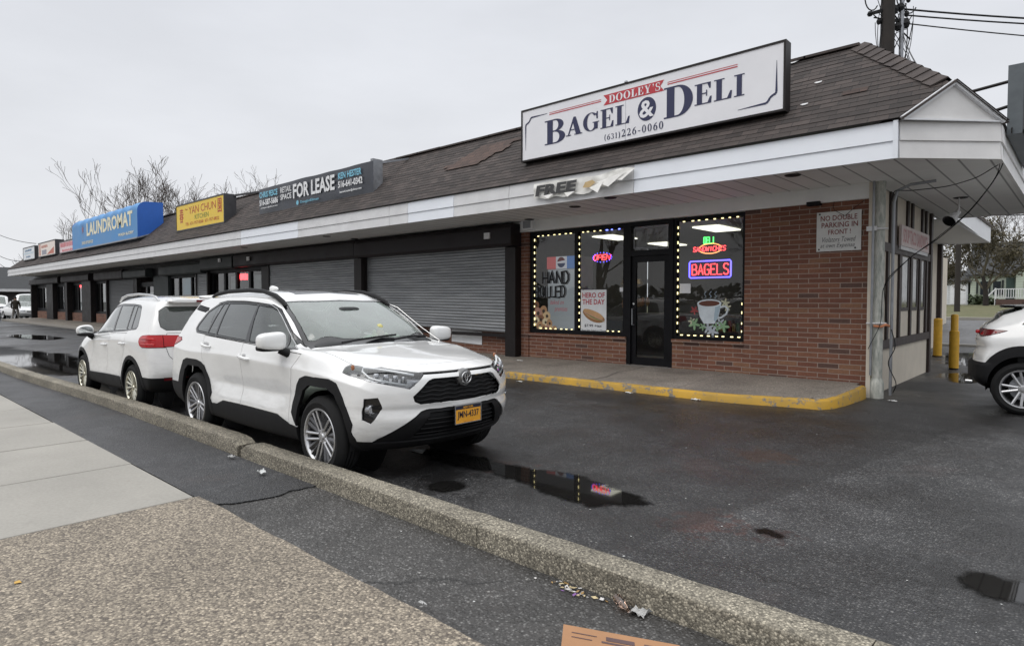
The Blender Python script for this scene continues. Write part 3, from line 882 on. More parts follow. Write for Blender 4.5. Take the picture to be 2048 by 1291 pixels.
# ---- mansard roof: real lapped courses
ZE, ZR, RUN = 3.735, 5.385, 1.78
YR = YE - 0.06 + RUN
HIP = lambda k: RUN * k
M['shingle'] = shingle("brown_shingles", ((0.028, 0.022, 0.020), (0.064, 0.050, 0.045)))
M['shingle_red'] = shingle("reddish_shingles", ((0.052, 0.033, 0.027), (0.078, 0.048, 0.038)))
NC = 20
def roof_slope(name, mat, P0, P1, inward, a0, a1, lim=None):
    """courses on one slope. P0->P1 eave line; inward = unit vector to the ridge; a0,a1 = how much each end retreats per unit run"""
    P0, P1, inw = Vector(P0), Vector(P1), Vector(inward)
    d = (P1 - P0); L = d.length; d.normalize()
    me = bpy.data.meshes.new(name); bm = bmesh.new(); uvl = bm.loops.layers.uv.new("UVMap")
    sl = sqrt(RUN ** 2 + (ZR - ZE) ** 2)
    nrm = Vector((0, 0, 1)) * (RUN / sl) - Vector((inw.x, inw.y, 0)) * ((ZR - ZE) / sl)
    for c in range(NC):
        k0, k1 = c / NC, (c + 1) / NC + 0.01
        k1 = min(1, k1)
        def pt(k, s, lift):
            r_ = RUN * k
            x = (a0 * r_) if s == 0 else (L - a1 * r_)
            q = P0 + d * x + inw * r_
            return Vector((q.x, q.y, ZE + (ZR - ZE) * k)) + nrm * lift, x
        nseg = max(1, int(L / 1.1))
        lo = [pt(k0, 0, 0.015)[1], pt(k0, 1, 0.015)[1]]; hi = [pt(k1, 0, 0)[1], pt(k1, 1, 0)[1]]
        def P(k, x, lift):
            q = P0 + d * x + inw * (RUN * k)
            sag = 0.018 * noise.noise(Vector((q.x * 0.35, q.y * 0.35, 4))) + 0.004 * noise.noise(Vector((q.x * 3, c * 2.3, 1)))
            return Vector((q.x, q.y, ZE + (ZR - ZE) * k)) + nrm * (lift + sag)
        for i in range(nseg):
            f0, f1 = i / nseg, (i + 1) / nseg
            xa, xb = lo[0] + (lo[1] - lo[0]) * f0, lo[0] + (lo[1] - lo[0]) * f1
            ya, yb = hi[0] + (hi[1] - hi[0]) * f0, hi[0] + (hi[1] - hi[0]) * f1
            q = [bm.verts.new(P(k0, xa, 0.0075)), bm.verts.new(P(k0, xb, 0.0075)), bm.verts.new(P(k1, yb, 0.001)), bm.verts.new(P(k1, ya, 0.001))]
            f = bm.faces.new(q)
            off = 0.137 * c + (0.15 if c % 2 else 0)
            for lp, uv in zip(f.loops, ((xa + off, c * .135 + .005), (xb + off, c * .135 + .005), (yb + off, c * .135 + .13), (ya + off, c * .135 + .13))): lp[uvl].uv = uv
            q2 = [bm.verts.new(P(k0, xa, -0.004)), bm.verts.new(P(k0, xb, -0.004)), bm.verts.new(P(k0, xb, 0.0075)), bm.verts.new(P(k0, xa, 0.0075))]
            f = bm.faces.new(q2)
            for lp in f.loops: lp[uvl].uv = (0, c * .135)
    bm.to_mesh(me); bm.free()
    me.materials.append(mat)
    o = bpy.data.objects.new(name, me); COL.objects.link(o); o.parent = bld
    for v in me.vertices: v.co -= bld.location
    return o
XE0, XE1 = -57.95, -0.86
rf = roof_slope("roof", M['shingle'], (XE0, YE - .06), (XE1, YE - .06), (0, 1), 1.0, 1.0)
roof_slope("roof", M['shingle'], (XE1, YE - .06), (XE1, 17.0), (-1, 0), 1.0, 0.0)
roof_slope("roof", M['shingle'], (XE0, 20.0), (XE0, YE - .06), (1, 0), 0.0, 1.0)
# cut the two slopes back where the corner is chamfered
CUTN = Vector((0.7071, -0.7071, 0))
for o in [c for c in bld.children if c.name.startswith("roof")]:
    bm = bmesh.new(); bm.from_mesh(o.data)
    bmesh.ops.bisect_plane(bm, geom=bm.verts[:] + bm.edges[:] + bm.faces[:], plane_co=Vector((ch0[0], ch0[1] - 0.10, 0)) - bld.location, plane_no=CUTN, clear_outer=True)
    bm.to_mesh(o.data); bm.free()
# flat roof deck behind the ridge and the back of the building
mb = MB(); mb.box(-55.9, YR - .02, 4.95, -2.70, 17.0, 5.30)
B(mb, "roof_deck", M['dark'])
# reddish repair patch, small tabs torn off
def on_slope(x, k, lift=0.03):
    q = Vector((x, YE - .06 + RUN * k, ZE + (ZR - ZE) * k)); sl = sqrt(RUN ** 2 + (ZR - ZE) ** 2)
    return q + Vector((0, -(ZR - ZE) / sl, RUN / sl)) * lift
def slope_sheet(mb, pts, lift=0.03): mb.face([on_slope(x, k, lift) for x, k in pts])
mb = MB()
for c, (a, b) in enumerate(((-11.15, -10.05), (-11.3, -9.9), (-11.0, -9.8), (-10.95, -9.55), (-10.8, -9.45), (-10.7, -9.5), (-10.6, -9.2))):
    k = (9 + c) / NC
    slope_sheet(mb, [(a, k), (b, k), (b + .05, k + 1 / NC), (a + .05, k + 1 / NC)], 0.024)
o = B(mb, "shingle_patch", M['shingle_red'])
uvl = o.data.uv_layers.new(name="UVMap")
for lp in o.data.loops:
    co = o.data.vertices[lp.vertex_index].co
    uvl.data[lp.index].uv = (co.x, co.z * 1.48)
mb = MB()
slope_sheet(mb, [(-2.62, 7 / NC), (-2.3, 7 / NC), (-2.3, 7.9 / NC), (-2.62, 7.9 / NC)], 0.026)
o = B(mb, "shingle_patch", M['shingle_red'])
uvl = o.data.uv_layers.new(name="UVMap")
for lp in o.data.loops:
    co = o.data.vertices[lp.vertex_index].co
    uvl.data[lp.index].uv = (co.x, co.z * 1.48)
mb = MB()   # bare spots with pale felt showing
for x, k, w in ((-3.05, .58, .05), (-3.1, .33, .05), (-4.5, .985, .3), (-5.6, .985, .5), (-3.7, .985, .2)):
    p_ = [(x + w * cos(a) * (1 + .4 * sin(3 * a)), k + 0.25 * w * sin(a) * (1 + .3 * cos(2 * a))) for a in frange(0, 5.8, 8)]
    slope_sheet(mb, p_, 0.032)
B(mb, "bare_felt", M['fascia_old'])

# hip cap shingles on the right-hand corner, ridge trim
hip0, hip1 = Vector((XE1, YE - .06, ZE)), Vector((XE1 - RUN, YR, ZR))
hd = (hip1 - hip0); hl = hd.length; hd.normalize()
hs = Vector((0.7071, 0.7071, 0)); hup = hs.cross(hd).normalized()
if hup.z < 0: hup = -hup
ma = MB()
k = 0.30
while k < 0.985:
    L_ = 0.19 / hl
    c0 = hip0 + hd * hl * k; c1 = hip0 + hd * hl * min(1.0, k + L_ * 1.15)
    w = 0.185
    j = random.uniform(-.008, .008)
    for sgn in (-1, 1):
        dn = hs * sgn * w - hup * w * 0.62
        ma.face([c0 + hup * .055, c0 + dn + hup * (.055 + j), c1 + dn + hup * .036, c1 + hup * .036] if sgn < 0 else [c1 + hup * .036, c1 + dn + hup * .036, c0 + dn + hup * (.055 + j), c0 + hup * .055])
    # front lip
    ma.face([c0 + hup * .055, c0 + hup * .03, c0 - hs * w - hup * w * .62 + hup * .03, c0 - hs * w - hup * w * .62 + hup * .055])
    k += L_
sh2 = NT("cap_shingle")
nv = sh2.noise(sh2.coord(), 3.5, 4); gv = sh2.noise(sh2.coord(), 130, 3)
sh2.set(Base_Color=sh2.mix(1.0, sh2.mix(sh2.rng(nv, .35, .65, 0, 1), (0.045, 0.036, 0.034), (0.085, 0.068, 0.062)), sh2.rng(gv, .3, .7, .8, 1.2), 'MULTIPLY'), Roughness=0.85)
M['cap'] = sh2.mat
B(ma, "hip_cap", M['cap'])
mb = MB()
for i in range(60):
    xa = -55.9 + i * (53.3 / 60); xb = xa + 53.3 / 60 + .03
    za = 0.012 * noise.noise(Vector((xa * .4, 0, 4)))
    mb.box(xa, YR - 0.09, ZR - 0.02 + za, min(xb, -2.68), YR + 0.16, ZR + 0.018 + za)
B(mb, "ridge_cap", M['cap'])

# gable at the chamfered corner
gm = Vector(((ch0[0] + ch1[0]) / 2, (ch0[1] + ch1[1]) / 2, 0))
gn = Vector((0.735, -0.678, 0)).normalized()       # outward
gt = Vector((0.678, 0.735, 0)).normalized()        # along the chamfer
gw = 0.66
gz0, gz1 = 3.715, 4.17
apex = gm + gn * 0.05 + Vector((0, 0, gz1))
gl, gr = gm - gt * gw + gn * .05 + Vector((0, 0, gz0)), gm + gt * gw + gn * .05 + Vector((0, 0, gz0))
back = Vector((-0.7071, 0.7071, 0)) * 0.75
mb = MB(); mb.face([gl + gn * -.01, gr - gn * .01, apex - gn * .01])
mb.face([gl - gn * .12, gr - gn * .12, apex - gn * .12])
B(mb, "gable_panel", M['fascia_end'])
mb = MB()
for e in (gl, gr):
    a, b = e - (apex - e).normalized() * .02, apex
    mb.bar(a + gn * .015 + Vector((0, 0, .02)), b + gn * .015 + Vector((0, 0, .02)), 0.05, 0.06)
mb.bar(gl + gn * .008 + Vector((0, 0, .006)), gr + gn * .008 + Vector((0, 0, .006)), 0.03, 0.02)
B(mb, "gable_trim", M['white'])
mb = MB()
up = Vector((0, 0, .045))
for e, s in ((gl, 1), (gr, -1)):
    ee = e - (apex - e).normalized() * 0.06
    q = [ee + gn * .06 + up, apex + gn * .06 + up, apex + back + up, ee + back + up]
    if s < 0: q = q[::-1]
    mb.face(q); mb.face([p - Vector((0, 0, .03)) for p in q][::-1])
    mb.face([q[0], q[1], q[1] - Vector((0, 0, .03)), q[0] - Vector((0, 0, .03))])
B(mb, "gable_roof", M['cap'])

# ---- corner posts, pipes and conduits
mb = MB(); mb.box(XR - 0.005, YW - 0.09, 0.0, XR + 0.055, YW + 0.01, ZS)
B(mb, "corner_board", M['cream'])
t_ = NT("peeling_pipe_paint"); v_ = t_.coord(); n_ = t_.noise(t_.coord(scale=(3, 3, .8)), 7, 6, .65)
t_.set(Base_Color=t_.mix(t_.rng(n_, .38, .66, 0, 1), (0.56, 0.56, 0.51), (0.27, 0.29, 0.26)), Roughness=.6); t_.bump(n_, .3, .006)
M['pipe'] = t_.mat
mb = MB(); mb.tube([(-2.37, YW - 0.02, 0.0), (-2.37, YW - 0.02, ZS)], 0.074, 20)
mb.lathe([(.100, 0.0), (.100, .22), (.09, .26), (.075, .30)], (-2.37, YW - .02, 0), n=20)
pip = B(mb, "drain_pipe", M['pipe'], smooth=True)
mb = MB()
for z in (2.56, 1.14):
    mb.tube([(-2.50, YW - .135, z), (-2.37, YW - .135, z), (-2.25, YW - .06, z)], 0.014, 6)
mb.box(-2.52, YW - .15, 2.53, -2.38, YW - .12, 2.60)
B(mb, "pipe_strap", M['fascia_old'])
mb = MB()
mb.tube([(-2.43, YW - .14, 0.35), (-2.43, YW - .14, ZS)], 0.018, 8)
mb.tube([(-2.20, YW + .04, 0.05), (-2.20, YW + .04, 2.95), (-2.16, YW + .05, 3.12), (-2.0, YW + .1, 3.2), (-1.7, YW + .2, 3.23)], 0.022, 8)
B(mb, "conduit", M['steel'], smooth=True)
mb = MB(); mb.tube([(-2.40, YW - .13, 1.10), (-2.30, YW - .13, 1.09), (-2.25, YW - .1, 1.12), (-2.22, YW - .02, 1.10)], .02, 6)
B(mb, "rag_tie", plain("orange_rag", (0.5, 0.2, 0.1), .8))

# ---- right-hand side wall: cream panels with brown timbers
SX = XR + 0.02
side = MB(); side.box(XR - 0.2, YW + .22, 0.0, SX, 15.42, ZS)
B(side, "side_wall", M['cream'])
mb = MB(); mb.box(SX, YW + .22, 0.70, SX + .045, 15.43, 0.84)
mb.box(SX, YW + .25, 2.28, SX + .04, 15.43, 2.42)
for y in (11.75, 12.62, 13.55, 14.35, 15.05):
    mb.box(SX + .002, y, 0.84, SX + .038, y + .13, 2.28)
for y in (11.9, 12.2, 13.2, 13.6, 14.55, 14.95):
    mb.box(SX + .002, y, 2.42, SX + .036, y + .15, ZS)
mb.box(SX - .2, 15.42, 0.0, SX + .05, 15.6, ZS)
B(mb, "timber", M['brown'])
for y0, y1 in ((12.80, 13.5), (13.72, 14.3), (14.52, 15.0)):
    mb = MB(); mb.box(SX + .003, y0, 1.30, SX + .02, y0 + .1, 2.26); mb.box(SX + .003, y1 - .1, 1.30, SX + .02, y1, 2.26); mb.box(SX + .003, y0 + .1, 1.30, SX + .02, y1 - .1, 1.36)
    w_ = B(mb, "side_window", M['brown'])
    mb = MB(); mb.box(SX + .004, y0 + .1, 1.36, SX + .012, y1 - .1, 2.26)
    mb.build("pane", plain("dark_pane", (0.02, 0.022, 0.025), .08), w_)
mb = MB(); mb.box(-2.8, 15.42, 0, XR - .2, 15.6, ZS); mb.box(-3.6, 15.42, 0, -2.8, 15.6, ZS)
mb.box(-3.8, 15.6, 0, -3.62, 24.0, ZS)
B(mb, "rear_side_wall", M['cream'])
mb = MB(); mb.box(-3.85, 24.0, 0, -3.5, 24.25, ZS + .2); B(mb, "rear_post", M['brown'])
mb = MB(); mb.box(-3.66, 20.0, 0, -3.58, 20.16, ZS)
B(mb, "rear_post", M['brown'])
# rear canopy along the side
mb = MB(); mb.face([(-2.2, 16.62, ZS + .01), (-3.8, 16.62, ZS + .01), (-3.8, 24.2, ZS + .01), (-2.35, 24.2, ZS + .01)])
B(mb, "rear_soffit", M['soffit'])
mb = MB(); mb.box(-2.36, 16.64, ZS - .01, -2.30, 24.2, 3.72); mb.box(-3.8, 24.2, ZS - .01, -2.30, 24.26, 3.72)
B(mb, "rear_fascia", M['white'])
mb = MB(); mb.mesh([(-2.26, 16.6, 3.72), (-2.26, 24.3, 3.72), (-4.0, 24.3, 5.2), (-4.0, 16.6, 5.2), (-2.26, 16.6, 3.78), (-2.26, 24.3, 3.78), (-4.0, 24.3, 5.26), (-4.0, 16.6, 5.26)], [(0, 3, 2, 1), (4, 5, 6, 7), (0, 1, 5, 4), (1, 2, 6, 5), (2, 3, 7, 6), (3, 0, 4, 7)])
B(mb, "rear_roof", M['cap'])
mb = MB(); mb.box(-5.2, 24.4, 0, -4.6, 33, 3.3)
B(mb, "rear_wing", M['cream'])

# ---- recessed lights, vents in the soffit
for x, y in ((-3.17, 9.39), (-7.28, 9.72), (-6.2, 9.3), (-9.15, 10.55), (-15.7, 9.5), (-15.7, 10.4), (-1.7, 13.4), (-21.0, 9.6), (-30.0, 9.6)):
    mb = MB(); mb.lathe([(.055, ZS - .002), (.10, ZS - .012), (.115, ZS - .002)], (x, y, 0), n=20)
    mb.lathe([(.0, ZS - .004), (.09, ZS - .004)], (x, y, 0), n=20)
    B(mb, "recessed_light", M['black'])
mb = MB(); mb.box(-9.50, YW - .16, 3.06, -9.16, YW - .06, 3.30)
ac = B(mb, "wall_vent", M['white'], bevel=.01)
mb = MB(); mb.box(-9.44, YW - .166, 3.10, -9.22, YW - .158, 3.26); mb.build("grille", M['steel'], ac)
mb = MB(); mb.box(-3.4, YW - .12, 3.0, -3.2, YW, 3.06); B(mb, "junction_box", M['dark'])
# ================================================================== shop fronts
FRY = YW + 0.06
def window_unit(x0, x1, z0, z1, y=FRY, fw=0.07, mull=(), mat=None, glassmat=None, name="window", deep=0.11):
    mat = mat or M['dark']
    mb = MB()
    mb.box(x0, y, z0, x0 + fw, y + deep, z1); mb.box(x1 - fw, y, z0, x1, y + deep, z1)
    mb.box(x0 + fw, y, z0, x1 - fw, y + deep, z0 + fw); mb.box(x0 + fw, y, z1 - fw, x1 - fw, y + deep, z1)
    for m_ in mull: mb.box(m_ - fw / 2, y, z0 + fw, m_ + fw / 2, y + deep, z1 - fw)
    fr = B(mb, name, mat)
    edges = [x0 + fw] + [e for m_ in mull for e in (m_ - fw / 2, m_ + fw / 2)] + [x1 - fw]
    for a, b in zip(edges[::2], edges[1::2]):
        g_ = MB(); g_.face([(a, y + .055, z0 + fw), (b, y + .055, z0 + fw), (b, y + .055, z1 - fw), (a, y + .055, z1 - fw)])
        g_.build("pane", glassmat or M['glass'], fr)
    return fr
window_unit(-9.42, -6.86, 0.757, 3.03, mull=(-8.12,), fw=0.085)
window_unit(-5.83, -4.44, 0.757, 3.03, fw=0.06)
# door with transom
mb = MB()
mb.box(-6.86, FRY - .02, 0.16, -6.76, FRY + .12, 3.03); mb.box(-5.93, FRY - .02, 0.16, -5.83, FRY + .12, 3.03)
mb.box(-6.76, FRY - .018, 2.36, -5.93, FRY + .12, 2.47); mb.box(-6.76, FRY - .018, 2.95, -5.93, FRY + .12, 3.03)
B(mb, "door_frame", M['dark'])
mb = MB(); mb.box(-6.72, FRY + .03, 2.51, -6.71, FRY + .05, 2.91); mb.box(-5.98, FRY + .03, 2.51, -5.97, FRY + .05, 2.91); mb.box(-6.71, FRY + .03, 2.51, -5.98, FRY + .05, 2.52); mb.box(-6.71, FRY + .03, 2.90, -5.98, FRY + .05, 2.91)
tf = B(mb, "transom_light", M['steel'])
mb = MB(); mb.face([(-6.76, FRY + .06, 2.47), (-5.93, FRY + .06, 2.47), (-5.93, FRY + .06, 2.95), (-6.76, FRY + .06, 2.95)]); mb.build("pane", M['glass'], tf)
mb = MB()
mb.box(-6.755, FRY + .02, 0.20, -6.655, FRY + .07, 2.355); mb.box(-6.035, FRY + .02, 0.20, -5.935, FRY + .07, 2.355)
mb.box(-6.655, FRY + .02, 0.20, -6.035, FRY + .07, 0.36); mb.box(-6.655, FRY + .02, 2.24, -6.035, FRY + .07, 2.355)
dr = B(mb, "door", M['dark'])
mb = MB(); mb.face([(-6.655, FRY + .045, .36), (-6.035, FRY + .045, .36), (-6.035, FRY + .045, 2.24), (-6.655, FRY + .045, 2.24)]); mb.build("pane", M['glass'], dr)
mb = MB(); mb.tube([(-6.70, FRY + .02, 1.0), (-6.70, FRY - .05, 1.0), (-6.70, FRY - .05, 1.32), (-6.70, FRY + .02, 1.32)], .012, 8); mb.build("handle", M['steel'], dr)
mb = MB(); mb.lathe([(0, FRY + .005), (.022, FRY + .005), (.022, FRY + .02)], (-6.70, 0, 1.42), 'y', 12); mb.build("lock", M['chrome'], dr)
mb = MB(); mb.box(-6.86, YW - .05, .12, -5.83, YW + .2, .205); B(mb, "door_sill", M['steel'])

# inside the corner shop
M['inwall'] = plain("shop_interior_wall", (0.16, 0.155, 0.15), .8, var=.1)
M['infloor'] = plain("shop_floor_tile", (0.28, 0.26, 0.23), .4, var=.1)
M['inceil'] = plain("ceiling_tile", (0.42, 0.42, 0.40), .8, var=.05)
mb = MB(); mb.face([(-9.9, YW + .25, .19), (-2.7, YW + .25, .19), (-2.7, 16.9, .19), (-9.9, 16.9, .19)]); B(mb, "shop_floor", M['infloor'])
mb = MB(); mb.face([(-9.9, 16.9, .19), (-2.7, 16.9, .19), (-2.7, 16.9, 3.1), (-9.9, 16.9, 3.1)])
mb.face([(-9.92, YW + .25, .19), (-9.92, 16.9, .19), (-9.92, 16.9, 3.1), (-9.92, YW + .25, 3.1)])
mb.face([(-2.72, YW + .25, .19), (-2.72, 16.9, .19), (-2.72, 16.9, 3.1), (-2.72, YW + .25, 3.1)])
B(mb, "interior_wall", M['inwall'])
mb = MB(); mb.face([(-9.9, YW + .25, 3.03), (-2.7, YW + .25, 3.03), (-2.7, 16.9, 3.03), (-9.9, 16.9, 3.03)]); B(mb, "shop_ceiling", M['inceil'])
M['tube'] = emit("ceiling_light_panel", (1.0, 0.95, 0.80), 1.5, (.8, .8, .75))
for x0, y0 in ((-8.85, 12.5), (-8.8, 15.0), (-6.18, 12.33)):
    mb = MB(); mb.box(x0, y0, 3.0, x0 + .57, y0 + 1.12, 3.02); mb.build("ceiling_light_panel", M['tube'], None)
    o = COL.objects[-1]
    tag(o, {(-8.85): "fluorescent ceiling panel seen through the window with the open sign", (-8.8): "fluorescent ceiling panel seen through the door transom", (-6.18): "fluorescent ceiling panel above the green deli neon"}[x0], "ceiling light", "ceiling panels inside the deli")
def wire_box(name, x0, y0, z0, x1, y1, z1, label, cat, mat):
    pass
M['fridge'] = plain("cooler_body", (0.50, 0.51, 0.53), .4, var=.08)
# drinks cooler with its lit header
ck_ = empty("drinks_cooler", (-8.6, 11.9, .19), "tall drinks cooler with red, white and blue header behind the window", "cooler")
mb = MB(); mb.box(-9.45, 11.55, .19, -8.60, 12.2, 2.50); mb.build("cabinet", M['fridge'], ck_)
mb = MB(); mb.box(-9.45, 11.53, 2.22, -9.18, 11.55, 2.50); mb.build("header_panel", emit("header_red", (.55, .12, .12), .35, srgb(190, 70, 70)), ck_)
mb = MB(); mb.box(-8.86, 11.53, 2.22, -8.60, 11.55, 2.50); mb.build("header_panel", emit("header_blue", (.10, .2, .45), .35, srgb(70, 110, 170)), ck_)
mb = MB(); mb.box(-9.18, 11.53, 2.22, -8.86, 11.55, 2.50); mb.build("header_panel", emit("header_white", (.5, .5, .55), .35, (.7, .7, .72)), ck_)
def disc_part(mb, cx, cz, r, y, a0=0, a1=2 * pi, n=28):
    mb.face([(cx + r * cos(a0 + (a1 - a0) * i / n), y, cz + r * sin(a0 + (a1 - a0) * i / n)) for i in range(n + (0 if a1 - a0 > 6.2 else 1))])
mb = MB()
disc_part(mb, -9.02, 2.37, .115, 11.525, radians(20), radians(175)); em = mb.build("emblem_red", plain("emblem_red", srgb(190, 60, 60), .4), ck_)
mb = MB(); disc_part(mb, -9.02, 2.36, .115, 11.526, radians(190), radians(352)); mb.build("emblem_blue", plain("emblem_blue", srgb(40, 70, 150), .4), ck_)
mb = MB(); mb.box(-9.42, 11.54, .3, -8.63, 11.553, 2.2); mb.build("door_glass", emit("cooler_door_glow", (.75, .8, .85), .16, (.40, .41, .42)), ck_)  # door made to glow for the pale sky reflection on the window
# counter, shelf and bread rack
ct = empty("deli_counter", (-6.2, 13.4, .19), "long dark glass-fronted deli counter inside the shop", "counter")
mb = MB(); mb.box(-8.0, 13.1, .19, -3.6, 13.7, 1.15); mb.build("cabinet", plain("counter_body", (.07, .065, .06), .5), ct)
mb = MB(); mb.box(-8.02, 13.06, 1.15, -3.58, 13.72, 1.19); mb.build("worktop", plain("counter_top", (.30, .28, .26), .35), ct)
sh = empty("goods_shelf", (-4.6, 12.4, .19), "low wooden shelf of snacks inside the coffee cup window", "shelf")
mb = MB()
for z in (.5, .85, 1.15): mb.box(-5.6, 12.0, z, -4.6, 12.3, z + .03)
mb.box(-5.62, 12.0, .19, -5.58, 12.3, 1.2); mb.box(-4.62, 12.0, .19, -4.58, 12.3, 1.2)
mb.build("frame", plain("shelf_wood", (.16, .11, .06), .6), sh)
mb = MB()
for z in (.53, .88):
    for i in range(11):
        x = -5.5 + i * .085
        mb.box(x, 12.02, z, x + .06, 12.2, z + random.uniform(.12, .22), i % 3)
mb.build("packets", [plain("packet_red", (.3, .05, .04)), plain("packet_gold", (.4, .28, .08)), plain("packet_green", (.08, .2, .08))], sh)
mb = MB()
for i in range(9):
    mb.ball((-7.55 + i * .07, 11.9 + random.uniform(-.05, .05), 1.42 + random.uniform(-.03, .05)), .1, 8, s=(.45, .6, 1))
br_ = mb.build("bread_pile", plain("bread_crust", (.42, .24, .10), .7, var=.25), None, smooth=True)
tag(br_, "heap of bread rolls on display beside the shop door", "bread")
mb = MB(); mb.lathe([(.0, 0), (.22, .02), (.26, .1), (.22, .2), (.08, .24), (0, .24)], (-7.55, 12.2, 1.75), n=18)
tag(mb.build("pendant_shade", plain("brass_shade", (.35, .24, .08), .35, .3), None, smooth=True), "round golden hanging shade inside the window with the open neon", "lamp shade")

# ---- roller shutters
def shutter(x0, x1, z0, z1, y, box, dark=False, yb=0.36, z0b=None):
    mb = MB()
    prof = []
    ps = 0.075
    n = int((z1 - z0) / ps)
    z0b = z0 if z0b is None else z0b
    sh_ = 4
    rows = []
    for i in range(n * sh_ + 1):
        f = i / sh_
        ph = (f % 1.0)
        d = 0.016 * math.sin(ph * pi) if ph > 0.02 else 0
        rows.append((z1 - f * ps, d))
    vs = []
    nx = 18
    for (z, d) in rows:
        for k in range(nx + 1):
            x = x0 + (x1 - x0) * k / nx
            dd = 0.02 * noise.noise(Vector((x * .6, z * .9, 3.0)))
            zz = z
            if z < z1 - .5: zz = z + (z0b - z0) * (1 - k / nx) * (z1 - z) / (z1 - z0)
            vs.append((x, y - d + dd * .5, zz))
    fs = [(i * (nx + 1) + k, i * (nx + 1) + k + 1, (i + 1) * (nx + 1) + k + 1, (i + 1) * (nx + 1) + k) for i in range(len(rows) - 1) for k in range(nx)]
    mb.mesh(vs, fs)
    sr = B(mb, "roller_shutter", M['shutter_dark'] if dark else M['shutter'], smooth=True, angle=40)
    g_ = MB()
    g_.box(x0 - .09, y - .05, 0.12, x0 + .01, y + .05, z1 + .05); g_.box(x1 - .01, y - .05, 0.12, x1 + .09, y + .05, z1 + .05)
    g_.build("guide_rail", M['darkbrown'], sr)
    g_ = MB(); g_.box(x0 + .012, y - .03, z0 - .07, x1 - .012, y + .02, z0 + .01)
    g_.build("bottom_bar", M['darkbrown'], sr)
    return sr
t_ = NT("shutter_steel"); v_ = t_.coord(); n_ = t_.noise(t_.coord(scale=(.5, 1, 6)), 2, 5, .6)
t_.set(Base_Color=t_.mix(t_.rng(n_, .3, .7, 0, 1), (0.20, 0.21, 0.22), (0.33, 0.34, 0.35)), Metallic=.55, Roughness=.42)
M['shutter'] = t_.mat
M['shutter_dark'] = plain("shutter_painted", (0.11, 0.115, 0.12), .5, .2, var=.15, scale=3)
M['boxdark'] = plain("shutter_housing", (0.013, 0.009, 0.011), .5, var=.35, scale=2.5, spec=.3)
M['boxgreen'] = plain("green_grey_housing", (0.026, 0.032, 0.033), .5, var=.2, scale=2, spec=.3)
shutter(-15.55, -9.98, .70, 2.76, YW - .10, None, z0b=.80)
shutter(-21.5, -15.95, .55, 2.74, YW - .10, None)
shutter(-40.3, -36.1, .45, 2.60, YW - .06, None, dark=True)
shutter(-28.05, -26.95, .4, 2.62, YW - .06, None)
def housing(x0, x1, z0, z1, depth, mat):
    mb = MB()
    prof = [(YW - .02, z0), (YW - depth + .04, z0), (YW - depth, z0 + .06), (YW - depth, z1 - .1), (YW - depth + .08, z1), (YW - .02, z1)]
    mb.prism(prof, lambda a, b: (x0, a, b), lambda a, b: (x1, a, b))
    return B(mb, "shutter_housing", mat, fix=True)
housing(-15.82, -9.62, 2.72, 3.225, .38, M['boxdark'])
housing(-23.9, -15.9, 2.74, 3.26, .34, M['boxdark'])
housing(-27.0, -24.0, 2.72, 3.24, .36, M['boxgreen'])
housing(-31.9, -27.1, 2.62, 3.1, .30, M['boxgreen'])
housing(-36.9, -33.5, 2.62, 3.05, .36, M['boxgreen'])
housing(-42.0, -37.0, 2.62, 3.12, .38, M['boxdark'])
housing(-49.5, -43.2, 2.65, 3.1, .36, M['boxdark'])
housing(-58.6, -50.2, 2.65, 3.1, .40, M['boxdark'])
for x, z in ((-10.35, 2.98), (-22.55, 3.0), (-25.0, 3.05)):
    mb = MB(); mb.box(x - .09, YW - .41, z - .07, x + .09, YW - .375, z + .07); B(mb, "label_plate", M['fascia_old'])
# posts
mb = MB()
for a, b, d in ((-15.93, -15.57, .30), (-22.1, -21.55, .12), (-9.96, -9.64, .2), (-54.3, -52.5, .2), (-49.0, -48.5, .25), (-45.3, -43.4, .2), (-36.2, -35.6, .1), (-40.45, -40.3, .2), (-58.75, -58.5, .3)):
    mb = MB(); mb.box(a, YW - d, .1, b, YW + .1, 2.7); B(mb, "shop_post", M['darkbrown'])
# door/window fronts along the row
window_unit(-27.0 + .1, -22.1, .25, 2.74, mull=(-25.6, -24.55, -23.4), fw=.16)
window_unit(-31.5, -28.1, .5, 2.62, mull=(-30.4, -29.0), fw=.12)
window_unit(-36.0, -33.4, .2, 2.4, mull=(-34.6,), fw=.22)
window_unit(-43.4, -40.5, .72, 2.62, mull=(-42.4, -41.3), fw=.14)
window_unit(-48.5, -45.3, .72, 2.62, mull=(-47.2, -46.2), fw=.16)
window_unit(-52.5, -49.0, .72, 2.62, mull=(-50.6,), fw=.18)
window_unit(-58.5, -54.3, .72, 2.62, mull=(-56.6, -55.4), fw=.22)
M['infill'] = plain("infill_grey_green", (.034, .042, .043), .6, var=.2, scale=1.5)
for bx_ in ((-33.42, YW - .03, .1, -31.52, YW + .15, 2.65), (-15.6, YW + .12, 1.2, -9.95, YW + .2, 2.7), (-22, YW + .12, .1, -15.9, YW + .2, 2.7), (-40.4, YW + .12, .1, -36, YW + .2, 2.7), (-28.15, YW + .12, .1, -26.85, YW + .2, 2.7), (-31.5, YW + .05, .1, -28.1, YW + .2, .5)):
    mb = MB(); mb.box(*bx_); B(mb, "infill_wall", M['infill'])
mb = MB(); mb.face([(-58.4, 13.6, .1), (-9.98, 13.6, .1), (-9.98, 13.6, 3.2), (-58.4, 13.6, 3.2)]); mb.face([(-58.4, YW + .25, .1), (-9.98, YW + .25, .1), (-9.98, 13.6, .1), (-58.4, 13.6, .1)])
mb.face([(-58.5, YW + .1, 0), (-58.5, 17, 0), (-58.5, 17, 3.2), (-58.5, YW + .1, 3.2)])
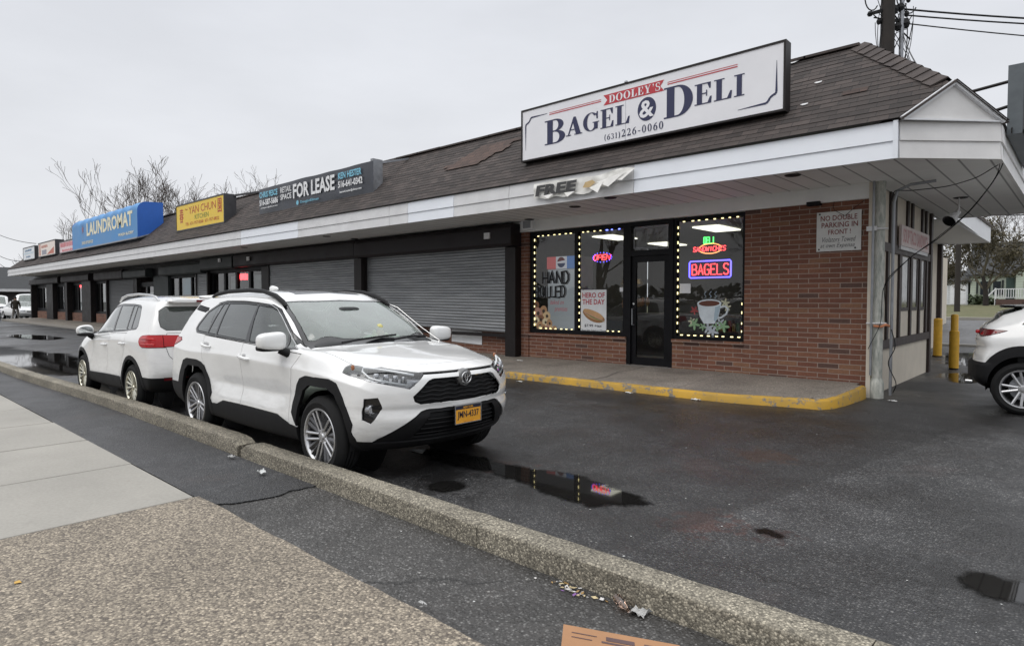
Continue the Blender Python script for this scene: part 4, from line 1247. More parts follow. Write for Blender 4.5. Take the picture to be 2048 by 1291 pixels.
B(mb, "back_wall", plain("dim_interior", (.09, .09, .095), .8, var=.3, scale=.8))
# posters and blinds behind the far windows
mb = MB()
cols_ = [plain("poster_teal", (.10, .30, .40)), plain("poster_coral", (.55, .20, .14)), plain("poster_white", (.6, .6, .6)), plain("blind_grey", (.32, .34, .34), var=.2)]
mb.box(-30.2, YW + .14, 1.75, -29.1, YW + .15, 2.5, 0); mb.box(-30.1, YW + .14, 1.2, -29.2, YW + .15, 1.72, 1); mb.box(-30.1, YW + .141, .7, -29.2, YW + .151, 1.2, 2)
mb.box(-28.85, YW + .14, .9, -28.3, YW + .15, 2.4, 3)
for x in (-25.2, -23.2, -22.7, -42.1, -41.1, -47.0, -45.9, -50.2, -55.2): mb.box(x, YW + .14, .8, x + .5, YW + .15, 2.45, 3)
mb.box(-34.4, YW + .14, 1.3, -33.8, YW + .15, 1.9, 2)
B(mb, "window_posters", cols_)
mb = MB(); mb.face([(-12.05, YW + .03, .44), (-10.95, YW + .03, .40), (-10.95, YW + .03, .72), (-12.05, YW + .03, .76)])
pn = B(mb, "paper_notice", M['paper'])
# ================================================================== signs and window graphics
XU, ZU = Vector((1, 0, 0)), Vector((0, 0, 1))
def T(mb, s, y, x0, x1, z0, z1, **k): text_into(mb, s, (0, y, 0), XU, ZU, x0, x1, z0, z1, **k)

# ---- serif letters made of overlapping strokes (each stroke a hair proud of the last)
class Serif:
    def __init__(self, mb, y): self.mb, self.y, self.k = mb, y, 0
    def poly(self, pts):
        self.k += 1
        yy = self.y - 0.00025 * (self.k % 12)
        self.mb.face([(p[0], yy, p[1]) for p in pts])
    def letter(self, ch, x0, x1, z0, z1):
        W_, H_ = x1 - x0, z1 - z0
        P = lambda x, y: (x0 + x * W_, z0 + y * H_)
        def R(a, b, c, d): self.poly([P(a, b), P(c, b), P(c, d), P(a, d)])
        def Q(*pts): self.poly([P(*p) for p in pts])
        def arc(cx, cy, rx, ry, ix, iy, a0, a1, n=14, ox=0.0, oy=0.0):
            for i in range(n):
                t0, t1 = radians(a0 + (a1 - a0) * i / n), radians(a0 + (a1 - a0) * (i + 1) / n)
                pts = [P(cx + rx * cos(t0), cy + ry * sin(t0)), P(cx + rx * cos(t1), cy + ry * sin(t1)), P(cx + ox + ix * cos(t1), cy + oy + iy * sin(t1)), P(cx + ox + ix * cos(t0), cy + oy + iy * sin(t0))]
                yy = self.y - 0.00025 * (self.k % 12)
                self.mb.face([(p[0], yy, p[1]) for p in (pts if a1 < a0 else pts[::-1])])
            self.k += 1
        S = .05
        if ch == 'B':
            R(.12, 0, .40, 1); R(0, 0, .55, S); R(0, 1 - S, .55, 1)
            arc(.52, .75, .40, .25, .15, .20, 90, -90); arc(.52, .265, .48, .265, .20, .215, 90, -90); R(.40, .49, .56, .54)
        elif ch == 'A':
            Q((.46, 1), (.60, 1), (.93, 0), (.62, 0), (.41, .78)); Q((.46, 1), (.54, .93), (.18, 0), (.10, 0)); R(.26, .28, .70, .33); R(0, 0, .32, S); R(.52, 0, 1, S)
        elif ch == 'G':
            arc(.50, .5, .50, .5, .25, .46, 42, 318, 22); R(.60, .42, 1, .47); R(.68, .08, .92, .44); Q((.84, .62), (.92, .62), (.92, 1), (.86, 1), (.80, .86))
        elif ch == 'E':
            R(.13, 0, .43, 1); R(0, 0, .95, S); R(0, 1 - S, .92, 1); R(.42, .48, .70, .53); R(.66, .36, .72, .65); Q((.84, .70), (.92, .70), (.92, 1), (.70, 1)); Q((.88, .32), (.98, .32), (.95, 0), (.72, 0))
        elif ch == 'L':
            R(.13, 0, .44, 1); R(0, 0, .95, S); R(0, 1 - S, .58, 1); Q((.90, .36), (1, .36), (.95, 0), (.70, 0))
        elif ch == 'D':
            R(.10, 0, .37, 1); R(0, 0, .50, S); R(0, 1 - S, .50, 1); arc(.47, .5, .53, .5, .24, .45, 90, -90, 18)
        elif ch == 'I':
            R(.25, 0, .75, 1); R(0, 0, 1, S); R(0, 1 - S, 1, 1)
        elif ch == 'O':
            arc(.5, .5, .5, .52, .24, .47, 0, 360, 26)
        elif ch == 'Y':
            R(.38, 0, .66, .5); R(.22, 0, .82, S); Q((.08, 1), (.36, 1), (.62, .45), (.42, .40)); Q((.82, 1), (.92, 1), (.62, .40), (.54, .46)); R(0, 1 - S, .46, 1); R(.68, 1 - S, 1, 1)
        elif ch == "'":
            Q((.3, 1), (.8, 1), (.75, .8), (.4, .62), (.5, .8))
        elif ch == 'S':
            arc(.47, .74, .42, .28, .20, .23, 35, 255, 14); arc(.50, .27, .46, .29, .22, .24, 75, -145, 14); Q((.30, .62), (.44, .47), (.72, .38), (.58, .54)); Q((.80, .68), (.88, .68), (.88, 1.0), (.82, 1)); Q((.02, .34), (.10, .34), (.14, 0), (.06, 0))
        elif ch == '0':
            arc(.5, .5, .46, .52, .20, .46, 0, 360, 24)
        elif ch == '6':
            arc(.5, .31, .46, .33, .19, .27, 0, 360, 22); Q((.06, .35), (.28, .35), (.42, .72), (.85, .98), (.80, 1.02), (.34, .84), (.1, .58))
        elif ch == '2':
            arc(.46, .70, .40, .31, .17, .25, 165, -35, 14); Q((.66, .58), (.84, .60), (.36, .14), (.06, .04), (.06, 0)); Q((.06, 0), (.94, 0), (.98, .30), (.90, .30), (.82, .16), (.12, .16))
        elif ch == '3':
            arc(.44, .76, .38, .25, .15, .20, 160, -80, 14); arc(.44, .27, .44, .29, .19, .23, 85, -160, 14)
        elif ch == '1':
            R(.38, 0, .66, 1); R(.18, 0, .86, S); Q((.38, 1), (.38, .86), (.14, .80), (.14, .85))
        elif ch == '-':
            R(.08, .30, .92, .40)
        elif ch == '(':
            arc(.95, .45, .85, .68, .45, .60, 115, 245, 12)
        elif ch == ')':
            arc(.05, .45, .85, .68, .45, .60, 65, -65, 12)

def board_sign(name, loc, label, x0, x1, z0, z1, yf, depth, face, edge, fw=0.035, group=None):
    e = empty(name, loc, label, "sign", group)
    mb = MB(); mb.box(x0, yf + .012, z0, x1, yf + depth, z1); mb.build("cabinet", edge, e)
    mb = MB(); mb.box(x0, yf - .012, z0, x0 + fw, yf + .012, z1); mb.box(x1 - fw, yf - .012, z0, x1, yf + .012, z1); mb.box(x0 + fw, yf - .012, z0, x1 - fw, yf + .012, z0 + fw); mb.box(x0 + fw, yf - .012, z1 - fw, x1 - fw, yf + .012, z1)
    mb.build("frame", edge, e)
    mb = MB(); mb.box(x0 + fw, yf, z0 + fw, x1 - fw, yf + .011, z1 - fw); mb.build("face_panel", face, e)
    return e

# ---- the long white shop sign
yf = 9.40
ds = board_sign("shop_sign", (-5.8, yf, 4.2), "long white signboard lettered BAGEL & DELI in navy with a red ribbon", -8.36, -3.29, 4.205, 5.215, yf, .19, M['signwhite'], M['darkbrown'], .032)
yl = yf - .004
mb = MB(); sf = Serif(mb, yl)
sf.letter('B', -7.76, -7.27, 4.44, 4.895)
for ch, a, b in (('A', -7.25, -6.88), ('G', -6.86, -6.51), ('E', -6.48, -6.20), ('L', -6.17, -5.88)): sf.letter(ch, a, b, 4.52, 4.85)
sf.letter('D', -5.23, -4.72, 4.45, 4.95)
for ch, a, b in (('E', -4.69, -4.40), ('L', -4.37, -4.08), ('I', -4.05, -3.89)): sf.letter(ch, a, b, 4.555, 4.88)
mb.face([(-5.55 + .175 * cos(2 * pi * i / 40), yl, 4.685 + .195 * sin(2 * pi * i / 40)) for i in range(40)])
mb.build("lettering", M['navy'], ds)
mb = MB(); T(mb, "&", yl - .004, -5.69, -5.41, 4.545, 4.83, bold=.02); mb.build("ampersand", M['signwhite'], ds)
mb = MB(); sf = Serif(mb, yl)
x = -6.40
for ch, w in zip("(631)", (.045, .07, .07, .055, .045)):
    sf.letter(ch, x, x + w, 4.305, 4.402); x += w + .012
x = -6.045
for ch in "226-0060":
    w = .085 if ch != '-' else .06
    sf.letter(ch, x, x + w, 4.305, 4.43); x += w + .022
mb.build("phone_number", M['navy'], ds)
mb = MB(); mb.face([(-6.42, yl, 4.918), (-5.23, yl, 4.918), (-5.30, yl, 5.005), (-5.23, yl, 5.095), (-6.42, yl, 5.095), (-6.34, yl, 5.0)])
for a, b in ((-7.65, -6.47), (-5.17, -4.0)):
    mb.face([(a, yl, 4.995), (b, yl, 4.995), (b, yl, 5.012), (a, yl, 5.012)]); mb.face([(a, yl, 5.03), (b, yl, 5.03), (b, yl, 5.04), (a, yl, 5.04)])
mb.build("ribbon", M['red'], ds)
mb = MB(); sf = Serif(mb, yl - .003)
x = -6.30
for ch in "DOOLEY'S":
    w = {'D': .125, 'O': .135, 'L': .11, 'E': .11, 'Y': .12, "'": .05, 'S': .095}[ch]
    sf.letter(ch, x, x + w, 4.94, 5.07); x += w + .018
mb.build("name_lettering", M['signwhite'], ds)
mb = MB()
def orn(pts, w0=.004, w1=.016):
    for a, b in zip(pts[:-1], pts[1:]):
        d = Vector((b[0] - a[0], 0, b[1] - a[1])).normalized(); n = Vector((-d.z, 0, d.x))
        A_, B_ = Vector((a[0], yl, a[1])), Vector((b[0], yl, b[1]))
        mb.face([A_ - n * a[2], B_ - n * b[2], B_ + n * b[2], A_ + n * a[2]])
q_ = [(-8.245, 4.90, .016), (-8.235, 4.925, .016), (-8.20, 4.935, .016), (-8.15, 4.965, .016), (-8.125, 5.01, .016), (-8.10, 5.035, .016)]
orn([(-8.245, 4.42, .003)] + q_ + [(-7.70, 5.035, .003)])
mb.build("corner_ornament", M['navy'], ds); mb = MB()
orn([(-3.42, 4.95, .003), (-3.42, 4.50, .016), (-3.43, 4.475, .016), (-3.465, 4.465, .016), (-3.51, 4.435, .016), (-3.535, 4.39, .016), (-3.565, 4.365, .016), (-3.99, 4.35, .003)])
mb.build("corner_ornament", M['navy'], ds)
mb = MB(); mb.box(-5.965, yf - .002, 4.24, -5.960, yf + .001, 4.91); mb.build("panel_joint", M['steel'], ds)
mb = MB()
for x in (-7.6, -4.1): mb = MB(); mb.bar((x, yf + .15, 5.1), (x, YR - .1, ZR), .04); mb.build("bracket", M['darkbrown'], ds)
mb = MB(); mb.ball((-6.02, yf + .1, 5.26), .035, 8); mb.bar((-6.02, yf + .1, 5.2), (-6.02, yf + .1, 5.26), .02); mb.build("lamp_stub", M['steel'], ds)

# ---- FOR LEASE banner sign
yf = 9.62
k_ = yf / 9.75
def sc(x): return x * k_
def szz(z): return 1.48 + (z - 1.48) * k_
M['banner'] = plain("charcoal_banner", (0.040, 0.044, 0.056), .38, var=.25, scale=2)
M['bluetext'] = plain("pale_blue_text", srgb(120, 190, 215), .5, var=.04)
ls = empty("lease_sign", (sc(-17), yf, 4.15), "black FOR LEASE banner stretched over a grey sign box on the roof", "sign")
mb = MB(); mb.box(sc(-20.15), yf + .02, szz(4.24), sc(-13.85), yf + .30, szz(5.12)); mb.build("cabinet", M['steel'], ls)
mb = MB()
nx, nz = 40, 8
vs = []
for j in range(nz + 1):
    for i in range(nx + 1):
        x = sc(-20.18 + 6.36 * i / nx); z = szz(4.22 + .90 * j / nz)
        edge_ = min(i, nx - i, 3) / 3 * min(j, nz - j, 2) / 2
        z += 0.03 * noise.noise(Vector((x * .9, 1, 2))) * (1 if j == nz else .3)
        vs.append((x, yf - .004 - 0.034 * edge_ * (0.5 + noise.noise(Vector((x * 1.7 + z * 2.2, z * 1.5, 4)))), z))
mb.mesh(vs, [(j * (nx + 1) + i, j * (nx + 1) + i + 1, (j + 1) * (nx + 1) + i + 1, (j + 1) * (nx + 1) + i) for j in range(nz) for i in range(nx)])
mb.build("banner", M['banner'], ls, smooth=True, angle=60)
yl = yf - .058
TL = lambda mb, s, a, b, c, d, **k: T(mb, s, yl, sc(a), sc(b), szz(c), szz(d), **k)
mb = MB()
TL(mb, "RETAIL", -18.66, -17.98, 4.82, 4.99); TL(mb, "SPACE", -18.66, -17.98, 4.60, 4.77, bold=.02)
TL(mb, "FOR LEASE", -17.88, -15.58, 4.56, 5.0, bold=.03)
TL(mb, "516-587-5686", -20.05, -18.82, 4.55, 4.74, bold=.03); TL(mb, "516-641-0342", -15.40, -14.24, 4.58, 4.77, bold=.03)
TL(mb, "chris.pesce@elliman.com", -19.97, -18.85, 4.44, 4.50, bold=.02); TL(mb, "kenneth.hester@elliman.com", -15.33, -14.28, 4.42, 4.50, bold=.02)
mb.build("white_lettering", M['paper'], ls)
mb = MB(); TL(mb, "CHRIS PESCE", -20.05, -18.85, 4.80, 4.99, bold=.03); TL(mb, "KEN HESTER", -15.40, -14.28, 4.82, 5.0, bold=.03)
TL(mb, "DouglasElliman", -17.45, -16.42, 4.36, 4.46, bold=.005)
mb.face([(sc(-17.62 + .07 * cos(i * pi / 8)), yl, szz(4.42 + .07 * sin(i * pi / 8))) for i in range(16)])
mb.build("blue_lettering", M['bluetext'], ls)
mb = MB(); mb.bar((sc(-13.9), yf + .15, szz(5.08)), (sc(-13.75), YR - .12, 5.28), .05); mb.build("bracket", M['steel'], ls)
mb = MB(); mb.bar((sc(-20.0), yf + .15, szz(5.05)), (sc(-20.0), YR - .1, 5.25), .05); mb.build("bracket", M['steel'], ls)
mb = MB(); mb.box(sc(-13.95), yf, szz(4.18), sc(-13.84), yf + .3, szz(5.18)); mb.build("end_frame", M['steel'], ls)

# ---- restaurant sign
yf = 9.50
k_ = yf / 9.6
M['signyellow'] = plain("sign_yellow", srgb(232, 196, 52), .4, var=.05)
M['darkgrey'] = plain("dark_grey_metal", (.05, .05, .055), .5, var=.2)
ys = board_sign("restaurant_sign", (sc(-24.8), yf, 4.1), "yellow boxed restaurant sign with red lettering next to the blue awning", sc(-26.98), sc(-22.5), szz(4.21), szz(5.25), yf, .42, M['signyellow'], M['darkgrey'], .05)
yl = yf - .003
mb = MB()
TL(mb, "YAN CHUN", -25.69, -23.21, 4.80, 5.08, bold=.0); TL(mb, "New", -26.06, -25.78, 4.97, 5.05, bold=0)
TL(mb, "TEL: 631-957-8268  631-957-8822", -26.04, -22.95, 4.38, 4.50, bold=.01)
TL(mb, "春", -26.63, -26.22, 4.52, 5.08, bold=.01); TL(mb, "園", -23.06, -22.72, 4.62, 5.12, bold=.01)
mb.build("red_lettering", plain("lettering_red", srgb(176, 62, 42), .5), ys)
mb = MB(); TL(mb, "KITCHEN", -25.12, -23.85, 4.56, 4.74, bold=.01); mb.build("green_lettering", plain("lettering_green", srgb(120, 135, 60), .5), ys)
mb = MB(); mb.bar((sc(-22.6), yf + .3, szz(5.2)), (sc(-21.0), YR - .05, 5.34), .06); mb.build("bracket", M['darkgrey'], ys)

# ---- laundry awning sign: a scalloped blue canopy box
M['awning'] = plain("blue_awning", srgb(78, 140, 196), .5, var=.06, scale=1.2)
M['awning_side'] = plain("blue_awning_side", srgb(40, 100, 190), .5, var=.05)
aw = empty("laundry_awning", (-35, 9.2, 4.2), "big sky-blue scalloped awning sign reading LAUNDROMAT", "awning sign")
x0, x1, yf, yb, z0, z1 = -41.2, -30.6, 9.30, 10.35, 4.22, 5.42
def awy(t): return yf + (yb - yf) * t
mb = MB()
NP_ = 8
nn_ = 96
rows = []
prof = [(yf, z0), (yf, z0 + .4), (yf, z1)] + [(yf + .40 * (1 - cos(a)), z1 + .40 * sin(a)) for a in frange(.2, pi / 2, 6)] + [(yb, z1 + .42)]
vs = []
for (y, z) in prof:
    top = max(0, min(1, (z - z1) / .38))
    for i in range(nn_ + 1):
        f = i / nn_ * NP_
        s_ = abs(sin((f % 1.0) * pi)) ** .6
        vs.append((x0 + (x1 - x0) * i / nn_, y - .05 * s_ * top, z - .13 * (1 - s_) * top))
mb.mesh(vs, [(j * (nn_ + 1) + i, j * (nn_ + 1) + i + 1, (j + 1) * (nn_ + 1) + i + 1, (j + 1) * (nn_ + 1) + i) for j in range(len(prof) - 1) for i in range(nn_)])
mb.build("awning_cover", M['awning'], aw, smooth=True, angle=50)
for x in (x0, x1):
    mb = MB(); mb.face([(x, y, z) for y, z in prof] + [(x, yb, z0 + .35)]); mb.build("side_panel", M['awning_side'], aw)
mb = MB()
mb.bar((x0, yf, z0), (x1, yf, z0), .06); mb.bar((x1, yf, z0), (x1, yb, z0 + .4), .05); mb.bar((x0, yf, z0), (x0, yb, z0 + .4), .05)
for i in range(5):
    x = x0 + (x1 - x0) * (i + .5) / 5
    mb.bar((x, yf, z0), (x, yb - .2, z0 + .3), .05)
mb.build("frame", M['steel'], aw)
k_ = yf / 9.5; yl = yf - .008
mb = MB(); TL(mb, "LAUNDROMAT", -39.19, -31.88, 4.87, 5.56, bold=.035); TL(mb, "WASH & DRY", -33.97, -31.74, 4.50, 4.64, bold=.03); TL(mb, "DROP-OFF SERVICE", -40.15, -38.08, 4.48, 4.64, bold=.02)
mb.build("lettering", plain("cream_lettering", srgb(232, 226, 196), .5), aw)
mb = MB()
cx, cz = sc(-39.95), szz(5.28)
for i in range(7):
    a = i * 2 * pi / 7 + .3
    mb.face([(cx + .08 * cos(a - .3), yl, cz + .08 * sin(a - .3)), (cx + .34 * cos(a), yl, cz + .36 * sin(a)), (cx + .08 * cos(a + .3), yl, cz + .08 * sin(a + .3))])
mb.face([(cx + .11 * cos(i * pi / 8), yl - .002, cz + .13 * sin(i * pi / 8)) for i in range(16)])
mb.build("emblem", plain("faded_pink", srgb(150, 105, 120), .6), aw)

# ---- three small box signs at the far end
def small_sign(name, a, b, z0, z1, label, face, draw):
    e = board_sign(name, (sc(a), yf, z0), label, sc(a), sc(b), szz(z0), szz(z1), yf, .45, face, M['darkgrey'], .06, "box signs at the far end of the roof")
    draw(e); return e
yf = 9.45; k_ = yf / 9.6; yl = yf - .004
P_pink = plain("pale_pink_sign", srgb(220, 196, 200), .4)
P_blue = plain("pale_blue_sign", srgb(190, 208, 220), .4)
def bars(mb, rows, seed):
    r_ = random.Random(seed)
    for a_, b_, c_, d_ in rows:      # worn lettering too small to read: uneven strokes
        x = a_
        while x < b_:
            w = r_.uniform(.10, .26)
            mb.face([(sc(x), yl, szz(c_)), (sc(min(b_, x + w)), yl, szz(c_)), (sc(min(b_, x + w)), yl, szz(d_ - r_.uniform(0, .05))), (sc(x), yl, szz(d_))])
            x += w + r_.uniform(.06, .12)
def d1(e):
    mb = MB(); bars(mb, [(-54.9, -52.9, 4.86, 5.0), (-54.6, -53.2, 4.45, 4.56)], 1); mb.build("lettering", plain("lettering_blue", srgb(60, 110, 150)), e)
    mb = MB(); mb.face([(sc(-55.3), yl, szz(4.68)), (sc(-52.3), yl, szz(4.68)), (sc(-52.3), yl, szz(4.78)), (sc(-55.3), yl, szz(4.78))]); mb.build("stripe", P_blue, e)
def d2(e):
    mb = MB(); mb.face([(sc(-50.6), yl, szz(4.4)), (sc(-50.3), yl, szz(4.4)), (sc(-50.3), yl, szz(5.12)), (sc(-50.6), yl, szz(5.12))]); mb.face([(sc(-48.6), yl, szz(4.4)), (sc(-46.8), yl, szz(4.4)), (sc(-46.8), yl, szz(4.8))]); bars(mb, [(-50, -48.4, 4.85, 5.03)], 2); mb.build("lettering", plain("lettering_brick", srgb(190, 110, 90)), e)
    mb = MB(); mb.face([(sc(-49.9), yl, szz(4.42)), (sc(-48.7), yl, szz(4.42)), (sc(-48.7), yl, szz(4.72)), (sc(-49.9), yl, szz(4.72))]); mb.build("picture", plain("grey_panel", srgb(150, 150, 160)), e)
def d3(e):
    mb = MB(); bars(mb, [(-45.2, -42.3, 4.62, 4.88), (-44.8, -42.5, 4.36, 4.48)], 3); mb.build("lettering", plain("lettering_rose", srgb(205, 90, 100)), e)
small_sign("box_sign", -55.57, -51.95, 4.26, 5.17, "small pale blue and white box sign at the far end of the roof", plain("sign_pale", srgb(222, 226, 230), .4), d1)
small_sign("box_sign", -50.9, -46.4, 4.29, 5.22, "white and peach box sign in a dark case second from the roof's far end", plain("sign_peach", srgb(232, 220, 210), .4), d2)
small_sign("box_sign", -45.45, -41.75, 4.26, 4.97, "pale pink lettered box sign directly beside the blue awning", P_pink, d3)

# ---- tall sign box hung off the right-hand eave (seen edge-on)
es = empty("projecting_sign", (-.77, 11.5, 3.6), "grey edge-on sign box projecting beside the small white gable", "sign")
mb = MB(); mb.box(-.855, 10.48, 3.64, -.690, 13.4, 4.53); mb.build("cabinet", plain("sign_case_grey", (.11, .125, .135), .45, .3, var=.15), es)
mb = MB(); mb.box(-.689, 10.56, 3.70, -.682, 13.3, 4.47); mb.build("face_panel", M['signwhite'], es)
mb = MB(); mb.box(-.692, 10.48, 3.64, -.678, 10.52, 4.53); mb.box(-.692, 10.48, 4.49, -.678, 13.4, 4.53); mb.box(-.692, 10.48, 3.64, -.678, 13.4, 3.68); mb.build("frame", M['darkgrey'], es)
mb = MB()
for i in range(6):
    mb.face([(-.680, 11.0 + i * .36, 3.95), (-.680, 11.25 + i * .36, 3.95), (-.680, 11.25 + i * .36, 4.25), (-.680, 11.0 + i * .36, 4.25)])
mb.build("lettering", M['red'], es)
mb = MB()
for z, y in ((4.36, 10.62), (4.02, 10.55)):
    mb.tube([(-.86, y, z), (-1.55 if z > 4.2 else -1.2, y + .05, z - .06)], .022, 8)
mb.tube([(-.80, 10.47, 3.72), (-.80, 10.43, 3.70), (-.80, 10.43, 3.65), (-.80, 10.47, 3.65)], .008, 6)
mb.build("bracket", M['darkbrown'], es)

# ---- torn FREE banner on the fascia
fb = empty("torn_banner", (-6.6, 9.03, 3.4), "torn white banner lettered FREE sagging off the fascia", "banner")
mb = MB()
nx, nz = 60, 8
vs = []
for j in range(nz + 1):
    for i in range(nx + 1):
        f = i / nx; x = -7.70 + 2.16 * f
        top = 3.645 + .012 * sin(f * 9); bot = 3.37 - .02 * sin(f * 4) + .018 * sin(f * 33)
        if f > .55: bot += (f - .55) / .45 * .20 + .03 * sin(f * 40)
        if f > .55: top -= .02 * sin((f - .55) * 14)
        t = j / nz
        z = bot + (top - bot) * t
        w = .035 * noise.noise(Vector((x * 4.5, z * 8, 3))) + (.05 * max(0, (f - .5)) * (1 - t) * (1 + sin(f * 30)))
        vs.append((x, 9.035 - .02 - abs(w), z))
mb.mesh(vs, [(j * (nx + 1) + i, j * (nx + 1) + i + 1, (j + 1) * (nx + 1) + i + 1, (j + 1) * (nx + 1) + i) for j in range(nz) for i in range(nx)])
mb.build("banner", plain("dirty_banner", (.78, .77, .73), .55, var=.12, scale=5), fb, smooth=True, angle=70)
mb = MB(); T(mb, "FREE", 9.035 - .062, -7.64, -6.68, 3.405, 3.60, bold=.05, shear=.12); mb.build("lettering", plain("faded_black", (.05, .05, .052), .6), fb)
mb = MB(); mb.face([(-6.55, 8.965, 3.44), (-6.40, 8.96, 3.43), (-6.28, 8.965, 3.50), (-6.35, 8.97, 3.55), (-6.5, 8.968, 3.53)]); mb.build("picture", plain("faded_tan", (.5, .36, .18), .6), fb)
mb = MB()
for p, q, r_ in (((-6.25, 8.96, 3.50), (-5.98, 8.90, 3.38), (-5.66, 8.94, 3.60)), ((-6.05, 8.97, 3.52), (-5.72, 8.91, 3.46), (-5.50, 8.97, 3.64)), ((-6.40, 8.95, 3.42), (-6.18, 8.88, 3.30), (-6.1, 8.94, 3.5)), ((-7.45, 8.96, 3.40), (-7.3, 8.93, 3.33), (-7.2, 8.96, 3.41)), ((-6.95, 8.96, 3.40), (-6.85, 8.92, 3.31), (-6.72, 8.96, 3.40))):
    mb.face([p, q, r_]); 
mb.build("torn_flap", plain("banner_back", (.72, .71, .68), .7, var=.12), fb)

# ---- hand-painted no parking board
npk = empty("parking_notice", (-2.94, YW - .03, 2.26), "hand painted white NO DOUBLE PARKING board on the brick pier", "notice board")
mb = MB(); mb.box(-3.265, YW - .028, 2.262, -2.618, YW - .008, 2.885); mb.build("board", plain("notice_board_white", (.62, .62, .60), .55, var=.1, scale=4), npk, bevel=.003)
yl = YW - .031
RT = plain("brick_red_ink", srgb(120, 42, 40), .6, var=.2, scale=20)
mb = MB(); T(mb, "NO DOUBLE", yl, -3.205, -2.675, 2.742, 2.825, bold=.01); T(mb, "PARKING IN", yl, -3.19, -2.665, 2.632, 2.715, bold=.01); T(mb, "FRONT !", yl, -3.09, -2.765, 2.522, 2.60, bold=.01); mb.build("red_lettering", RT, npk)
mb = MB(); T(mb, "Violators Towed", yl, -3.175, -2.69, 2.405, 2.485, bold=-.006, shear=.35); T(mb, "at own Expense", yl, -3.205, -2.705, 2.30, 2.385, bold=-.006, shear=.35); mb.build("black_lettering", M['ink'], npk)
mb = MB()
for x, z in ((-3.22, 2.855), (-3.225, 2.295), (-2.70, 2.30)):
    mb.lathe([(0, yl - .004), (.012, yl - .004), (.014, yl + .003)], (x, 0, z), 'y', 10)
mb.build("bolt", M['black'], npk)
mb = MB(); mb.tube([(-3.0, YW - .07, 3.03), (-3.02, YW - .04, 2.95), (-3.0, YW - .036, 2.90), (-2.85, YW - .04, 2.80), (-2.72, YW - .04, 2.91), (-2.55, YW - .09, 3.02)], .004, 5)
tag(mb.build("loose_wire", M['black'], None), "thin loose wire trailing over the no parking board", "wire")

# ---- faded side sign
sg = empty("soup_sign", (SX + .08, 13.7, 2.4), "faded pink and white soup sign on the cream side wall", "sign")
mb = MB(); mb.box(SX + .045, 12.45, 2.425, SX + .085, 14.93, 2.78); mb.build("board", plain("faded_pink_white", (.62, .52, .50), .6, var=.1), sg)
mb = MB(); text_into(mb, "SOUP TACO SANDWICH", (SX + .087, 0, 0), (0, 1, 0), ZU, 12.58, 14.8, 2.48, 2.73, bold=.02); mb.build("lettering", plain("faded_red", (.50, .22, .22), .6, var=.2, scale=10), sg)
mb = MB(); mb.box(SX + .04, 12.50, 2.36, SX + .07, 14.9, 2.425); mb.build("trim", M['fascia_old'], sg)

# ---- neon signs in the windows
NR = emit("neon_red", (1.0, .05, .06), 3.2, (.2, .02, .02)); NB = emit("neon_blue", (.10, .08, 1.0), 4.0, (.02, .02, .2)); NG = emit("neon_green", (.08, 1.0, .15), 2.4, (.02, .2, .02)); NO = emit("neon_amber", (1.0, .33, .10), 2.2, (.2, .1, .02))
yn = FRY + .10
def ell(mb, cx, cz, rx, rz, r, y, n=36, a0=0, a1=2 * pi):
    mb.tube([(cx + rx * cos(a0 + (a1 - a0) * i / n), y, cz + rz * sin(a0 + (a1 - a0) * i / n)) for i in range(n + 1)], r, 5)
e = empty("neon_open_sign", (-7.53, yn, 2.38), "red OPEN neon sign with a blue dotted ring", "neon sign")
mb = MB(); stroke_text(mb, "OPEN", (0, yn, 0), XU, ZU, -7.74, -7.34, 2.33, 2.435, .011, gap=.3, slant=.25); mb.build("letter_tube", NR, e)
mb = MB()
for i in range(18):
    a = i * 2 * pi / 18; mb.ball((-7.53 + .235 * cos(a), yn + .01, 2.382 + .098 * sin(a)), .011, 6)
mb.build("ring_lamp", NB, e)
mb = MB(); mb.box(-7.76, yn + .03, 2.36, -7.30, yn + .045, 2.40); mb.build("backing", M['black'], e)
e = empty("neon_deli_sign", (-5.17, yn, 2.4), "green and red neon sign reading DELI SANDWICHES", "neon sign")
mb = MB(); stroke_text(mb, "DELI", (0, yn, 0), XU, ZU, -5.275, -5.07, 2.53, 2.645, .010, gap=.3); mb.build("green_tube", NG, e)
mb = MB(); stroke_text(mb, "SANDWICHES", (0, yn, 0), XU, ZU, -5.485, -4.86, 2.39, 2.47, .0085, gap=.25, slant=.12); mb.build("red_tube", NR, e)
mb = MB(); ell(mb, -5.16, 2.43, .22, .095, .009, yn + .02, 30, .25, pi - .25); ell(mb, -5.16, 2.43, .22, .085, .009, yn + .02, 30, pi + .3, 2 * pi - .3); mb.build("amber_tube", NO, e)
mb = MB(); mb.box(-5.4, yn + .035, 2.42, -4.92, yn + .045, 2.44); mb.build("backing", M['black'], e)
e = empty("neon_bagels_sign", (-5.15, yn, 2.05), "red BAGELS neon sign in a bright blue neon frame", "neon sign")
mb = MB(); stroke_text(mb, "BAGELS", (0, yn, 0), XU, ZU, -5.50, -4.80, 1.96, 2.15, .012, gap=.32); mb.build("letter_tube", NR, e)
mb = MB()
c = [(-5.555, 1.93), (-5.535, 1.905), (-4.775, 1.905), (-4.755, 1.93), (-4.755, 2.185), (-4.775, 2.21), (-5.535, 2.21), (-5.555, 2.185), (-5.555, 1.93)]
mb.tube([(a, yn, b) for a, b in c], .013, 6); mb.build("border_tube", NB, e)
mb = MB(); mb.box(-5.55, yn + .03, 1.91, -4.76, yn + .04, 2.205); mb.build("backing", M['black'], e)
